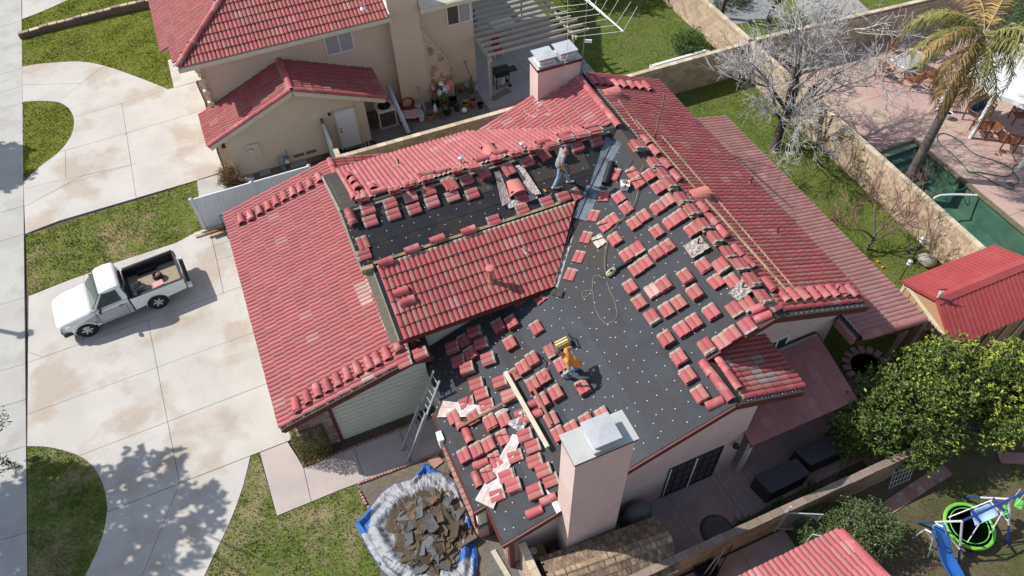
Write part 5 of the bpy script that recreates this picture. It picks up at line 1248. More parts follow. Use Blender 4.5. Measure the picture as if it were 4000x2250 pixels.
for sx, w0 in ((-1,.42),(1,.42)):
    a = [g+PW.e*sx*.28+PW.up*.75+PW.n*.03, g+PW.e*sx*.50+PW.up*.72+PW.n*.10, g+PW.e*sx*.72-PW.up*.52+PW.n*.10, g+PW.e*sx*.34-PW.up*.42+PW.n*.03]
    q.prism(a, off=-PW.n*.01)
q.prism([g-PW.e*.55-PW.up*.40+PW.n*.03, g+PW.e*.62-PW.up*.40+PW.n*.03, g+PW.e*.55-PW.up*.62+PW.n*.05, g-PW.e*.50-PW.up*.66+PW.n*.05], off=-PW.n*.01)
q.build('flashing', LEAD, t)
round_vent(P7, 2380, 372, 'terracotta half round roof vent high on the garden slope near the rear')
round_vent(P7, 2722, 768, 'terracotta half round roof vent beside the long battens and ridge stacks')
round_vent(PF, 1918, 602, 'terracotta roof vent dome peeping over the wing ridge', r=.3)
def pipe_vent(P, px, py, h, lab, col, r=.028, flash=None, fr=.2, cap=None):
    g = P.px(px, py, 0); t = thing('vent_pipe', g, lab, 'vent pipe')
    MB().tube([g, g+V((0,0,h))], r, 10).build('pipe', col, t)
    if flash:
        vs = [g+(P.e*math.cos(a)*fr*random.uniform(.7,1.3)+P.up*math.sin(a)*fr*random.uniform(.6,1.2))+P.n*random.uniform(.05,.09) for a in [i*.7 for i in range(9)]]
        b = len(vs); MB().add(vs+[g+P.n*.12], [(i,(i+1)%b,b) for i in range(b)]).build('flashing', flash, t)
    if cap: MB().lathe([(.075,h-.06),(.085,h-.05),(.085,h+.01),(.05,h+.03),(0,h+.03)], g, 14).build('cap', cap, t)
    return t
BRP = M('pipe_brown', (.10,.035,.03), .7)
pipe_vent(PF, 1200+1155/3.22, 550+315/3.22, .33, 'brown vent pipe with white crumpled collar on the far wing slope', BRP, flash=LEAD, fr=.25)
pipe_vent(PF, 1750+165/3.22, 400+790/3.22, .33, 'shiny capped vent pipe on the wing ridge', GALV, r=.045, cap=GALV)
pipe_vent(PF, 1750+930/3.22, 400+600/3.22, .3, 'small galvanised mushroom vent on the wing ridge above the worker side', GALV, r=.04, cap=GALV)
pipe_vent(P7, 2660+715/1.922, 750+325/1.922, .42, 'brown vent pipe in the middle of the garden slope', BRP, flash=TINP, fr=.14)
pipe_vent(P7, 2600+955/2.898, 700+70/2.898, .42, 'brown vent pipe with lifted tile on the outer garden slope', BRP, flash=TINP, fr=.14)
pipe_vent(P7, 2660+1160/1.922, 750+770/1.922, .42, 'brown vent pipe standing in the row of overlapping ridge tiles', BRP, flash=TINP, fr=.14)
pipe_vent(PN, 1417, 38, .35, 'vent pipe with shiny flared collar on the neighbour main roof', TINP, flash=GALV, fr=.22)
pipe_vent(P7, 2557, 550, .35, 'brown pipe with a tied rope beside the battens', BRP)
pipe_vent(PW, 2050, 988, .3, 'thin vent pipe with white splayed collar on the tiled wing slope', TINP, r=.02, flash=LEAD, fr=.2)
c = P6.px(2728, 956, .1); t = pipe_vent(P6, 2722, 965, .4, 'brown vent pipe through the upper crumpled flashing sheet', BRP); 
def sheetmetal(P, pts, lab, mat=LEAD, h=.06, amp=.05, n=12, cat='flashing', name='metal_flashing', base=.0):
    c = [P.px(x, y, base) for x, y in pts]; a, b, c_, d = c; vs, fs = [], []; rnd = random.Random(len(lab))
    for i in range(n+1):
        for j in range(n+1):
            u, v = i/n, j/n; p = (a.lerp(b, u)).lerp(d.lerp(c_, u), v)
            vs.append(p+P.n*(h+amp*(mnoise.noise(V((u*3,v*3,len(lab))))+.5*mnoise.noise(V((u*8,v*8,2))))))
    for i in range(n):
        for j in range(n): k = i*(n+1)+j; fs.append((k,k+1,k+n+2,k+n+1))
    o = MB().add(vs, fs).build(name, mat); s_ = o.modifiers.new('s','SOLIDIFY'); s_.thickness = .005; return tag(o, lab, cat)
sheetmetal(P6, [(2668,965),(2735,925),(2775,970),(2705,1012)], 'upper crumpled metal flashing sheet lying around a pipe near the ridge', base=.10, amp=.09)
pipe_vent(P6, 2895, 1138, .42, 'brown vent pipe through the lower crumpled flashing sheet', BRP)
sheetmetal(P6, [(2845,1150),(2900,1090),(2942,1138),(2885,1178)], 'lower crumpled metal flashing sheet lying around a pipe near the ridge', base=.12, amp=.09)
sheetmetal(P6, [(1985,1660),(2050,1600),(2060,1655),(2040,1695)], 'shiny crumpled foil sheet near the middle of the lower roof', mat=GALV, base=.06, amp=.12)
sheetmetal(P6, [(1710,1632),(1735,1568),(1990,1600),(1975,1630)], 'long flat painted metal flashing lying under broken tiles', mat=TINP, base=.02, amp=.02)
sheetmetal(P6, [(2005,1698),(2040,1705),(1930,1990),(1858,1955)], 'long folded metal flashing strip near the lower roof corner', mat=TINP, base=.03, amp=.015)
sheetmetal(P6, [(2165,1130),(2205,1140),(2195,1165),(2150,1150)], 'bent felt scrap at the foot of the painted valley', mat=FELTO, base=.02, amp=.02)
# round painted flue on tiled wing
g = PW.px(1918, 1105, 0); fl = thing('flue_vent', g, 'tall terracotta flue vent with round cap on the tiled wing slope', 'flue')
MB().lathe([(.14,0),(.10,.16),(.085,.18),(.085,.55),(.075,.56),(.075,.62),(.145,.64),(.145,.74),(.08,.77),(0,.77)], g, 16).build('flue_pipe', VENTC, fl, smooth=False)
MB().prism([g+PW.e*.38*a+PW.up*.3*b+PW.n*.07 for a,b in ((-1,-1.1),(1,-1),(.6,.7),(-.6,.6))], off=-PW.n*.01).build('flashing', TINP, fl)
# wooden battens
def plank(P, p1, p2, w, h, mat, lab, base=.08, name='batten', cat='batten', group=None):
    a, b = P.px(*p1, base+h/2), P.px(*p2, base+h/2); return tag(MB().bar(a, b, w, h, up=P.n).build(name, mat, bevel=.004), lab, cat, group)
gB = 'long wooden battens on the garden slope'
plank(P7, (2414,390), (2502,508), .06, .04, WOODL, 'short batten leading down from the high roof vent', group=gB)
plank(P7, (2485,470), (2715,735), .06, .04, WOODL, 'long upper batten ending at the middle roof vent', group=gB)
plank(P7, (2748,770), (3114,1180), .08, .05, WOODL, 'long lower batten from the middle roof vent towards the front gable', group=gB)
plank(P7, (2582,528), (3146,1176), .05, .04, WOODL, 'longest outer batten running the length of the garden slope', group=gB)
plank(P7, (2430,465), (2460,495), .05, .03, WOODL, 'short scrap of batten left of the long ones', group=gB)
plank(P6, (1600+1085/2.898,1250+590/2.898), (1600+1565/2.898,1250+1440/2.898), .14, .10, BEAMW, 'long weathered cream beam lying across the lower roof stacks', base=.17, name='beam', cat='beam')
plank(P6, (1600+1395/2.898,1250+760/2.898), (1600+1610/2.898,1250+1180/2.898), .09, .05, WOODB, 'dark brown plank resting on three tile stacks', base=.2, name='plank', cat='plank')
plank(P6, (1600+550/2.898,1250+1220/2.898), (1600+1210/2.898,1250+860/2.898), .08, .05, WOODB, 'orange brown plank lying crosswise over broken tiles', base=.16, name='plank', cat='plank')
# roll of felt and felt scraps
a, b = P6.px(2200+520/3.22+2, 300+1370/3.22-6, .12), P6.px(2200+610/3.22, 300+1080/3.22, .12)
fr_ = thing('felt_roll', (a+b)/2, 'roll of black roofing felt lying along the valley metal', 'felt roll'); MB().tube([a,b], .13, 18).build('roll', BLACKP, fr_, smooth=False); MB().tube([a-(b-a).normalized()*.003,a+(b-a).normalized()*.01], .05, 10).build('core', DARK, fr_)
for pts, lab in (([(2408,645),(2425,640),(2432,670),(2418,674)],'small black felt scrap beside the felt roll'),([(2425,635),(2475,625),(2440,680)],'pointed black felt scrap between broken tiles near the valley')):
    c = [P6.px(x,y,.03) for x,y in pts]; tag(MB().prism(c, off=-P6.n*.01).build('felt_scrap', FELT), lab, 'felt scrap')
# bucket of mortar
g = P6.px(2200+768/3.22, 650+285/3.22, 0); bk = thing('bucket', g, 'square white tub of mortar rubble near the valley', 'bucket')
MB().lathe([(.15,0),(.20,.28),(.22,.28),(.22,.26),(.2,.26)], g, 4, M=Matrix.Rotation(.35,3,'Z')).build('tub', WHITE, bk, bevel=.02); 
q = MB(); rnd = random.Random(2)
for i in range(14): q.lathe([(0,.0),(.06,.02),(.045,.07),(0,.09)], g+V((rnd.uniform(-.1,.1),rnd.uniform(-.1,.1),.2+rnd.uniform(0,.06))), 6, M=Matrix.Rotation(rnd.uniform(0,3),3,'X'))
q.build('rubble', M('mortar_rubble', (.26,.17,.12), .95, fine=.3), bk)
# leaf blower with its cord
a = P6.px(2200+545/3.22, 650+1370/3.22, .12); b = P6.px(2200+660/3.22, 650+1290/3.22, .10); c = P6.px(2200+865/3.22, 650+1180/3.22, .08)
lb = thing('leaf_blower', a, 'pale green electric leaf blower with long black tube', 'leaf blower')
d = (b-a).normalized(); MB().tube([a,a+d*.08,a+(b-a)*.5,a+(b-a)*.8,b], [.05,.10,.11,.08,.055], 12).build('motor_body', M('blower_green', (.42,.46,.27), .5, fine=.1), lb, smooth=True)
MB().tube([b-d*.05,b+(c-b)*.5,c], [.05,.048,.042], 12).build('blower_tube', BLACKP, lb); MB().tube([a+V((0,0,.08)),a+d*.1+V((0,0,.17)),a+d*.26+V((0,0,.17)),a+d*.33+V((0,0,.08))], .018, 6).build('handle', M('blower_light', (.55,.58,.42), .5), lb)
MB().box(a+d*.17+V((0,0,.10)), (.10,.07,.03), rz=math.atan2(d.y,d.x)).build('badge', BLACKP, lb)
def rope(P, pts, lab, col, r=.011, name='cord', wig=.012, base=.02, cat='cord'):
    W3 = [P.px(x, y, base) for x, y in pts]; out = []
    for i in range(len(W3)-1):
        p0 = W3[max(i-1,0)]; p1 = W3[i]; p2 = W3[i+1]; p3 = W3[min(i+2,len(W3)-1)]
        for k in range(8):
            t = k/8; q_ = .5*((2*p1)+(p2-p0)*t+(2*p0-5*p1+4*p2-p3)*t*t+(3*p1-p0-3*p2+p3)*t**3); out.append(q_+P.e*random.gauss(0,wig)+P.up*random.gauss(0,wig)*.5)
    out.append(W3[-1]); return tag(MB().tube(out, r, 5).build(name, col), lab, cat)
CORD = M('cord_tan', (.25,.20,.13), .85, fine=.25)
I1_ = lambda L: [(2200+x/3.22, 650+y/3.22) for x, y in L]
rope(P6, I1_([(1010,-10),(975,60),(945,140),(950,240),(935,350),(885,480),(830,570),(740,660),(640,770),(570,860),(550,960),(530,1060),(520,1200),(530,1340)]), 'tan extension cord trailing from the ridge down to the leaf blower', CORD, base=.09)
I5_ = lambda L: [(1330+x/1.922, 750+y/1.922) for x, y in L]
rope(P6, I5_([(1965,645),(1935,625),(1900,635),(1895,690),(1885,740),(1850,785),(1820,790),(1815,765),(1840,742),(1885,740),(1900,780),(1910,860),(1940,930),(1975,975),(2010,990),(2050,970),(2075,920),(2070,870),(2050,800),(2020,740),(2000,670)]), 'looped tan extension cord on the open felt below the leaf blower', CORD)
rope(P7, [(2200+1265/3.22,300+205/3.22),(2200+1245/3.22,300+350/3.22),(2200+1200/3.22,300+500/3.22),(2200+1170/3.22,300+650/3.22),(2557,535)], 'tan rope hanging over the garden slope from the brown pipe', CORD, base=.12, wig=.006)
rope(PW, [(2200-420/3.22+0,400+850/3.22),(2095,705),(2120,735),(2132,745)], 'thin black cord on the stripped wing slope near the worker', BLACKP, r=.008)
tag(MB().tube([PW.px(2123,740,.03),PW.px(2133,748,.03)], .03, 8).build('knife', M('knife_yellow', (.6,.42,.03), .5)), 'small yellow knife on the felt by the black cord', 'knife')
rope(P6, [(2185,1370),(2170,1375),(2110,1382),(2120,1400),(2135,1415),(2130,1440),(2112,1440),(2110,1410),(2125,1395)], 'black hose coil on the felt between tile stacks left of the worker', BLACKP, r=.02, wig=.004, name='hose', cat='hose')
rope(P6, [(2200,1395),(2208,1405),(2190,1420),(2188,1440),(2205,1448)], 'short white air line at the feet of the worker', WHITE, r=.012, wig=.003, name='hose', cat='hose')
rope(P6, [(2045,425),(2060,445),(2090,455),(2100,430),(2080,415),(2120,400),(2150,440),(2130,450)], 'white cable loops on the tiles at the rear chimney foot', WHITE, r=.01, wig=.006, base=.09)
# yellow jobsite compressor in its frame
g = P6.px(2205, 1350, 0); cp_ = thing('air_compressor', g, 'yellow and black jobsite radio compressor in tubular frame beside the orange worker', 'compressor')
x = (P6.px(2255,1325,0)-P6.px(2185,1360,0)).normalized(); z = P6.n; y = z.cross(x); T3 = Matrix((x,y,z)).transposed(); YEL = M('tool_yellow', (.55,.42,.12), .5, c2=(.6,.5,.2), sc=8, fine=.2)
MB().box(g+z*.2, (.46,.26,.26), M=T3).build('body', YEL, cp_, bevel=.04); q = MB()
for i in (-.08,.02,.1): q.box(g+z*.335+y*i, (.44,.025,.02), M=T3)
q.build('trim', BLACKP, cp_)
for sx in (-1,1):
    q = MB(); q.tube([g+x*.28*sx+y*a+z*b for a,b in ((-.17,.04),(-.17,.38),(.17,.38),(.17,.04),(-.17,.04))], .022, 6); q.build('frame', BLACKP, cp_)
# antenna on the rear chimney
an = thing('tv_antenna', (11.75,21.25,5.8), 'tall television antenna with white elements on a mast at the rear chimney', 'antenna')
mb_ = V((11.62,21.1,5.85)); mt_ = V((11.72,21.1,11.2)); MB().tube([mb_,mt_], .022, 8).build('mast', M('mast_grey', (.12,.12,.13), .5), an)
def atz(px, py, z): return at(px, py, z)
A_ = at(2230, -60, 9.6); B_ = at(2434, 122, 9.6); MB().tube([A_,B_], .022, 6).build('boom', WHITE, an); MB().tube([A_+V((0,0,-.12)),B_], .012, 6).build('boom', WHITE, an)
dB_ = (B_-A_).normalized(); perp = dB_.cross(V((0,0,1))).normalized()
EL = [((2264,25),(2215,-20)),]
tips = [((2434,122),(2250,143),(2490,25)),((2405,98),(2240,120),(2465,5)),((2370,75),(2225,100),(2425,-15)),((2340,55),(2190,78),(2385,-25)),((2315,38),(2170,55),(2345,-35)),((2290,15),(2150,30),(2310,-50))]
for m_, l_, r_ in tips:
    q = MB(); q.tube([at(*l_,9.35),at(*m_,9.6)], .0065, 5).tube([at(*m_,9.6),at(*r_,9.35)], .0065, 5); q.build('element', WHITE, an)
MB().tube([V((11.69,21.1,9.6)), at(2300,5,9.6)], .015, 5).build('clamp', GALV, an)
MB().box(V((11.78,21.05,7.55)), (.28,.07,.10), rz=-.5).build('bracket', WHITE, an)
MB().tube([at(2218,-40,9.8),V((10.95,21.0,7.2)),V((10.9,21.1,6.95)),V((10.88,21.14,6.2)),V((10.7,21.15,5.6)),P6.px(2190,400,.08)], .008, 4).build('lead_cable', M('cable_pale', (.5,.48,.42), .7), an)
# ladder
la = thing('ladder', at(1585,1780), 'aluminium extension ladder leaning on the low eave beside the garage wall', 'ladder')
bl, br = at(1578,1757,.03), at(1594,1800,.03); tl, tr_ = at(1691,1445,3.0), at(1720,1492,3.0)
cc = (tl+tr_)/2; w2 = (tr_-tl).normalized()*.21; tl, tr_ = cc-w2, cc+w2; cb_ = (bl+br)/2; w3 = (br-bl).normalized()*.21; w3 = w2*1.08; bl, br = cb_-w3, cb_+w3
AL = M('aluminium', (.50,.51,.53), .35, metal=.6, fine=.06, c2=(.42,.43,.45))
for a, b in ((bl,tl),(br,tr_)): MB().bar(a, b, .03, .075, up=(tr_-tl)).build('rail', AL, la)
for a, b in ((bl,tl),(br,tr_)): MB().bar(a.lerp(b,.0)+V((-.05,0,.04)), a.lerp(b,.6)+V((-.05,0,.04)), .03, .07, up=(tr_-tl)).build('rail', AL, la)
for i in range(13): MB().bar(bl.lerp(tl,(i+.6)/13.2), br.lerp(tr_,(i+.6)/13.2), .035, .03).build('rung', AL, la)
for a in (bl, br): MB().box(a+V((0,0,.0)), (.12,.05,.04)).build('foot', BLACKP, la)
# meter box and loose wires at the eave corner
mbx = thing('meter_box', (2.0,11.0,1.6), 'small white meter box under the low eave', 'meter box'); MB().box((1.93,11.1,2.0),(.18,.35,.5)).build('body', WHITE, mbx, bevel=.02); MB().tube([(1.93,10.95,1.75),(1.85,10.85,1.4),(1.95,10.8,1.0),(1.8,10.7,.6)], .01, 5).build('wire', M('wire_green', (.08,.14,.11), .7), mbx)
# weeds on tiles
for px,py in ((2004,1450),(2130,1472),(2614,962)):
    g = P6.px(px,py,.2); q = MB()
    for i in range(22):
        a = random.uniform(0,6.28); l_ = random.uniform(.04,.13); p = g+V((math.cos(a)*l_, math.sin(a)*l_, random.uniform(-.01,.05))); q.tube([g,p], .004, 3)
    tag(q.build('weed_clump', M('dry_weed', (.22,.18,.10), .9)), 'dry weed clump lying on a tile, %s' % {2004:'beside the head of the long cream beam',2130:'on the stack left of the worker in orange',2614:'near the upper crumpled flashing'}[px], 'weeds')
# ============================================================ PICKUP TRUCK
def disc(q, c, r, w, n=24, axis='Y', mi=0):
    q.lathe([(r,-w/2),(r,w/2)], c, n, mi=mi, M=Matrix.Rotation(math.pi/2,3,'X')); return q
th_ = math.atan2(22.06-21.72, -5.97+8.73); 
f0 = V((-8.73,21.74,0)); nrm_ = V((-math.sin(th_), math.cos(th_), 0)); th_ -= .012; org = f0 + nrm_*.84 - V((math.cos(th_), math.sin(th_),0))*(.86*.955-.14)
tk = thing('pickup_truck', org, 'white pickup truck with open black-lined bed of tools on the driveway', 'pickup truck', rz=th_); tk.scale = (.955, 1, 1)
PAINT = M('car_paint_white', (.74,.75,.75), .22, c2=(.72,.73,.73), fine=.02, spec=.6)
CGL = M('car_glass', (.045,.065,.06), .06, spec=.9, fine=0); TRIM = M('car_trim_dark', (.018,.02,.025), .5, fine=.05); TYRE = M('tyre_rubber', (.016,.016,.016), .85, bump=.2, bsc=60)
RIM = M('rim_silver', (.60,.60,.58), .4, metal=.3, fine=.06)
def loft(secs, n=9, close=True):
    "secs: (x, halfwidth, z0, z1, corner radius) rounded-top boxes"
    vs, fs = [], []
    for x, hw, z0, z1, r in secs:
        ring = [(-hw, z0)]
        for k in range(n//2+1): a = math.pi-math.pi/2*k/(n//2); ring.append((-hw+r+r*math.cos(a), z1-r+r*math.sin(a)))
        for k in range(n//2+1): a = math.pi/2-math.pi/2*k/(n//2); ring.append((hw-r+r*math.cos(a), z1-r+r*math.sin(a)))
        ring.append((hw, z0)); m = len(ring); vs += [V((x, y, z)) for y, z in ring]
    for i in range(len(secs)-1):
        for j in range(m): fs.append((i*m+j, i*m+(j+1)%m, (i+1)*m+(j+1)%m, (i+1)*m+j))
    if close: fs += [tuple(range(m)), tuple((len(secs)-1)*m+j for j in range(m))]
    return vs, fs
def lb_(q, nm, mat, smooth=False, bevel=0, parent=None): return q.build(nm, mat, parent or tk, smooth=smooth, bevel=bevel, local=True)
# hood and cowl
vs, fs = loft([(-.06,.52,.60,.80,.07),(-.01,.66,.52,.90,.10),(.08,.76,.5,.97,.13),(.22,.82,.5,1.02,.15),(.45,.865,.5,1.06,.16),(.8,.885,.5,1.10,.17),(1.2,.885,.5,1.135,.17),(1.45,.885,.5,1.15,.16)],n=12)
lb_(MB().add(vs, fs), 'hood', PAINT, smooth=True)
# cab lower
vs, fs = loft([(1.42,.885,.40,1.08,.10),(2.72,.885,.40,1.12,.10)]); lb_(MB().add(vs, fs), 'cab_body', PAINT)
# greenhouse frame + roof
def gh(z, t): return None
lo = [(1.38,.83,1.10),(2.75,.83,1.12)]; hi = [(1.98,.66,1.71),(2.66,.66,1.73)]
vs = []; 
for (x,hw,z) in (lo[0],lo[1],hi[1],hi[0]): vs += [V((x,-hw,z)),V((x,hw,z))]
q = MB().add(vs, [(0,1,3,2),(2,3,5,4),(4,5,7,6),(6,7,1,0),(0,2,4,6),(1,7,5,3)]); lb_(q, 'cab_pillars', PAINT, bevel=.03)
vs, fs = loft([(1.92,.64,1.66,1.71,.03),(2.05,.70,1.66,1.765,.07),(2.33,.715,1.66,1.79,.08),(2.60,.705,1.66,1.775,.07),(2.73,.66,1.66,1.72,.04)]); lb_(MB().add(vs, fs), 'roof', PAINT, smooth=True)
e = .012
def gpane(nm, pts, off): 
    q = MB(); q.prism([V(p)+V(off)*e for p in pts], off=V(off)*.012); return lb_(q, nm, CGL)
ws = gpane('windscreen', [(1.43,-.785,1.16),(1.43,.785,1.16),(1.95,.645,1.68),(1.95,-.645,1.68)], (-.75,0,.66))
q = MB(); q.tube([(1.49,-.55,1.16),(1.56,.05,1.24)], .012, 5).tube([(1.49,.1,1.16),(1.56,.62,1.24)], .012, 5); lb_(q, 'wiper', TRIM)
q = MB(); q.box((1.44,0,1.105),(.12,1.55,.03)); lb_(q, 'cowl', TRIM)
for s_ in (-1, 1):
    gpane('side_window', [(1.56,s_*.822,1.15),(2.54,s_*.824,1.17),(2.50,s_*.682,1.66),(1.98,s_*.675,1.65)], (0,s_*1,.3))
gpane('rear_window', [(2.745,-.68,1.2),(2.745,.68,1.2),(2.67,.60,1.64),(2.67,-.60,1.64)], (1,0,.2))
q = MB(); q.box((2.735,0,1.69),(.04,.32,.05)); lb_(q, 'brake_light', M('lamp_red', (.25,.02,.02), .3))
# side panels with wheel arches
def side(s_):
    y = .885; z0 = .40
    def arc(cx, r=.43): return [(cx+r*math.cos(a), .36+r*math.sin(a)) for a in [math.pi-math.pi*k/12 for k in range(13)] if .36+r*math.sin(a) > z0-.01]
    pr = [(.0,.52),(.06,.45)] + [(.40,.45)] + arc(.86) + [(1.35,z0)] + [(2.72,z0)] + [(2.72,1.0),(1.42,1.0),(.8,.96),(.3,.88),(.03,.75)]
    tap = lambda x: .885-.24*max(0,(.32-x)/.32)**2
    q = MB(); a_ = [V((x, s_*tap(x), z)) for x, z in pr]; q.prism(a_, off=(0,-s_*.05,0)); lb_(q, 'fender', PAINT)
    pr = [(2.78,z0+.02)] + arc(3.64) + [(4.12,.46),(4.86,.52),(4.9,1.04),(2.78,1.06)]
    q = MB(); q.prism([V((x, s_*(y-.01), z)) for x, z in pr], off=(0,-s_*.07,0)); lb_(q, 'bed_side', PAINT, bevel=.015)
    for cx in (.86, 3.64):
        q = MB(); pts = [(cx+.44*math.cos(a), s_*(y+.006), .36+.44*math.sin(a)) for a in [math.pi*k/14 for k in range(15)]]; q.tube(pts, .016, 6); lb_(q, 'arch_lip', PAINT, smooth=True)
        q = MB(); disc(q, (cx, s_*.70, .40), .44, .2); lb_(q, 'wheel_well', DARK)
        q = MB(); q.lathe([(.21,-.12),(.34,-.125),(.375,-.08),(.38,0),(.375,.08),(.34,.125),(.21,.12)], (cx, s_*.78, .375), 28, M=Matrix.Rotation(math.pi/2,3,'X'), cap=False); w_ = lb_(q, 'wheel', TYRE, smooth=True)
        q = MB(); q.lathe([(.235,-.11),(.235,.06),(.20,.085)], (cx, s_*.80, .375), 24, M=Matrix.Rotation(s_*-math.pi/2,3,'X'), cap=False); 
        r_ = q.build('rim', RIM, w_, local=True)
        q = MB(); q.lathe([(0,.0),(.19,.0)], (cx, s_*(.80+.045), .375), 20, M=Matrix.Rotation(s_*-math.pi/2,3,'X')); q.build('rim_back', TRIM, w_, local=True)
        q = MB()
        for k in range(6):
            a = k*math.pi/3; q.bar((cx+.04*math.cos(a), s_*(.80+.075), .375+.04*math.sin(a)), (cx+.215*math.cos(a), s_*(.80+.07), .375+.215*math.sin(a)), .07, .03, up=(0,s_,0))
        q.lathe([(.065,0),(.055,.02),(0,.025)], (cx, s_*(.80+.085), .375), 12, M=Matrix.Rotation(s_*-math.pi/2,3,'X')); q.build('spoke', RIM, w_, local=True)
    # door seams, handle, mirror
    q = MB(); q.bar((1.50,s_*.889,.46),(1.46,s_*.889,1.05),.006,.012); q.bar((2.56,s_*.889,.46),(2.58,s_*.889,1.05),.006,.012); q.bar((1.5,s_*.889,.47),(2.56,s_*.889,.47),.006,.012); lb_(q, 'door_seam', TRIM)
    q = MB(); q.box((2.42,s_*.90,.98),(.17,.03,.035)); lb_(q, 'door_handle', TRIM, bevel=.01)
    q = MB(); q.box((1.66,s_*1.00,1.16),(.09,.19,.15)); mr = lb_(q, 'mirror', TRIM, bevel=.03); q = MB(); q.box((1.70,s_*.91,1.13),(.05,.12,.04)); q.build('mirror_arm', TRIM, mr, local=True)
    q = MB(); q.box((.10,s_*.70,.78),(.16,.20,.15)); lb_(q, 'headlight', M('lamp_clear', (.55,.53,.48), .15), bevel=.04)
    q = MB(); q.box((4.89,s_*.80,.88),(.07,.12,.28)); lb_(q, 'taillight', M('lamp_red', (0,0,0)), bevel=.02)
    q = MB(); q.box((3.82,s_*.0,1.07),(0,0,0)) if False else q.bar((2.82,s_*.845,1.075),(4.86,s_*.845,1.075),.09,.03); lb_(q, 'bed_rail', TRIM, bevel=.008)
    if s_ < 0:
        q = MB(); q.box((3.12,s_*.881,.88),(.2,.012,.17)); lb_(q, 'fuel_door', PAINT, bevel=.01)
side(-1); side(1)
q = MB(); q.box((.03,0,.48),(.14,1.42,.22)); lb_(q, 'front_bumper', TRIM, bevel=.05)
for s_ in (-1,1): q = MB(); q.box((.2,s_*.78,.47),(.36,.17,.2)); lb_(q, 'bumper_corner', TRIM, bevel=.05)
q = MB(); q.box((-.0,0,.72),(.05,.9,.2)); lb_(q, 'grille', TRIM, bevel=.02)
q = MB(); q.box((2.0,0,.34),(3.9,1.3,.16)); lb_(q, 'chassis', DARK)
# bed
LIN = M('bed_liner', (.014,.016,.022), .6, bump=.3, bsc=60); CARP = M('plywood_bed', (.33,.27,.20), .9, c2=(.25,.20,.15), sc=5, fine=.2)
q = MB(); q.box((3.82,0,.60),(2.04,1.6,.05)); lb_(q, 'bed_floor', CARP)
for s_ in (-1,1): q = MB(); q.box((3.82,s_*.79,.83),(2.04,.05,.44)); q.box((3.64,s_*.70,.70),(.8,.16,.2)); lb_(q, 'bed_liner', LIN)
q = MB(); q.box((2.80,0,.84),(.05,1.6,.46)); lb_(q, 'bed_front', LIN)
q = MB(); q.box((4.86,0,.80),(.07,1.52,.48)); tg = lb_(q, 'tailgate', PAINT, bevel=.015); q = MB(); q.box((4.82,0,.80),(.02,1.5,.44)); q.box((4.86,0,1.055),(.09,1.54,.03)); q.build('tailgate_liner', LIN, tg, local=True)
q = MB(); q.box((4.905,0,.92),(.02,.22,.09)); q.build('handle', TRIM, tg, local=True)
q = MB(); q.box((5.0,0,.52),(.18,1.7,.16)); lb_(q, 'rear_bumper', PAINT, bevel=.04); q = MB(); q.box((5.02,0,.61),(.15,1.3,.02)); lb_(q, 'bumper_step', TRIM)
bpy.context.view_layer.update()
TW = WM(tk)
def inbed(x, y, z): return TW @ V((x, y, z))
c = inbed(3.15,-.1,.63); t = thing('tool_crate', c, 'white plastic crate of small tools at the front of the pickup bed', 'crate', rz=.2)
MB().lathe([(.2,0),(.24,.24),(.26,.24),(.24,.22),(.2,.02),(0,.02)], (0,0,0), 4, M=Matrix.Rotation(.78,3,'Z')).build('crate', M('crate_white', (.55,.56,.55), .5), t, local=True)
q = MB(); rnd = random.Random(4)
for i in range(9): q.box((rnd.uniform(-.13,.13),rnd.uniform(-.13,.13),.2),(rnd.uniform(.05,.14),.05,.07), rz=rnd.uniform(0,3))
q.build('tools', [M('tool_mix', (.08,.09,.05), .5, c2=(.45,.40,.25), sc=20, amt=1)], t, local=True)
c = inbed(3.98,.12,.63); t = thing('tool_bag', c, 'black and tan tool bag standing in the pickup bed', 'bag'); MB().lathe([(.17,0),(.2,.1),(.17,.24),(.13,.22),(.12,.15)], (0,0,0), 12).build('bag', TRIM, t, local=True, smooth=True); MB().lathe([(.08,.1),(.1,.22),(.04,.27),(0,.27)], (.05,-.02,0), 10).build('contents', M('tan_leather', (.25,.18,.09), .7), t, local=True)
c = inbed(3.95,-.50,.63); t = thing('cooler', c, 'small pink lidded cooler against the near side of the pickup bed', 'cooler', rz=th_+.1); MB().box((0,0,.14),(.36,.28,.27)).build('body', M('cooler_red', (.25,.03,.04), .5), t, local=True, bevel=.02); MB().box((0,0,.3),(.38,.3,.06)).build('lid', M('cooler_pink', (.62,.30,.32), .5), t, local=True, bevel=.02)
c = inbed(3.25,-.55,.63); t = thing('drill_case', c, 'dark blue drill and hoses heaped behind the cab in the pickup bed', 'tool'); MB().box((0,0,.1),(.4,.16,.16), rz=.4).box((-.1,.1,.06),(.2,.3,.1)).build('case', M('navy_case', (.02,.03,.06), .5), t, local=True, bevel=.03)
c = inbed(2.98,-.3,.63); t = thing('water_jug', c, 'pale clear water bottle lying next to the tool crate', 'bottle'); MB().tube([(0,-.15,.07),(0,.12,.07),(0,.16,.07)], [.07,.07,.03], 10).build('bottle', M('clear_plastic', (.5,.52,.54), .2), t, local=True)
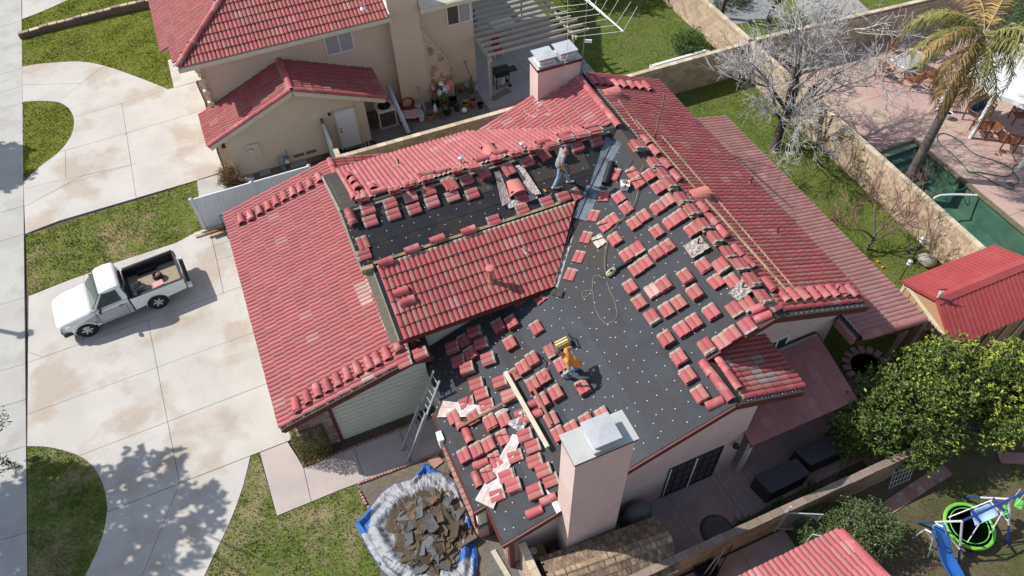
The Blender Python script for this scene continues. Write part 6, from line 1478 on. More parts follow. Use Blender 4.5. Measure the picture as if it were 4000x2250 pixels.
# jacket behind the side window
# ============================================================ PEOPLE
def blob(name, parts, mat, parent, vox=.016, it=6):
    "parts: (a, b, ra, rb, flat) tapered limbs fused into one continuous surface; flat squeezes the section front to back"
    vs, fs = [], []
    q = MB()
    for a, b, ra, rb, flat in parts:
        a, b = V(a), V(b); d = (b-a); L = d.length; t = d.normalized() if L > 1e-5 else V((0,0,1)); y = V((0,1,0)); x = y.cross(t)
        if x.length < .3: x = V((1,0,0)); x = x-t*x.dot(t)
        x.normalize(); y = t.cross(x); n = 14; pts = []
        prof = [(-ra*math.cos(k*math.pi/8), ra*math.sin(k*math.pi/8)) for k in range(0, 4)] + [(0, ra)] + [(L, rb)] + [(L+rb*math.sin(k*math.pi/8), rb*math.cos(k*math.pi/8)) for k in range(1, 5)]
        base = len(q.v)
        for z, r in prof:
            r = max(r, .0015)
            for m_ in range(n): an = 2*math.pi*m_/n; q.v.append(a+t*z+x*r*math.cos(an)*flat+y*r*math.sin(an))
        k = len(prof)
        q.f += [(base+i_*n+m_, base+i_*n+(m_+1)%n, base+(i_+1)*n+(m_+1)%n, base+(i_+1)*n+m_) for i_ in range(k-1) for m_ in range(n)]
        q.f += [tuple(base+m_ for m_ in range(n))[::-1], tuple(base+(k-1)*n+m_ for m_ in range(n))]
    q.m = [0]*len(q.f); o = q.build(name, mat, parent, smooth=True, local=True)
    r_ = o.modifiers.new('fuse', 'REMESH'); r_.mode = 'VOXEL'; r_.voxel_size = vox; r_.use_smooth_shade = True
    s_ = o.modifiers.new('soft', 'SMOOTH'); s_.factor = .6; s_.iterations = it
    return o
def person(loc, rz, Jd, lab, shirt, pants, shoes, hairm, sleeve=None, glove=None, cap=False, tool=None, hatc=None, belt=None):
    t = thing('person', loc, lab, 'person', rz=rz); SK = M('skin', (.42,.215,.14), .6)
    g = {k: V(v) for k, v in Jd.items()}; P_ = []
    hip = (g['hil']+g['hir'])/2; up = (g['nec']-g['hea']).normalized()
    legs = [('hil','knl','anl'),('hir','knr','anr')]; arms = [('shl','ell','wrl','hal'),('shr','elr','wrr','har')]
    for a,b,c in legs: P_ += [(g[a],g[b],.082,.052,1),(g[b],g[c],.05,.034,1)]
    for a,b,c,d in arms: P_ += [(g[a],g[b],.048,.037,1),(g[b],g[c],.036,.025,1),(g[c],g[d],.026,.034,.6)]
    P_ += [(g['pel'],g['spi'],.145,.13,.72),(g['spi'],g['che'],.13,.155,.70),(g['che'],g['che'].lerp(g['nec'],.6),.14,.08,.7),(g['che'].lerp(g['nec'],.6),g['hea'],.058,.055,1)]
    hn = (g['hea']-g['nec']).normalized(); h = g['hea']+hn*.02
    P_ += [(h-hn*.055,h+hn*.03,.072,.092,1.08)]
    blob('body', P_, SK, t)
    sh = [(g['pel'].lerp(g['spi'],.12),g['spi'],.178,.155,.88),(g['spi'],g['che'],.150,.172,.74),(g['che'],g['che'].lerp(g['nec'],.55),.158,.085,.74)]
    for a,b,c,d in arms: sh += [(g['che'].lerp(g[a],.5),g[a],.09,.068,1),(g[a],g[a].lerp(g[b],.72),.066,.062,1)]
    blob('shirt', sh, shirt, t, it=4)
    if sleeve:
        for a,b,c,d in arms: blob('sleeve', [(g[a].lerp(g[b],.6),g[b],.052,.045,1),(g[b],g[c],.045,.036,1)], sleeve, t)
    jn = [(g['pel'].lerp(g['spi'],.25),hip+V((0,0,.02)),.168,.165,.84)]
    for a,b,c in legs: jn += [(g[a],g[b],.100,.070,1),(g[b],g[b].lerp(g[c],.95),.068,.062,1)]
    blob('jeans', jn, pants, t, it=4)
    for a in ('anl','anr'):
        p = g[a]; blob('shoe', [(p+V((-.05,0,-.045)),p+V((.06,0,-.05)),.045,.048,1),(p+V((.06,0,-.055)),p+V((.17,0,-.062)),.045,.036,1)], shoes, t, vox=.012, it=3)
    for a, w_ in (('hal','wrl'),('har','wrr')):
        d = (g[a]-g[w_]).normalized(); sd = d.cross(V((1,0,.2))).normalized(); hp_ = [(g[w_].lerp(g[a],.3),g[a]+d*.02,.030,.038,.62)] if glove else []
        for k in range(4):
            o_ = g[a]+d*.035+sd*(k-1.5)*.021; L = (.062,.074,.068,.052)[k]; cu = V((.35,0,-.2)); m_ = o_+d*L*.5
            hp_ += [(o_-d*.02,m_,.0105,.0098,1),(m_,m_+(d+cu).normalized()*L*.55,.0098,.008,1)]
        th = g[a]-sd*.03-d*.02; hp_ += [(th,th-sd*.03+d*.035,.013,.011,1),(th-sd*.03+d*.035,th-sd*.032+d*.07,.011,.009,1)]
        blob('hand', hp_, glove or SK, t, vox=.006, it=2)
    fw = V((1,0,0)); fw = (fw-hn*fw.dot(hn)).normalized(); sdv = hn.cross(fw)
    blob('nose', [(h+fw*.092+hn*.015,h+fw*.112-hn*.012,.011,.015,1)], SK, t, vox=.006, it=2)
    for s_ in (-1,1):
        blob('ear', [(h+sdv*.090*s_+hn*.015,h+sdv*.090*s_-hn*.02,.017,.012,.8)], SK, t, vox=.007, it=2)
        MB().lathe([(0,-.01),(.012,0),(0,.01)], h+fw*.094+sdv*.034*s_+hn*.02, 8).build('eye', DARK, t, local=True)
    MB().bar(h+fw*.092+sdv*.026-hn*.05, h+fw*.092-sdv*.026-hn*.05, .012, .01).build('mouth', M('lip', (.30,.11,.09), .6), t, local=True)
    T3 = Matrix((fw, sdv, hn)).transposed(); q = MB(); rs = .103; prof = [(rs*math.cos(a), rs*math.sin(a)) for a in [(-.28+i*.30) for i in range(6)]]; prof.append((0, rs*1.02))
    q.lathe(prof, h-fw*.012+hn*.035, 16, M=T3, cap=False); q.build('cap' if cap else 'hair', hairm, t, local=True, smooth=True)
    if cap: MB().add([h+T3 @ V((math.cos(a)*.095+.0, math.sin(a)*.085, .045)) for a in [-1.2+i*.4 for i in range(7)]]+[h+T3 @ V((math.cos(a)*.15+.03, math.sin(a)*.08, .03)) for a in [-1.2+i*.4 for i in range(7)]], [(i,i+1,i+8,i+7) for i in range(6)]).build('brim', hairm, t, local=True)
    if belt:
        blob('tool_belt', [(g['pel']+V((0,-.02,.02)),g['pel']+V((0,.02,.02)),.168,.168,.80)], belt, t, vox=.02, it=3).scale = (1,1,1)
        for s_ in (-1,1): MB().box(g['pel']+V((.03,s_*.175,-.07)),(.17,.08,.18)).build('pouch', belt, t, local=True, bevel=.03)
    return t, g
JEANL = M('jeans_light', (.20,.29,.42), .85, c2=(.28,.36,.47), sc=12, fine=.15); JEAN = M('jeans_blue', (.075,.14,.25), .85, c2=(.11,.18,.29), sc=12, fine=.15)
fa = PW.px(2163,733); fb = PW.px(2222,716); base = (fa+fb)/2; rz = -.25
Ri = Matrix.Rotation(-rz,3,'Z'); la_ = Ri @ (fa-base); lb2 = Ri @ (fb-base)
person(base, rz, dict(pel=(-.08,0,.95),spi=(-.07,0,1.12),che=(-.01,0,1.36),nec=(.06,0,1.50),hea=(.14,0,1.60),
    shl=(-.0,.19,1.43),ell=(-.02,.27,1.16),wrl=(.08,.29,.93),hal=(.11,.28,.85), shr=(0,-.19,1.43),elr=(-.07,-.25,1.15),wrr=(.0,-.24,.90),har=(.03,-.23,.81),
    hil=(-.07,.09,.88),knl=(.12,.08,.50),anl=(lb2.x,lb2.y+.04,lb2.z+.09), hir=(-.07,-.09,.88),knr=(-.12,-.08,.49),anr=(la_.x,la_.y-.04,la_.z+.09)),
    'roofer in grey T-shirt, navy cap and light jeans looking down on the stripped wing', M('shirt_grey', (.27,.245,.26), .9, fine=.1), JEANL, M('shoe_pale', (.55,.47,.43), .7), M('cap_navy', (.02,.02,.035), .8), glove=BLACKP, cap=True, belt=M('pouch_olive', (.13,.09,.035), .8, fine=.2))
fa = P6.px(2224,1481); fb = P6.px(2252,1452); base = fa; rz = math.radians(150); Ri = Matrix.Rotation(-rz,3,'Z'); lb2 = Ri @ (fb-base)
t2, g2 = person(base, rz, dict(pel=(-.18,-.03,.86),spi=(-.06,-.02,1.0),che=(.13,0,1.17),nec=(.27,.0,1.29),hea=(.36,.0,1.36),
    shl=(.10,.19,1.22),ell=(.02,.34,1.0),wrl=(.14,.33,.78),hal=(.18,.31,.71), shr=(.16,-.20,1.24),elr=(.02,-.40,1.10),wrr=(-.05,-.34,.88),har=(-.06,-.30,.81),
    hil=(-.17,.07,.80),knl=(.10,.07,.46),anl=(-.02,.0,.10), hir=(-.17,-.12,.80),knr=(.14,-.17,.58),anr=(lb2.x-.05,lb2.y-.0,lb2.z+.16)),
    'roofer in orange T-shirt over grey sleeves bending forward with a hammer on open felt', M('shirt_orange', (.62,.25,.055), .85, c2=(.55,.20,.04), sc=9, fine=.08), JEAN, M('shoe_black', (.03,.03,.032), .7), M('hair_grey', (.10,.085,.075), .9, c2=(.05,.04,.035), sc=30), sleeve=M('sleeve_grey', (.38,.38,.43), .9), glove=M('glove_grey', (.35,.34,.38), .9))
hm = thing('hammer', WM(t2) @ g2['hal'], 'wooden handled hammer held in the hand of the orange shirted roofer', 'hammer')
a = WM(t2) @ g2['hal']; MB().tube([a+V((0,0,.05)), a+V((-.10,-.04,-.22))], .017, 8).build('shaft', WOODB, hm); MB().bar(a+V((-.02,-.05,.07)), a+V((.05,.09,.05)), .035).build('head', GALV, hm)
# ============================================================ TARP AND DEBRIS
ty = lambda x, y: (1350+x*550/901, 1750+y*500/819)
outl = [(60,490),(165,385),(235,290),(305,240),(430,205),(510,105),(610,160),(700,235),(770,385),(805,470),(830,620),(848,700),(838,819),(830,930),(640,960),(400,930),(235,790),(150,660),(105,570)]
OP = [at(*ty(x,y)) for x, y in outl]; ctr = at(*ty(545,560))
rnd = random.Random(11)
def tarp_z(r, a, edge):
    rim = .0
    z = .045+.62*math.exp(-((r-.80)/.13)**2)*(.55+.35*math.sin(a*3.1+1)+.2*math.sin(a*7)) 
    return max(.03, z*(.5 if edge else 1))
n = 150; m = 30; vs, fs = [], []; OPc = OP+[OP[0]]; tot = [0]
for i in range(len(OP)): tot.append(tot[-1]+(OPc[i+1]-OPc[i]).length)
def edge(u):
    s_ = u*tot[-1]
    for i in range(len(OP)):
        if s_ <= tot[i+1]: return OPc[i].lerp(OPc[i+1], (s_-tot[i])/(tot[i+1]-tot[i]))
    return OPc[0]
for i in range(m+1):
    r = .35+.65*(i/(m-1)*.985 if i < m else 1)
    for j in range(n):
        e_ = edge(j/n); a = 2*math.pi*j/n; p = ctr.lerp(e_, r)
        z = .05+.15*math.exp(-((r-.74)/.10)**2)*(1+.45*math.sin(a*2.3))+.10*math.exp(-((r-.93)/.05)**2)*(1+.8*math.sin(a*5+1))
        z += .06*abs(mnoise.noise(V((p.x*1.7, p.y*1.7, 4))))+.035*abs(mnoise.noise(V((p.x*6, p.y*6, 9))))+.05*(.5-abs(mnoise.noise(V((p.x*3.3+p.y, p.y*3.3, 7)))))+.05*(mnoise.noise(V((p.x*4.5+r*5, p.y*4.5, 1))))*(1 if i < m else .3)+.05*mnoise.noise(V((a*14, r*4, 2)))
        vs.append(V((p.x, p.y, max(.028, z))))
fs = [(i*n+j, i*n+(j+1)%n, (i+1)*n+(j+1)%n, (i+1)*n+j) for i in range(m) for j in range(n)]
SILV = M('tarp_silver', (.34,.35,.37), .55, c2=(.23,.24,.26), sc=4, metal=.15, bump=.8, bsc=14, fine=.1, bd=.05); BLUE = M('tarp_blue', (.035,.13,.40), .5, c2=(.02,.08,.27), sc=6, bump=.5, bsc=16, fine=.12, bd=.04)
tp = thing('tarp', ctr, 'crumpled silver and blue tarpaulin spread under the felt debris on the ground', 'tarpaulin')
o = MB().add(vs, fs).build('sheet', [SILV, BLUE], tp, smooth=False, fix=False)
for k, p in enumerate(o.data.polygons):
    i, j = divmod(k, n)
    if i == m-1: p.material_index = 1
    u = j/n; c_ = p.center
    if i > 19 and (inpoly(c_.x, c_.y, [at(*ty(x,y)).to_tuple()[:2] for x,y in [(50,480),(175,380),(150,560),(90,560)]])): p.material_index = 1
    if (inpoly(c_.x, c_.y, [at(*ty(x,y)).to_tuple()[:2] for x,y in [(770,470),(830,470),(860,830),(820,830),(810,700),(720,755),(740,680),(780,600)]])): p.material_index = 1
    if (inpoly(c_.x, c_.y, [at(*ty(x,y)).to_tuple()[:2] for x,y in [(510,95),(620,165),(430,200)]])): p.material_index = 1
q = MB(); cols = [M('felt_scrap_brown', (.115,.083,.056), .9, c2=(.08,.06,.042), sc=2, bump=.3, bsc=50, fine=.2, extra=vary(.6,1.3)), M('felt_scrap_grey', (.105,.11,.12), .8, c2=(.075,.08,.085), sc=3, fine=.15, extra=vary(.6,1.3))]
deb = thing('debris_pile', ctr, 'heap of torn grey and brown roofing felt piled on the tarpaulin', 'debris')
# heaped base
vs, fs = [], []; n2 = 40; m2 = 10; DR = [at(*ty(545+235*math.cos(a), 545+262*math.sin(a))) for a in [2*math.pi*k/n2 for k in range(n2)]]
for i in range(m2+1):
    for j in range(n2): r = i/m2; p = ctr.lerp(DR[j], r); vs.append(V((p.x,p.y,.06+.30*(1-r**2)*(1+.3*mnoise.noise(V((p.x*2,p.y*2,0))))+.05*mnoise.noise(V((p.x*7,p.y*7,5))))))
fs = [(i*n2+j, i*n2+(j+1)%n2, (i+1)*n2+(j+1)%n2, (i+1)*n2+j) for i in range(m2) for j in range(n2)]
MB().add(vs, fs).build('heap', M('debris_dirt', (.13,.095,.065), .95, c2=(.08,.06,.045), sc=5, bump=1, bsc=25, fine=.4, bd=.08), deb)
def scrap(x, y, s_, k, z):
    nn = rnd.randint(4,6); a0 = rnd.uniform(0,6.28); asp = rnd.uniform(.45,1.0); pts = []
    tx, ty_ = rnd.gauss(0,.17), rnd.gauss(0,.17); cu = rnd.gauss(0,.6)
    ang = sorted(rnd.uniform(0,6.28) for _ in range(nn)) if rnd.random() < .4 else [i*6.28/nn+rnd.uniform(-.4,.4) for i in range(nn)]
    ring = []
    for a in ang:
        rr = s_*rnd.uniform(.7,1.15); u, v = rr*math.cos(a), rr*asp*math.sin(a); ring.append((u, v))
    ca, sa = math.cos(a0), math.sin(a0); f = lambda u, v: V((x+u*ca-v*sa, y+u*sa+v*ca, z+u*tx+v*ty_+cu*u*u/max(s_,.2)*.35))
    top = [f(0,0)]+[f(u*.55,v*.55) for u,v in ring]+[f(u,v) for u,v in ring]; L = len(ring)
    fs = [(0,1+i,1+(i+1)%L) for i in range(L)]+[(1+i,1+L+i,1+L+(i+1)%L,1+(i+1)%L) for i in range(L)]
    qq = MB().add(top, fs); o = qq.build('felt_piece', cols[k], deb, fix=False); o.modifiers.new('s','SOLIDIFY').thickness = .008
for i in range(250):
    a = rnd.uniform(0,6.28); r = math.sqrt(rnd.random())*1.03; p = ctr.lerp(at(*ty(545+240*math.cos(a), 545+265*math.sin(a))), r)
    scrap(p.x, p.y, rnd.uniform(.12,.36)*(1.45 if rnd.random() < .15 else 1), 1 if rnd.random() < .17 else 0, .10+.25*max(0,1-r**2)+rnd.uniform(0,.07))
for x,y,s_,k in ((310,690,.42,1),(400,600,.36,1),(475,450,.3,1),(585,700,.33,1),(345,430,.33,0),(555,520,.36,1),(670,450,.26,0),(660,385,.2,1),(330,770,.22,0),(223,635,.1,0),(215,742,.09,1),(560,800,.2,1),(430,530,.25,1)):
    p = at(*ty(x,y)); r = min(1,((x-545)/240)**2+((y-545)/265)**2); scrap(p.x,p.y,s_,k,.16+.32*max(0,1-r))
p = at(*ty(565,335),.35); tag(MB().box(p,(.3,.12,.04),rz=.5).build('wood_scrap', WOODB), 'orange brown wood offcut on the debris heap', 'wood scrap')
# bits around the bed
for x,y,lab,s_,mt in ((578,88,'square pink stepping stone by the tarp corner',.38,BRICKP),):
    p = at(*ty(x,y)); tag(MB().box((p.x,p.y,.04),(s_,s_,.05),rz=.3).build('stepping_stone', mt, bevel=.01), lab, 'stepping stone')
p = at(*ty(675,185)); fp = thing('plant_rack', p, 'black wire planter rack beside the tarp under the bay window', 'planter')
for i in range(14):
    a = rnd.uniform(0,6.28); MB().tube([p+V((0,0,0)), p+V((math.cos(a)*.12,math.sin(a)*.12,.2)), p+V((math.cos(a)*.22,math.sin(a)*.22,rnd.uniform(.05,.4)))], .01, 4).build('wire', BLACKP, fp)
for p1,p2,m_,lab in (((1775,1880),(1895,2105),WOODB,'dark board leaning along the brick skirt of the bay'),((1768,1885),(1800,1960),WOODW,'pale narrow board beside the dark one at the bay'),((1925,2150),(1990,2260),BEAMW,'long pale board lying on the gravel at the front corner')):
    tag(MB().bar(at(*p1,.05), at(*p2,.05), .16, .04).build('plank', m_), lab, 'plank')
# ============================================================ VEGETATION
def leafmat(name, c, c2, tr=.25, lo=.6, hi=1.35, spec=.35):
    return M(name, c, .55, c2=c2, sc=2.2, amt=.9, fine=0, spec=spec, extra=vary(lo, hi))
def leaves(name, pts, size, mat, parent, asp=.45, rnd=random, stuff=True, up=.3):
    vs, fs = [], []
    for p, nrm in pts:
        s_ = size*rnd.uniform(.6,1.3); d = V((rnd.gauss(0,1),rnd.gauss(0,1),rnd.gauss(0,.6)+up)).normalized(); x = d.cross(V((rnd.gauss(0,1),rnd.gauss(0,1),rnd.gauss(0,1))))
        if x.length < .01: continue
        x.normalize(); b = len(vs); w_ = x*s_*asp*.5; zf = d.cross(x)*s_*.12
        vs += [p-d*s_*.5, p-w_+zf, p+d*s_*.5, p+w_+zf]; fs += [(b,b+1,b+2),(b,b+2,b+3)]
    o = MB().add(vs, fs).build(name, mat, parent, fix=False)
    return o
def crown_pts(blobs, n, rnd, shell=.55, hollow=.25):
    "leaf positions in sprays over lumpy ellipsoids"
    out = []; W_s = [b[1].x*b[1].y*b[1].z for b in blobs]; tw = sum(W_s)
    for (c, r), w_ in zip(blobs, W_s):
        k = int(n*w_/tw); 
        while k > 0:
            d = V((rnd.gauss(0,1),rnd.gauss(0,1),rnd.gauss(0,1))).normalized(); q = rnd.uniform(shell,1)**.5 if rnd.random() > .2 else rnd.uniform(.2,.8)
            lump = 1+.40*mnoise.noise(d*2.3+c)+.2*mnoise.noise(d*5.1+c); p = c+V((d.x*r.x,d.y*r.y,d.z*r.z))*q*lump
            if mnoise.noise(p*1.9) < -.12 and rnd.random() < .88: k -= 1; continue
            m_ = rnd.randint(5,11); sd = V((rnd.gauss(0,1),rnd.gauss(0,1),rnd.gauss(.5,1))).normalized()*.16
            for i in range(min(m_, k)): out.append((p+sd*(i/m_)*2+V((rnd.gauss(0,.035),rnd.gauss(0,.035),rnd.gauss(0,.035))), d))
            k -= m_
    return out
def trunk_tube(name, segs, mat, parent, n=7):
    q = MB()
    for pts, rs in segs: q.tube(pts, rs, n)
    return q.build(name, mat, parent, smooth=True)
BARK = M('bark_dark', (.10,.08,.065), .95, c2=(.06,.05,.042), sc=6, bump=.8, bsc=30, fine=.3, bd=.03)
BARKP = M('bark_pale', (.46,.445,.43), .9, c2=(.33,.31,.29), sc=4, fine=.2)
BARKG = M('bark_grey', (.20,.18,.16), .95, c2=(.11,.095,.085), sc=4, bump=.7, bsc=35, fine=.3, bd=.03)
BARKL = M('bark_light', (.24,.225,.205), .95, c2=(.13,.12,.11), sc=3, bump=.5, bsc=35, fine=.3, bd=.03)
BARKR = M('bark_red', (.22,.11,.085), .9, c2=(.30,.22,.18), sc=3, fine=.2)
def bare_tree(base, trunk_top, h, spread, lab, seed, mats, depth=6, r0=.17, nsub=(3,4), len0=1.7, decay=.74, fine=2, upb=.22, lean=None, tw=1, dirs=None):
    rnd = random.Random(seed); t = thing('bare_tree', base, lab, 'tree')
    trunks, limbs, twigs = MB(), MB(), MB()
    def grow(p, d, L, r, lv):
        n_ = 4; pts = [p]; rs = [r]; dd = d
        for i in range(n_):
            dd = (dd+V((rnd.gauss(0,.13),rnd.gauss(0,.13),rnd.gauss(0,.10)+upb*.12))).normalized(); pts.append(pts[-1]+dd*L/n_); rs.append(r*(1-.42*(i+1)/n_))
        tgt = trunks if lv <= 1 else (limbs if lv <= 3 else twigs)
        if lv > 3: rs = [max(x_*tw, .006*tw) for x_ in rs]
        tgt.tube(pts, rs, 7 if lv <= 1 else (5 if lv <= 3 else 3), cap=False)
        if lv >= depth: return
        k = rnd.randint(*nsub)+(1 if lv >= depth-fine else 0)
        for i in range(k):
            f = rnd.uniform(.35,1) if i else 1.0; j = min(n_, int(f*n_)); q = pts[j]; a = rnd.uniform(0,6.28); o_ = dd.orthogonal().normalized(); o2 = dd.cross(o_)
            sp = rnd.uniform(.35,.95) if i else rnd.uniform(.1,.4)
            nd = (dd*math.cos(sp)+(o_*math.cos(a)+o2*math.sin(a))*math.sin(sp)+V((0,0,upb*(1-lv/depth)))).normalized()
            if lean is not None: nd = (nd+lean*.08).normalized()
            grow(q, nd, L*decay*rnd.uniform(.75,1.2), rs[j]*(.82 if i == 0 else rnd.uniform(.45,.7)), lv+1)
    b = V(base); tt = V(trunk_top); mid = b.lerp(tt,.5)+V((rnd.gauss(0,.05),rnd.gauss(0,.05),0))
    trunks.tube([b+V((0,0,-.1)), b+V((0,0,.15)), mid, tt], [r0*1.5,r0*1.15,r0*1.0,r0*.9], 9, cap=False)
    for i, dv_ in enumerate(dirs or []): grow(tt-V((0,0,.12*i)), V(dv_[:3]).normalized(), len0*dv_[3], r0*dv_[4], 1)
    for i in range(0 if dirs else 4):
        a = i*1.57+rnd.uniform(-.4,.4); nd = V((math.cos(a)*spread, math.sin(a)*spread, 1)).normalized(); grow(tt-V((0,0,.15*i)), nd, len0*rnd.uniform(.8,1.2), r0*rnd.uniform(.45,.75), 1)
    trunks.build('trunk', mats[0], t, smooth=True, fix=False); limbs.build('branch', mats[1], t, smooth=True, fix=False); tw = twigs.build('twigs', mats[2], t, fix=False); return t
b_ = at(3025,578)
bare_tree(b_, b_+V((.35,.25,1.7)), 8, .95, 'large bare tree with pale twigs and dark trunk on the back lawn', 17, (BARK, BARKL, BARKP), depth=7, r0=.20, len0=2.05, decay=.73, nsub=(3,3), fine=0, upb=.09, tw=1.35, dirs=[(-.75,.25,1,1.0,.6),(-.2,.35,1,1.05,.75),(.25,.1,1.1,1.15,.8),(.75,.3,.9,1.0,.6),(.7,-.5,.75,1.0,.45),(-.75,-.25,.8,.8,.4),(-.5,.5,.9,.9,.4)])
b_ = at(3385,975)
bare_tree(b_, b_+V((.05,0,.95)), 3, .8, 'small bare red twigged tree by the sunlit block wall', 5, (BARKG, BARKR, BARKR), depth=5, r0=.06, len0=1.0, decay=.74, nsub=(3,3), fine=2, tw=1.3)
# ring of dead soil at the trunk
sheet('tree_pit', [(21.37+.38*math.cos(a*.63)+.05, 19.9+.35*math.sin(a*.63)) for a in range(10)], .016, DIRTL)
# palm
pb = at(3555,690); ptop = V((26.45,15.95,5.0)); pm = thing('palm_tree', pb, 'tall leaning palm with long drooping yellow green fronds beside the pool', 'palm tree')
rnd = random.Random(9)
crown = atY(3790,235,16.1); pdir = (crown-pb)
print('palm crown', crown)
pts = [pb+V((0,0,-.2))]+[pb.lerp(crown, i/12)+V((0,0,0)) for i in range(13)]
MB().tube(pts, [.24,.24,.215]+[.20-.004*i for i in range(11)], 14).build('trunk', M('palm_bark', (.155,.14,.13), .95, c2=(.08,.07,.065), sc=1.2, amt=.9, bump=.8, bsc=25, fine=.3, stretch=(1,1,5), bd=.03), pm, smooth=True)
FR1 = leafmat('palm_green', (.17,.17,.035), (.11,.125,.03)); FR2 = leafmat('palm_dry', (.30,.19,.06), (.22,.15,.05)); FRS = M('palm_rib', (.30,.26,.10), .7)
top = crown+V((.12,.05,1.0)); MB().tube([crown-V((0,0,.1)), crown+V((.05,0,.5)), top], [.17,.15,.09], 10).build('crownshaft', M('palm_shaft', (.16,.13,.05), .8, fine=.2), pm, smooth=True)
for i in range(26):
    a = i*2.399+rnd.uniform(-.2,.2); L = rnd.uniform(3.0,3.9); el = rnd.uniform(.0,1.0) if i < 20 else rnd.uniform(-.7,-.2); droop = rnd.uniform(1.7,2.4)
    h_ = V((math.cos(a), math.sin(a), 0)); p = top.copy() - V((0,0,.0 if i < 20 else .5)); pts = [p]; n_ = 12
    for k in range(n_): ang = el-droop*(k/n_)**1.1; p = p+(h_*math.cos(ang)+V((0,0,1))*math.sin(ang))*(L/n_); pts.append(p)
    fr_ = MB().tube(pts, [.028*(1-.8*k/n_) for k in range(n_+1)], 4).build('frond', FRS, pm)
    vs, fs = [], []; dry = i >= 20 or rnd.random() < .3
    for k in range(66):
        u = .12+.86*k/66; j = min(n_-1, int(u*n_)); q = pts[j].lerp(pts[j+1], u*n_-j); tg = (pts[j+1]-pts[j]).normalized(); sd = tg.cross(V((0,0,1))); sd = sd.normalized() if sd.length > .05 else V((1,0,0)); un = sd.cross(tg)
        for s_ in (-1,1):
            ll = .72*(1-.55*abs(u-.35))*rnd.uniform(.75,1.15); dd = (sd*s_*rnd.uniform(.5,.9)+tg*.55+un*rnd.gauss(0,.25)+V((0,0,-.45))).normalized(); m_ = q+dd*ll*.5+V((0,0,.03)); e_ = q+dd*ll+V((0,0,-.16)); w_ = tg*.02
            b = len(vs); vs += [q-w_, q+w_, m_-w_, m_+w_, e_]; fs += [(b,b+1,b+3,b+2),(b+2,b+3,b+4)]
    MB().add(vs, fs).build('leaflets', FR2 if dry else FR1, fr_, fix=False)
# big citrus at the right
CL1 = leafmat('citrus_leaf', (.095,.135,.02), (.045,.072,.013), lo=.45, hi=1.6); CL2 = leafmat('citrus_leaf_new', (.30,.33,.045), (.17,.21,.03), lo=.6, hi=1.35)
rnd = random.Random(21)
ct = thing('citrus_tree', (17.0,5.9,0), 'big glossy green citrus tree overhanging the side wall by the red shed', 'tree')
blobs = [(V((15.9,6.1,2.0)),V((1.3,1.0,1.2))),(V((17.3,6.3,2.4)),V((1.4,1.2,1.25))),(V((14.6,6.0,1.6)),V((.7,.7,1.1))),(V((14.1,6.7,1.3)),V((.45,.45,1.0))),(V((18.9,5.5,2.2)),V((1.4,1.2,1.1))),(V((16.2,5.0,1.4)),V((1.0,.7,.8))),(V((16.9,7.0,2.3)),V((1.0,.6,.9))),(V((18.4,4.4,1.8)),V((1.2,.6,.8))),(V((20.2,5.6,2.0)),V((1.0,1.0,.9))),(V((15.2,5.2,1.5)),V((.6,.5,1.0))),(V((20.2,4.3,1.6)),V((.9,.6,.6))),(V((14.5,6.4,2.0)),V((.8,.7,.9))),(V((15.2,6.9,2.3)),V((.8,.7,.9))),(V((13.9,6.2,1.2)),V((.4,.5,.8)))]
for k_ in range(46):
    b0 = rnd.choice(blobs[:11]); d_ = V((rnd.gauss(0,1),rnd.gauss(0,1),rnd.uniform(.3,1.2))).normalized(); blobs.append((b0[0]+V((d_.x*b0[1].x,d_.y*b0[1].y,d_.z*b0[1].z))*1.0, V((.17,.17,rnd.uniform(.3,.5)))))
P_ = crown_pts(blobs, 50000, rnd); leaves('foliage', P_[:], .13, CL1, ct, rnd=rnd)
P2 = [p for p in crown_pts([(c+V((0,0,.1)), r*1.04) for c, r in blobs], 16000, rnd, shell=.92) if rnd.random() < min(.9, max(.05, (p[0].x-14.6)/4.6)+.35*mnoise.noise(p[0]*1.2))]; leaves('new_growth', P2, .12, CL2, ct, rnd=rnd)
trunk_tube('trunk', [([V((17,5.9,-.1)),V((17,5.9,.8)),V((16.8,6,1.4))],[.16,.13,.1])]+[([V((16.9,5.95,1.2)),V((16.9,5.95,1.2)).lerp(c,.6),c],[.08,.05,.02]) for c,_ in blobs[:11]], BARK, ct)
# clipped bush by the corner house, hedge by the garage, dry shrub, planter bush, yard bushes
def bush(base, r, h, lab, n, mats, size=.07, seed=1, box=False, name='bush', cat='bush'):
    rnd = random.Random(seed); t = thing(name, base, lab, cat); c = V(base)+V((0,0,h*.52)); pts = []
    if box:
        for _ in range(n):
            p = V((rnd.uniform(-1,1),rnd.uniform(-1,1),rnd.uniform(-1,1))); k = rnd.randrange(3)
            if rnd.random() < .8: p[k] = math.copysign(rnd.uniform(.86,1.03), p[k])
            pts.append((c+V((p.x*r.x,p.y*r.y,p.z*h*.5))+V((rnd.gauss(0,.02),)*3), p))
    else: pts = crown_pts([(c, V((r.x,r.y,h*.52)))], n, rnd, shell=.7)
    leaves('foliage', pts, size, mats[0], t, rnd=rnd)
    if len(mats) > 1: leaves('new_growth', [q for q in pts if rnd.random() < .25 and q[0].z > c.z], size*1.1, mats[1], t, rnd=rnd)
    trunk_tube('trunk', [([V(base), V(base)+V((0,0,h*.6))],[.05,.03])], BARK, t, 5); return t
BL1 = leafmat('bush_leaf', (.07,.105,.035), (.035,.06,.02), lo=.5, hi=1.6); BL2 = leafmat('bush_pale', (.24,.26,.13), (.15,.17,.08))
bush((12.45,3.75,0), V((.98,.88,1)), 1.55, 'round clipped dark green bush beside the corner red roof', 15000, (BL1,BL2), .075, 3)
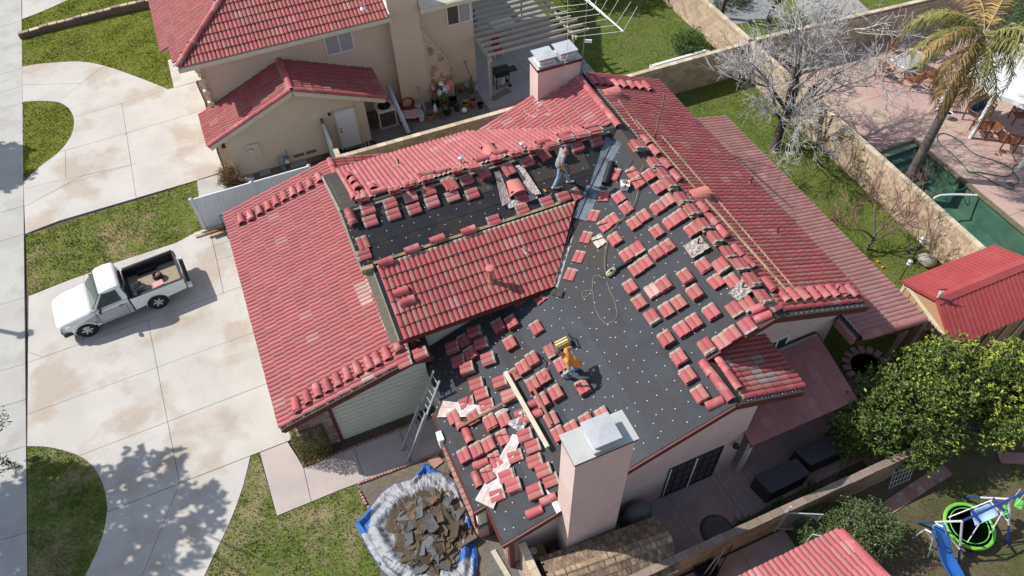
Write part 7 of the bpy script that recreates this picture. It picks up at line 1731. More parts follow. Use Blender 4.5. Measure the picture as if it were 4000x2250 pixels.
bush((11.5,4.35,0), V((.7,.5,1)), 1.1, 'darker low bush between the round bush and the block wall', 5000, (BL1,), .075, 4)
HG = leafmat('hedge_leaf', (.07,.075,.014), (.13,.11,.02), lo=.4, hi=1.5)
hb = at(1210,1790); bush((hb.x+.28,hb.y+.27,0), V((.52,.52,1)), 1.5, 'squared yellow green hedge under the garage eave corner', 13000, (HG,), .05, 5, box=True, name='hedge', cat='hedge')
DS = leafmat('dry_leaf', (.17,.105,.035), (.10,.055,.02), lo=.5, hi=1.5); hb = at(912,730); bush((hb.x,hb.y+.1,0), V((.42,.42,1)), .95, 'round dry brown shrub at the corner of the neighbour driveway', 6000, (DS,), .06, 6)
GB = leafmat('garden_leaf', (.06,.12,.02), (.03,.07,.015), lo=.5, hi=1.5)
for (px,py,rr,h,lab,sd) in ((2700,215,.75,1.0,'leafy green bush in the white edged planter behind the wall',7),(3330,150,.6,.8,'low green bush beyond the wall behind the bare tree',8),(2560,60,.0,0,'',9)):
    if rr: c = at(px,py); bush((c.x,c.y+.4,0), V((rr*1.2,rr,1)), h, lab, 3500, (GB,), .10, sd)
pe = thing('planter_edge', at(2590,245), 'white edged raised planter bed against the block wall', 'planter')
a, b, c, d = (19.7,25.75),(22.6,25.75),(22.6,27.6),(19.2,27.6)
for p, r in ((b,c),(c,d),(d,a)): MB().bar((*p,.15),(*r,.15),.16,.34).build('edge', WHITE, pe)
sheet('planter_soil', [a,b,c,d], .2, DIRTL)
# dark evergreen shading the neighbour's lawn (partly above the frame)
et = thing('evergreen_tree', (15.9,35.0,0), 'dark glossy evergreen tree at the top edge shading the neighbour lawn', 'tree'); DG = leafmat('evergreen_leaf', (.03,.05,.014), (.016,.03,.01), lo=.5, hi=1.8); rnd = random.Random(31)
leaves('foliage', crown_pts([(V((18.4,36.4,3.0)),V((2.0,1.9,2.2))),(V((19.8,35.6,2.5)),V((1.4,1.3,1.6)))], 16000, rnd), .15, DG, et, rnd=rnd); trunk_tube('trunk', [([V((18.4,36.3,0)),V((18.4,36.3,2.5))],[.15,.1])], BARK, et)
# street tree outside the frame on the left: its twigs hang into view and it shades the loop
st = thing('street_tree', (-14.6,17.3,0), 'leafy street tree at the left edge, its shade falling across the driveway loop', 'tree'); rnd = random.Random(41)
SL = leafmat('street_leaf', (.035,.05,.025), (.06,.08,.035), lo=.5, hi=1.6)
sb = []
for (px,py,z,r) in ((230,1980,6.3,1.7),(330,2140,6.6,1.6),(180,2190,7.0,1.8),(150,1900,6.0,1.2),(520,1960,6.5,1.2),(640,1820,6.6,.75),(560,1800,6.2,.7),(760,1960,6.8,.9),(820,2020,6.9,.6),(560,2110,6.6,1.0),(700,2140,6.9,1.0),(480,2230,7.0,1.0),(50,2120,7.2,1.6),(20,1960,6.8,.9),(400,2330,7.0,1.5),(660,2290,7.2,1.0),(430,1850,6.3,.8),(620,1940,7.0,.9)):
    g_ = at(px,py); c_ = g_+V((-.86,.62,1))*z; sb.append((c_, V((r,r*.85,r*.6))))
leaves('foliage', crown_pts([(c, r*.96) for c, r in sb], 17000, rnd, shell=.3), .27, SL, st, rnd=rnd, asp=.55)
leafpts = []
for (x,y,z) in ((12,1615,6.0),(20,1640,6.0),(4,1660,6.0),(30,1800,6.0),(48,1822,6.0),(18,1840,6.0),(62,1830,6.0),(35,1815,6.0),(2,1800,6.0)):
    for k in range(14): leafpts.append((at(x+rnd.gauss(0,11), y+rnd.gauss(0,11), z+rnd.gauss(0,.05)), V((0,0,1))))
leaves('twig_leaves', leafpts, .13, SL, st, rnd=rnd, asp=.28)
seg = [([V((-14.6,17.3,-.1)),V((-14.6,17.3,2)),V((-14.4,17.2,4.2))],[.22,.18,.13])]+[([V((-14.4,17.2,3.8)),V((-14.4,17.2,3.8)).lerp(c,.6)+V((0,0,.1)),c],[.09,.05,.02]) for c,_ in sb]
seg += [([sb[4][0], at(-60,1700,6.05), at(25,1640,6.0)],[.03,.02,.006]),([sb[4][0], at(-70,1850,6.05), at(60,1825,6.0)],[.03,.02,.006])]
trunk_tube('trunk', seg, BARK, st)
# things just outside the frame on the left whose shadows cross the pavement
g_ = at(100,1312)+V((-.86,.62,0))*6.2; sl_ = thing('street_lamp', g_, 'street lamp post beyond the left edge, its shadow crossing the pavement', 'street lamp')
MB().tube([g_,g_+V((0,0,3)),g_+V((0,0,6.0))],[.14,.11,.09],10).build('post', GALV, sl_); MB().box(g_+V((.1,0,6.1)),(.5,.3,.2)).build('lamp_head', GALV, sl_, bevel=.04)
sb2 = [];
for (px,py,z,r) in ((20,640,5.5,1.0),(60,590,5.2,.7),(5,700,5.8,1.0),(60,680,5.4,.6),(-20,600,6,1.0)):
    g_ = at(px,py); sb2.append((g_+V((-.86,.62,1))*z, V((r,r*.8,r*.6))))
c_ = sb2[0][0]; s2_ = thing('street_tree', (c_.x,c_.y,0), 'second street tree further along, shading the pavement by the small lawn', 'tree'); leaves('foliage', crown_pts(sb2, 4500, rnd, shell=.3), .28, SL, s2_, rnd=rnd, asp=.5)
trunk_tube('trunk', [([V((c_.x,c_.y,-.1)),V((c_.x,c_.y,3)),c_],[.14,.1,.04])], BARK, s2_)
# ============================================================ RED SHED
sh = thing('shed', (19.5,8.2,0), 'tan garden shed with ribbed red metal gable roof beside the citrus tree', 'shed')
A0_, A1_ = at(3527,1095,2.25), at(3884,955,2.25)             # left eave
R0_ = at(3661,1166,3.05); R1_ = R0_+(A1_-A0_).normalized()*(A1_-A0_).length*1.0
wv = (R0_-A0_); wv.z = 0; B0_ = A0_+wv*2; B0_.z = 2.25; B1_ = B0_+(A1_-A0_); ex = (A1_-A0_)
def shroof(a, b, c, d, nm):
    up = (b-a).cross(d-a).normalized(); up = up if up.z > 0 else -up
    o = MB().prism([a,b,c,d], off=-up*.05).build('roof_panel', METRED, sh); n_ = 22
    for i in range(n_):
        f = (i+.5)/n_; p, q_ = a.lerp(b,f), d.lerp(c,f); MB().bar(p.lerp(q_,.02)+up*.012, p.lerp(q_,.93)+up*.012, .035, .03, up=up).build('rib', METRED, o)
shroof(A0_, A1_, R1_, R0_, 'l'); shroof(B0_, B1_, R1_, R0_, 'r')
q = MB(); 
for s0, s1 in (((R0_-A0_)*.14, None),((R0_-B0_)*.14, None)):
    p = [R0_+V((0,0,.035)), R1_+V((0,0,.035)), R1_-s0+V((0,0,.045)), R0_-s0+V((0,0,.045))]; q.prism(p, off=(0,0,-.02))
q.build('ridge_cap', METRED, sh)
q = MB(); q.bar(A0_-V((0,0,.06)), R0_-V((0,0,.06)), .05, .13); q.bar(B0_-V((0,0,.06)), R0_-V((0,0,.06)), .05, .13); q.build('barge_board', METRED, sh)
ins = ex.normalized()*.12; wn = wv.normalized()
w0, w1 = A0_+ins+wn*.12, B0_+ins-wn*.12; pk = R0_+ins
MB().prism([V((w0.x,w0.y,0)),V((w1.x,w1.y,0)),V((w1.x,w1.y,2.2)),V((pk.x,pk.y,2.92)),V((w0.x,w0.y,2.2))], off=ins*.6).build('front_wall', SIDING, sh)
e1 = ex*.98; MB().prism([V((w1.x,w1.y,0)),V((w1.x,w1.y,2.2)),V((w1.x,w1.y,2.2))+e1-ins,V((w1.x,w1.y,0))+e1-ins], off=-wn*.06).build('side_wall', SIDING, sh)
MB().prism([V((w0.x,w0.y,0)),V((w0.x,w0.y,2.2)),V((w0.x,w0.y,2.2))+e1-ins,V((w0.x,w0.y,0))+e1-ins], off=wn*.06).build('side_wall', SIDING, sh)
fo = -ex.normalized()*.025
def trim(u0, z0, u1, z1, w_=.12): a = V((w0.x,w0.y,0)).lerp(V((w1.x,w1.y,0)),u0)+fo+V((0,0,z0)); b = V((w0.x,w0.y,0)).lerp(V((w1.x,w1.y,0)),u1)+fo+V((0,0,z1)); MB().bar(a, b, w_, .03, up=fo).build('trim', CREAM, sh)
trim(.0,0,.0,2.2); trim(1,0,1,2.2); trim(0,2.12,1,2.12); trim(.0,2.2,.5,2.88); trim(1,2.2,.5,2.88); trim(.55,0,.55,2.1); trim(.98,0,.98,2.1)
for f in (.13,.27,.41): trim(f,.1,f,2.05,.015)
for f in (.2,.4,.6,.8): 
    p = V((w1.x,w1.y,0)).lerp(V((w1.x,w1.y,0))+ex,f)+wn*.03; MB().box((p.x,p.y,1.1),(.1,.04,2.1), rz=math.atan2(ex.y,ex.x)).build('trim', CREAM, sh)
p = V((w0.x,w0.y,0)).lerp(V((w1.x,w1.y,0)),.77)+fo; MB().box((p.x,p.y,1.35),(.03,.75,.7)).build('window', GLASS, sh)
fn = thing('roof_finial', R0_+V((0,0,.03)), 'cream carved bird finial standing on the shed ridge end', 'ornament')
MB().lathe([(.05,0),(.03,.08),(.05,.14),(.075,.28),(.06,.38),(.03,.42)], R0_+V((0,0,.03)), 10).build('body', CREAM, fn, smooth=True); MB().bar(R0_+V((-.14,.05,.47)), R0_+V((.14,-.05,.47)), .03, .02).build('crossbar', BLACKP, fn)
# boulder behind the shed
b = at(3670,1035); rk = MB().lathe([(.0,0),(.4,.04),(.48,.2),(.36,.38),(.16,.46),(0,.47)], (0,0,0), 12); o = rk.build('boulder', M('rock', (.34,.32,.29), .9, c2=(.22,.20,.18), sc=2.5, bump=.6, bsc=20, fine=.25), smooth=True)
for v in o.data.vertices: v.co *= 1+.25*mnoise.noise(v.co*2.2)
o.location = (22.7,11.6,0); o.scale = (.8,.8,.8); tag(o, 'grey boulder between the shed and the sunlit block wall', 'boulder')
# garden lamp post
lp_ = thing('garden_lamp', at(3515,1092), 'dark garden post with hanging lanterns on the back lawn', 'lamp'); p0 = at(3515,1092); p1 = p0+V((.0,0,2.0)); MB().tube([p0,p1],.02,6).build('post', BLACKP, lp_)
for i,(dx,dy,dz) in enumerate(((-.32,.1,1.75),(-.3,-.15,1.35),(.2,.1,1.7),(.05,-.1,1.2),(.3,.2,2.0))):
    c = p0+V((dx,dy,dz)); MB().tube([p0+V((0,0,dz+.15)),c+V((0,0,.12))],.008,4).build('arm', BLACKP, lp_); MB().lathe([(.02,.12),(.10,.06),(.07,.04),(.06,-.08),(.09,-.10),(0,-.10)], c, 8).build('lantern', GALV if i in (1,4) else BLACKP, lp_)
for px,py,lab in ((3427,1026,'upper of two fallen oranges on the back lawn'),(3446,1047,'lower of two fallen oranges on the back lawn')):
    c = at(px,py); tag(MB().lathe([(0,0),(.04,.01),(.055,.05),(.04,.09),(0,.1)], (c.x,c.y,.01), 10).build('orange', M('orange_fruit', (.62,.25,.015), .5), smooth=True), lab, 'orange')
# ============================================================ POOL YARD
pc = thing('patio_cover', (27,15.5,0), 'white solid patio cover on slim white posts beside the pool deck', 'patio cover')
c0 = at(3790,545,2.5); c1 = at(3500,0,2.5)
E0 = at(3885,375,2.55); E1 = at(3790,240,2.55)
pcx = [at(3790,300,2.6), at(3740,215,2.6)]
W0 = at(3885,370,2.55)
for p in [(3885,372),(3745,300),(3960,390),(3700,210)]: pass
cov = [at(3745,262,2.55), at(3890,372,2.55), at(3960,395,2.55), at(4120,470,2.55), at(4250,330,2.55), at(4010,160,2.55)]
MB().prism(cov, off=(0,0,-.12)).build('roof_sheet', WHITE, pc)
q = MB()
for p, r in zip(cov, cov[1:4]): q.bar(p-V((0,0,.02)), r-V((0,0,.02)), .12, .2)
q.build('gutter', WHITE, pc)
pf = at(3788,540); MB().bar(pf, V((pf.x,pf.y,2.45)), .13).build('post', WHITE, pc)
MB().box((cov[3].x-.3,cov[3].y,1.2),(.13,.13,2.4)).build('post', WHITE, pc); MB().box((cov[0].x+.2,cov[0].y+.1,1.2),(.13,.13,2.4)).build('post', WHITE, pc)
def teak_chair(c, rz, lab, name='garden_chair', cat='chair', w_=.55, rock=False, cush=None, d_=.5):
    t = thing(name, (c.x,c.y,0), lab, cat, rz=rz)
    q = MB()
    for i in range(6): o = MB().box((0,-d_/2+d_*(i+.5)/6,.43),(w_,d_/6-.015,.025)).build('seat_slat', WOODT, t, local=True)
    n_ = max(5, int(w_/.09))
    for i in range(n_): MB().box((-w_/2+w_*(i+.5)/n_, d_/2+.06,.72),(.045,.02,.48), M=Matrix.Rotation(-.2,3,'X')).build('back_slat', WOODT, t, local=True)
    MB().box((0,d_/2+.12,.98),(w_+.06,.035,.07)).build('back_rail', WOODT, t, local=True)
    for sx in (-1,1):
        MB().bar((sx*w_/2,-d_/2,0),(sx*w_/2,-d_/2,.64),.05).build('leg', WOODT, t, local=True); MB().bar((sx*w_/2,d_/2+.05,0),(sx*w_/2,d_/2+.13,1.0),.05).build('leg', WOODT, t, local=True)
        MB().bar((sx*w_/2,-d_/2-.03,.65),(sx*w_/2,d_/2+.07,.65),.06,.03).build('armrest', WOODT, t, local=True)
        if rock: MB().tube([(sx*w_/2,-.6,.10),(sx*w_/2,-.2,.0),(sx*w_/2,.3,.0),(sx*w_/2,.75,.12)],.025,5).build('rocker', WOODT, t, local=True)
    if cush: MB().box((0,0,.5),(w_-.06,d_-.03,.11)).build('cushion', cush, t, local=True, bevel=.03); MB().box((0,d_/2-.02,.72),(w_-.1,.1,.36)).build('cushion', cush, t, local=True, bevel=.03)
    return t
CU = M('cushion_blue', (.03,.05,.09), .9)
gt = thing('glass_table', (30.9,22.1,0), 'white framed glass garden table on the pink pool deck', 'table', rz=.15)
MB().box((0,0,.72),(1.7,1.0,.012)).build('table_glass', M('table_glass', (.38,.36,.34), .1, spec=.8, fine=0), gt, local=True)
pts = [(.85*sx*(1 if k in (0,3) else .86), .5*sy*(1 if k in (1,2) else .8), .73) for sx, sy, k in ((-1,-1,0),(-1,-1,1),(1,-1,1),(1,-1,0),(1,1,0),(1,1,1),(-1,1,1),(-1,1,0),(-1,-1,0))]
MB().tube(pts, .03, 8).build('rim', WHITE, gt, local=True)
for sx in (-.6,.6):
    for sy in (-.35,.35): MB().tube([(sx,sy,.7),(sx*.8,sy*.7,.35),(sx*1.1,sy*1.1,0)],.022,6).build('leg', WHITE, gt, local=True)
for x,y,rz,lab in ((29.6,22.2,1.72,'teak chair at the left end of the glass table'),(30.2,21.0,3.2,'teak chair at the near left side of the glass table'),(31.3,20.9,3.3,'teak chair at the near right side of the glass table'),(31.2,23.2,.15,'teak chair behind the glass table'),(32.6,22.6,-1.4,'teak chair at the right end of the glass table')): teak_chair(V((x,y,0)), rz, lab)
def ap(x, y): return at(3500+x/2.416, 300+y/2.416)
teak_chair(ap(760,390), .15, 'teak garden bench with dark blue cushions behind the white post', 'garden_bench', 'bench', 1.35, cush=CU)
teak_chair(ap(1130,430), -.5, 'teak armchair with slatted back at the right frame edge', cush=None)
teak_chair(ap(760,540), 2.6, 'teak armchair half hidden by the white post')
teak_chair(ap(1040,670), 2.3, 'teak rocking chair nearest the pool under the patio cover', 'rocking_chair', 'rocking chair', rock=True)
st_ = thing('side_table', ap(900,520), 'square slatted teak side table between the armchairs', 'side table'); c = ap(900,540)
for i in range(5): MB().box((c.x,c.y-.22+.11*i,.48),(.55,.095,.025)).build('slat', WOODT, st_)
for sx in (-.22,.22):
    for sy in (-.2,.2): MB().box((c.x+sx,c.y+sy,.23),(.045,.045,.46)).build('leg', WOODT, st_)
c = ap(1070,290); tag(MB().lathe([(.05,0),(.13,.1),(.12,.11)], (c.x,c.y,.75), 10).build('bowl', M('blue_bowl', (.03,.16,.38), .4)), 'bright blue bowl on the teak chair corner under the cover', 'bowl')
c = ap(470,395); pp = thing('flower_pot', (c.x,c.y,0), 'white flower pot standing alone by the palm trunk', 'flower pot'); MB().lathe([(.11,0),(.17,.28),(.19,.28),(.19,.33),(.16,.33),(.16,.26)], (c.x,c.y,.02), 16).build('body', WHITE, pp); MB().lathe([(0,.27),(.16,.27)], (c.x,c.y,.02), 12).build('soil', DIRT, pp)
HG_ = M('hose_green', (.04,.11,.085), .5)
FL = Pl(0,0,.03,0,0)
rope(FL, [(3500+x/2.416,300+y/2.416) for x,y in [(690,900),(620,820),(520,720),(420,640),(388,580),(400,545),(450,535),(530,560),(620,620),(700,700),(800,750),(930,790),(1030,830),(1095,880),(1090,920),(1020,940),(900,920),(760,900),(690,905)]], 'long green garden hose looped over the pink pool deck', HG_, r=.022, wig=.0, name='hose', cat='hose')
rope(FL, [(3500+x/2.416,300+y/2.416) for x,y in [(700,900),(800,930),(950,1010),(1050,1050),(1110,1050),(1100,1010),(1060,995),(1090,1030),(1150,1000),(1155,960),(1110,900),(1100,870),(1140,825),(1260,815)]], 'second green hose with small coils near the pool edge', HG_, r=.022, wig=.0, name='hose', cat='hose')
rope(Pl(0,0,-.1,0,0), [(3500+x/2.416,300+y/2.416) for x,y in [(357,1145),(420,1120),(520,1112),(620,1112),(700,1115),(800,1118),(870,1112)]], 'white pool cleaner hose floating across the green water', WHITE, r=.045, wig=.0, name='pool_hose', cat='hose')
rope(Pl(0,0,-.1,0,0), [(3500+x/2.416,300+y/2.416) for x,y in [(690,905),(600,950),(550,1010),(545,1050),(590,1068),(650,1050),(685,1000),(690,910)]], 'dark hose loop hanging into the pool water', HG_, r=.022, wig=.0, name='hose', cat='hose')
for x,y,r_,lab in ((1012,712,.12,'largest round rust stain disc on the pool deck'),(945,740,.09,'middle small rust red disc on the pool deck'),(1125,795,.07,'smallest rust red disc on the pool deck')):
    c = ap(x,y); tag(MB().lathe([(0,.0),(r_,.0),(r_,-.012)], (c.x,c.y,.04), 12).build('drain_disc', M('rust_disc', (.25,.06,.03), .8)), lab, 'disc')
# things beyond the far wall
nb = thing('neighbour_house_far', (33,31,0), 'pale stucco house corner beyond the far wall at the top edge', 'house'); MB().box((37,31.5,1.3),(5,5,2.6)).build('wall', STUC, nb); MB().box((37,31.5,2.7),(5.8,5.8,.18)).build('roof', CREAM, nb)
fp2 = setting('far_path'); slabs(fp2, [(29,26.2),(33,26.2),(33.5,30),(30,30)], [((31,26.2),(31.5,30))], .02, CONCG)
sheet('pond', [(24.6,29.5),(28.5,29.0),(29.0,33),(25.5,34)], .02, M('grey_gravel', (.26,.27,.27), .8, fine=.3, bump=.5))
for i,(x,y,h) in enumerate(((27.2,28.6,5.5),(25.2,30.2,5))):
    b_ = V((x,y,0)); bare_tree(b_, b_+V((.1,0,1.5)), 5, .6, ('second bare tree beyond the wall, right one','second bare tree beyond the wall, left one')[i], 50+i, (BARK,BARKG,BARKP), depth=5, r0=.13, len0=1.5, decay=.75, nsub=(3,3), fine=2)
rp = thing('ground_cover_shrub', (25,33,0), 'olive shrub patch among the far trees', 'bush'); rnd = random.Random(60); leaves('foliage', crown_pts([(V((26.5,31.2,.4)),V((1.2,.8,.5))),(V((30.2,27.3,.4)),V((.7,.6,.5)))], 4000, rnd), .1, BL1, rp, rnd=rnd)
rt = thing('fan_shrub', (36.5,20.5,0), 'dense green shrub at the right edge under the palm fronds', 'bush'); leaves('foliage', crown_pts([(V((36.0,20.6,1.0)),V((1.6,1.6,1.2))),(V((38.0,21.4,1.4)),V((1.8,1.6,1.5)))], 9000, rnd), .13, GB, rt, rnd=rnd)
# ============================================================ SIDE YARD
for cs, lab in (([(2950,1858),(3110,1790),(3165,1850),(3015,1925)],'left dark covered box in the shaded side yard'),([(3105,1755),(3260,1690),(3315,1750),(3170,1815)],'right dark covered box in the shaded side yard')):
    P_ = [at(x,y,.85) for x,y in cs]; t = thing('storage_box', ((P_[0]+P_[2])/2).to_tuple()[:2]+(0,), lab, 'storage box', 'dark storage boxes by the wall')
    MB().prism([p-V((0,0,.06)) for p in P_], off=(0,0,-.78)).build('body', M('box_dark', (.035,.03,.035), .7, fine=.15), t, bevel=.02)
    c_ = sum(P_, V())/4; MB().prism([c_+(p-c_)*1.03 for p in P_], off=(0,0,-.07)).build('lid', M('box_lid', (.055,.05,.058), .6, c2=(.045,.042,.048), sc=3, fine=.12), t, bevel=.02)
q = MB(); gc = thing('grill_cover', (6.35,6.85,0), 'grey fabric covered grill standing against the side wall by the tall chimney', 'grill')
o = MB().lathe([(.42,0),(.44,.3),(.40,.75),(.36,1.02),(.25,1.12),(0,1.14)], (0,0,0), 20).build('cover', M('cover_grey', (.12,.13,.125), .9, c2=(.09,.10,.10), sc=3, bump=.6, bsc=12, fine=.1, bd=.04), gc, smooth=True, local=True)
for v in o.data.vertices: v.co.x *= 1.15+.08*math.sin(v.co.z*9+v.co.y*12); v.co.y *= .78+.08*math.sin(v.co.x*15)
gc.location = (6.72,6.95,0)
# weathered shingle roofed shelter beside the chimney
ws_ = thing('shingled_shelter', (5.2,5.7,0), 'low shelter with weathered wood shingle roof between chimney and side wall', 'shelter')
r0, r1 = at(2150,2262,1.75), at(2618,2092,1.75); ex = (r1-r0); en = ex.normalized(); wn = V((en.y,-en.x,0))
SHG = M('wood_shingle', (.25,.18,.12), .9, c2=(.15,.11,.08), sc=6, amt=.9, bump=.5, bsc=50, fine=.25, extra=vary(.6,1.35))
for s_, W2 in ((1,.85),(-1,.75)):
    n_ = int(ex.length/.135); rows = 5
    for i in range(rows):
        for k in range(n_):
            f = (k+.5*(i%2)+.1)/n_*ex.length; d_ = W2*(i+.5)/rows; c = r0+en*f+wn*s_*d_+V((0,0,-.55*d_+.02)); dn = (wn*s_+V((0,0,-.55))).normalized(); nn = en.cross(dn); nn = nn if nn.z > 0 else -nn
            MB().bar(c-dn*.12+nn*.0, c+dn*.12+nn*.018, .125+random.uniform(-.01,.01), .014, up=nn).build('shingle', SHG, ws_)
n_ = int(ex.length/.16)
for k in range(n_):
    c = r0+en*(k+.5)*.16*1.0
    for s_ in (-1,1): MB().bar(c+V((0,0,.03)), c+wn*s_*.16+V((0,0,-.045)), .19, .014).build('shingle', M('wood_shingle_pale', (.36,.27,.18), .9, c2=(.22,.16,.11), sc=6, bump=.5, bsc=50, fine=.25, extra=vary(.7,1.25)), ws_)
for f in (.05,.95):
    for s_ in (-1,1): p = r0+ex*f+wn*s_*.7; MB().box((p.x,p.y,.62),(.09,.09,1.25)).build('post', WOODW, ws_)
# things behind the short wall
tb = thing('work_bench', at(2090,2150), 'brown wooden bench with a white round lid behind the short wall', 'bench'); c = at(2085,2160,.7); MB().box((c.x,c.y,.7),(.7,.5,.05)).build('top', WOODL, tb); MB().lathe([(0,.76),(.12,.76),(.12,.73)], (c.x,c.y+.05,0), 12).build('lid', WHITE, tb)
for sx in (-.3,.3): MB().box((c.x+sx,c.y,.35),(.06,.4,.7)).build('leg', WOODW, tb)
wb = thing('wire_basket', at(2165,2160), 'dark wire basket in the shade beside the brown bench', 'basket'); c = at(2165,2170); 
for i in range(7): MB().tube([(c.x+(.2+.01*i)*math.cos(k*.52),c.y+(.2+.01*i)*math.sin(k*.52),.08+.08*i) for k in range(13)],.008,4).build('wire', BLACKP, wb)
# garden bed strip, small plants and pavers beside the wall
sheet('planting_bed', [(8.6,5.25),(14.6,5.2),(14.6,5.75),(12.2,5.72),(8.6,5.6)], .045, DIRT)
for i,(x,y) in enumerate(((10.9,5.45),(12.3,5.5),(13.6,5.4),(9.6,5.4))): bush((x,y,0), V((.35,.22,1)), .4, ('low fern like plant in front of the left dark box','low weeds between the two dark boxes','low dark plant right of the right dark box','few low weeds at the bed end by the wall')[i], 500, (GB,), .09, 70+i)
rs = thing('debris_mound', at(2820,2090), 'muddy grey net and earth mound on the side yard paving', 'debris'); c = at(2800,2075); o = MB().lathe([(.55,0),(.45,.12),(.3,.2),(.22,.1),(0,.08)], (c.x,c.y,0), 16).build('mound', M('mud_grey', (.12,.11,.10), .95, fine=.3), rs, smooth=True)
# fountain ring at the back corner
ft = thing('fire_pit', (16.0,8.0,0), 'round dark stone rimmed pond under the rear patio corner', 'pond'); c = at(3385,1440)
for i in range(16): a = i*math.pi/8; MB().box((c.x+.75*math.cos(a),c.y+.75*math.sin(a),.08),(.3,.22,.16), rz=a).build('stone', CONCS, ft, bevel=.02)
MB().lathe([(0,.05),(.62,.05)], (c.x,c.y,0), 20).build('basin', M('pond_water', (.03,.032,.025), .3), ft)
# service yard: chain-link gate, poles, trellis
gl_ = thing('chain_link_gate', at(3080,2080), 'open chain link gate panel beyond the brown block wall', 'gate')
def mesh_panel(p0, p1, p2, p3, parent, n=16, m=12):
    q = MB()
    for i in range(-m, n+m):
        for s_ in (1,-1):
            pts = []
            for k in range(0, m+1):
                u = (i+s_*k)/n; 
                if 0 <= u <= 1: pts.append(p0.lerp(p1,u).lerp(p3.lerp(p2,u), k/m))
            if len(pts) > 1: q.tube([pts[0], pts[-1]], .0035, 3, cap=False)
    q.build('mesh', GALV, parent); MB().tube([p0,p1,p2,p3,p0], .022, 6).build('frame', GALV, parent)
a = at(3035,2070,0); b = at(3135,2075,0); mesh_panel(V((a.x,a.y,.1)), V((b.x+.2,b.y-.1,.1)), V((b.x+.2,b.y-.1,1.35)), V((a.x,a.y,1.35)), gl_)
MB().tube([V((a.x-.1,a.y,0)), V((a.x-.1,a.y,1.9))], .035, 8).build('post', GALV, gl_)
g2_ = thing('chain_link_gate', at(3150,2100), 'white framed chain link gate against the corner red roof', 'gate'); a = at(3140,2130,.2); mesh_panel(V((10.9,4.15,.3)),V((11.5,3.75,.3)),V((11.5,3.75,1.3)),V((10.9,4.15,1.3)), g2_, 10, 9)
tr_ = thing('trellis', at(3500,1860), 'pale wire trellis leaning on the far end of the brown wall', 'trellis'); a, b = at(3450,1885), at(3530,1850); q = MB()
for i in range(7): p = a.lerp(b, i/6); q.tube([V((p.x,p.y-.25,0)), V((p.x,p.y-.02,.95))], .008, 4)
for k in range(4): z = .1+.25*k; q.tube([V((a.x,a.y-.25+.06*k,z)), V((b.x,b.y-.25+.06*k,z))], .008, 4)
q.build('wire', WHITE, tr_)
pl_ = []
for i,(p1,p2,m_,lab) in enumerate((((2770,2250),(2835,2135),WOODL,'left pale pole leaning in the service yard'),((2790,2260),(2860,2130),BLACKP,'black striped pole leaning in the service yard'),((2745,2250),(2805,2170),WOODW,'grey short pole leaning in the service yard'),((2800,2265),(2880,2165),WOODB,'brown pole leaning right in the service yard'))):
    tag(MB().tube([at(*p1,.1), at(*p2,1.2)], .02, 6).build('pole', m_), lab, 'pole', 'poles leaning together')
bn = thing('dark_tub', at(2760,2230), 'dark grey plastic tub lying below the poles', 'tub'); MB().lathe([(.3,0),(.36,.4),(.38,.4),(.33,.36),(.3,.05),(0,.05)], at(2750,2235), 14).build('body', BLACKP, bn)
# ============================================================ CORNER HOUSE (bottom right)
ch_ = thing('house', (9,1,0), 'corner of another pink house with pink red tile roof at the bottom edge', 'house')
PC = Pl(0,3.66,2.55,0,-.33); 
edge_r = [(11.05,3.66),(11.05,-3)]
deck('roof_deck', PC, [(6.5,3.66),(11.05,3.66),(11.05,-2.5),(6.5,-2.5)], ch_, FELTO)
TC_ = field(PC, [(6.5,3.68),(11.0,3.68),(11.0,-2.5),(6.5,-2.5)], mat=T_PINK, du=.33, dv=.40)
emit_tiles(ch_, TC_, limit=140)
for Mx,k,m in ridge_line(PC.p(11.0,3.6,.05), PC.p(11.0,-2.4,.05), PC.n, mat=T_RIDGE): inst(tmesh('ridge', M('ridge_tile_red',(0,0,0))), 'ridge_tile', Mx, ch_)
MB().box((8.7,.4,1.2),(4.2,5.6,2.4)).build('wall', STUC, ch_)
# ============================================================ SWING SET
sg = thing('swing_set', (15.5,2.7,0), 'blue and white metal swing set with a light blue canopy swing', 'swing set'); SB_ = M('steel_blue', (.02,.06,.26), .35); SW = M('steel_white', (.66,.66,.70), .35)
fx = lambda x, y: (3550+x/3.622, 1850+y/3.622)
T0, T1 = at(*fx(755,672),1.95), at(*fx(1435,360),1.95); T2 = T1+(T1-T0)*1.25
MB().tube([T0,T2], .035, 8).build('top_bar', SB_, sg)
for Tp, fl, fr2 in ((T0, fx(120,695), fx(705,1260)), (T1, fx(740,325), fx(1400,990))):
    for f_px in (fl, fr2):
        g0 = at(*f_px); MB().tube([Tp, Tp.lerp(g0,.58)], .033, 8).build('leg', SW, sg); MB().tube([Tp.lerp(g0,.57), g0], .034, 8).build('leg_foot', SB_, sg)
for (p, z1), (r, z2) in (((fx(1130,370),1.0),(fx(1420,690),.9)),((fx(380,690),1.1),(fx(720,1070),.8))): MB().tube([at(*p,z1), at(*r,z2)], .02, 6).build('brace', SW, sg)
LBL = M('canopy_blue', (.36,.52,.72), .8, bump=.3, bsc=20)
o = [at(*fx(870,530),1.35), at(*fx(1150,410),1.35), at(*fx(1285,590),1.15), at(*fx(940,740),1.15)]
vs, fs = [], []
for i in range(9):
    for j in range(9): u, v = i/8, j/8; p = o[0].lerp(o[1],u).lerp(o[3].lerp(o[2],u),v); vs.append(p-V((0,0,.16*math.sin(u*math.pi)*math.sin(v*math.pi)+.05*math.sin(u*math.pi))))
fs = [(i*9+j, i*9+j+1, (i+1)*9+j+1, (i+1)*9+j) for i in range(8) for j in range(8)]
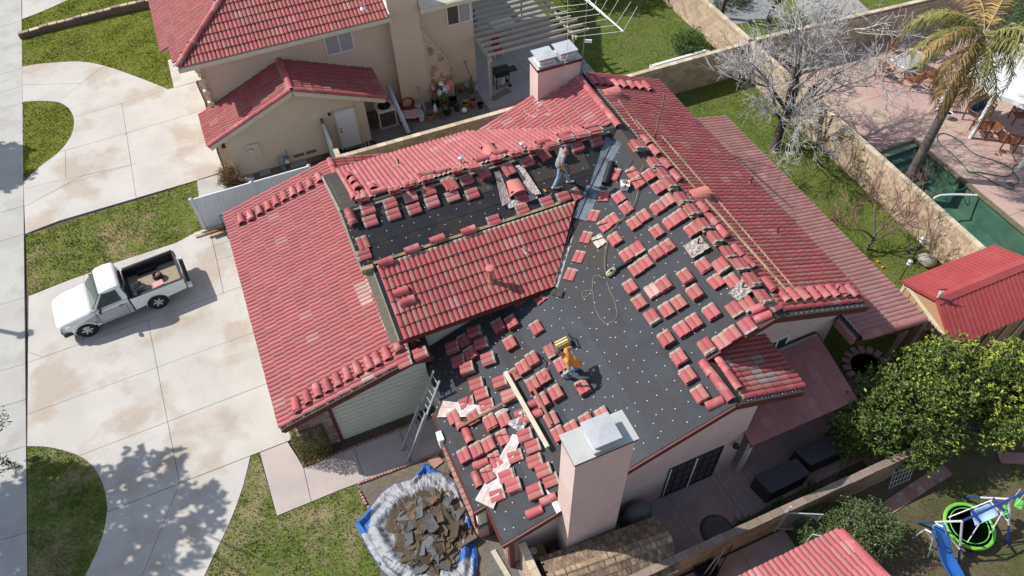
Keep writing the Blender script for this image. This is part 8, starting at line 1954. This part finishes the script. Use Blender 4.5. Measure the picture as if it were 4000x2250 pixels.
cs_ = MB().add(vs, fs).build('canopy', LBL, sg, smooth=True); cs_.modifiers.new('s','SOLIDIFY').thickness = .01
for a_, b_ in (((560,620),(1190,370)),((830,970),(990,720)),((1155,840),(1330,540)),((1290,600),(1330,540))): MB().tube([at(*fx(*a_),.75), at(*fx(*b_),1.5)], .018, 6).build('seat_frame', SW, sg)
for a_, b_ in (((870,500),(1020,690)),((1190,350),(1350,530))): MB().bar(at(*fx(*a_),1.75), at(*fx(*b_),1.6), .09, .03).build('hanger_bar', SB_, sg)
GRN = M('seat_green', (.13,.50,.10), .5)
for x,y,lab in ((1370,530,'seat'),(1560,430,'seat')): c = at(*fx(x,y),.7); MB().box(c,(.34,.22,.08),rz=.5).build('green_seat', GRN, sg, bevel=.03); MB().tube([c+V((-.15,0,0)), c+V((-.0,.2,1.2))],.01,4).build('rope', SW, sg)
c = at(*fx(850,745),.28); tp_ = thing('trampoline', (c.x,c.y,0), 'small round trampoline with lime green rim under the swing', 'trampoline')
RT = .76; MB().lathe([(0,.30),(RT*.78,.30)], (c.x,c.y,0), 36).build('jump_mat', M('tramp_mat', (.055,.05,.052), .8), tp_)
MB().lathe([(RT*.86,.32),(RT*.88,.345),(RT*.98,.34),(RT,.30),(RT*.98,.27),(RT*.86,.29),(RT*.86,.32)], (c.x,c.y,0), 40).build('rim_pad', M('lime_green', (.15,.50,.05), .5, fine=.08), tp_, smooth=True)
MB().tube([(c.x+RT*.74*math.cos(a*.2),c.y+RT*.74*math.sin(a*.2),.33) for a in range(32)], .016, 5).build('spring_ring', GRN, tp_)
for i in range(6): a = i*1.047; MB().tube([(c.x+RT*.92*math.cos(a),c.y+RT*.92*math.sin(a),.3),(c.x+RT*.92*math.cos(a),c.y+RT*.92*math.sin(a),0)],.02,5).build('leg', BLACKP, tp_)
sd_ = thing('slide', at(*fx(400,760)), 'blue plastic slide with white hoop rails beside the trampoline', 'slide')
SLB = M('slide_blue', (.025,.14,.44), .35, c2=(.02,.11,.38), sc=2, fine=.04)
top_l, top_r = at(*fx(275,775),1.25), at(*fx(430,725),1.25); bl_, br_ = at(*fx(600,1560),.15), at(*fx(800,1520),.15)
vs, fs = [], []; n_ = 14
for i in range(n_+1):
    f = i/n_; z = 1.3*(1-f)**1.25+.12+(.05*math.sin(f*9)); l_ = V((top_l.x+(bl_.x-top_l.x)*f, top_l.y+(bl_.y-top_l.y)*f, 0)); r_ = V((top_r.x+(br_.x-top_r.x)*f, top_r.y+(br_.y-top_r.y)*f, 0))
    if f < .12: z = 1.35
    for u, dz in ((0,.12),(.04,.13),(.12,.02),(.5,-.01),(.88,.02),(.96,.13),(1,.12)): p = l_.lerp(r_,u); vs.append(V((p.x,p.y,z+dz)))
fs = [(i*7+j, i*7+j+1, (i+1)*7+j+1, (i+1)*7+j) for i in range(n_) for j in range(6)]
MB().add(vs, fs).build('chute', SLB, sd_, smooth=True).modifiers.new('s','SOLIDIFY').thickness = .03
for a_ in ([(180,825,1.2),(240,790,1.7),(310,830,1.75),(350,900,1.5),(330,980,1.1),(270,1190,0)],[(330,755,1.2),(400,712,1.7),(480,750,1.75),(525,820,1.5),(535,860,1.2),(720,1065,.75)],[(240,800,1.65),(330,930,1.3)],[(50,915,0),(180,825,1.25)]):
    MB().tube([at(*fx(x,y),z) for x,y,z in a_], .022, 6).build('rail', SW, sd_)
# curved brick path strip
bp_ = setting('brick_path'); P_ = smooth([(3460,1990),(3520,1950),(3580,1910),(3640,1870),(3700,1835)],it=1)
for (p, r) in zip(P_, P_[1:]):
    a, b = at(*p), at(*r); MB().bar(a+V((0,0,.02)), b+V((0,0,.02)), .42, .05).build('paver', BRICKP if random.random() > .2 else BRICK, bp_)
P_ = [(3900,1790),(3950,1790),(4040,1800)]
MB().bar(at(3900,1788)+V((0,0,.02)), at(4060,1795)+V((0,0,.02)), .4, .05).build('paver', BRICKP, bp_)
# ============================================================ GRASS BLADES
rnd = random.Random(77); bmats = {'up': G_UP, 'mid': G_MID, 'low': G_LOW, 'back': G_BACK}
DRV = [[(p.x,p.y) for p in A1], [(p.x,p.y) for p in B1], [(p.x,p.y) for p in B2], [(p.x,p.y) for p in W1], [(p.x,p.y) for p in A2]]
for P_, k, dens in GRASSP:
    pts = [(p[0],p[1]) for p in P_]; x0, x1 = min(p[0] for p in pts), max(p[0] for p in pts); y0, y1 = min(p[1] for p in pts), max(p[1] for p in pts)
    N_ = int((x1-x0)*(y1-y0)*dens); vs, fs = [], []
    for _ in range(N_):
        x, y = rnd.uniform(x0,x1), rnd.uniform(y0,y1)
        if not inpoly(x, y, pts): continue
        c_ = .5+.5*mnoise.noise(V((x*.8,y*.8,0)))+.35*mnoise.noise(V((x*3,y*3,1)))
        if rnd.random() > .35+c_: continue
        px_, py_, d_ = scr(V((x,y,0)))
        if not (-80 < px_ < 4080 and -80 < py_ < 2330): continue
        if any(inpoly(x, y, D) for D in DRV[:4]) : continue
        a = rnd.uniform(0,6.28); h = rnd.uniform(.03,.075)*(.6+.7*c_); w_ = rnd.uniform(.012,.022); b = len(vs); t_ = V((math.cos(a+1.5)*.03, math.sin(a+1.5)*.03, h))
        o_ = V((x,y,.01)); vs += [o_-V((math.cos(a)*w_,math.sin(a)*w_,0)), o_+V((math.cos(a)*w_,math.sin(a)*w_,0)), o_+t_]; fs.append((b,b+1,b+2))
    if fs: o = MB().add(vs, fs).build('grass_blades', bmats[k], fix=False); tag(o, kind='stuff')
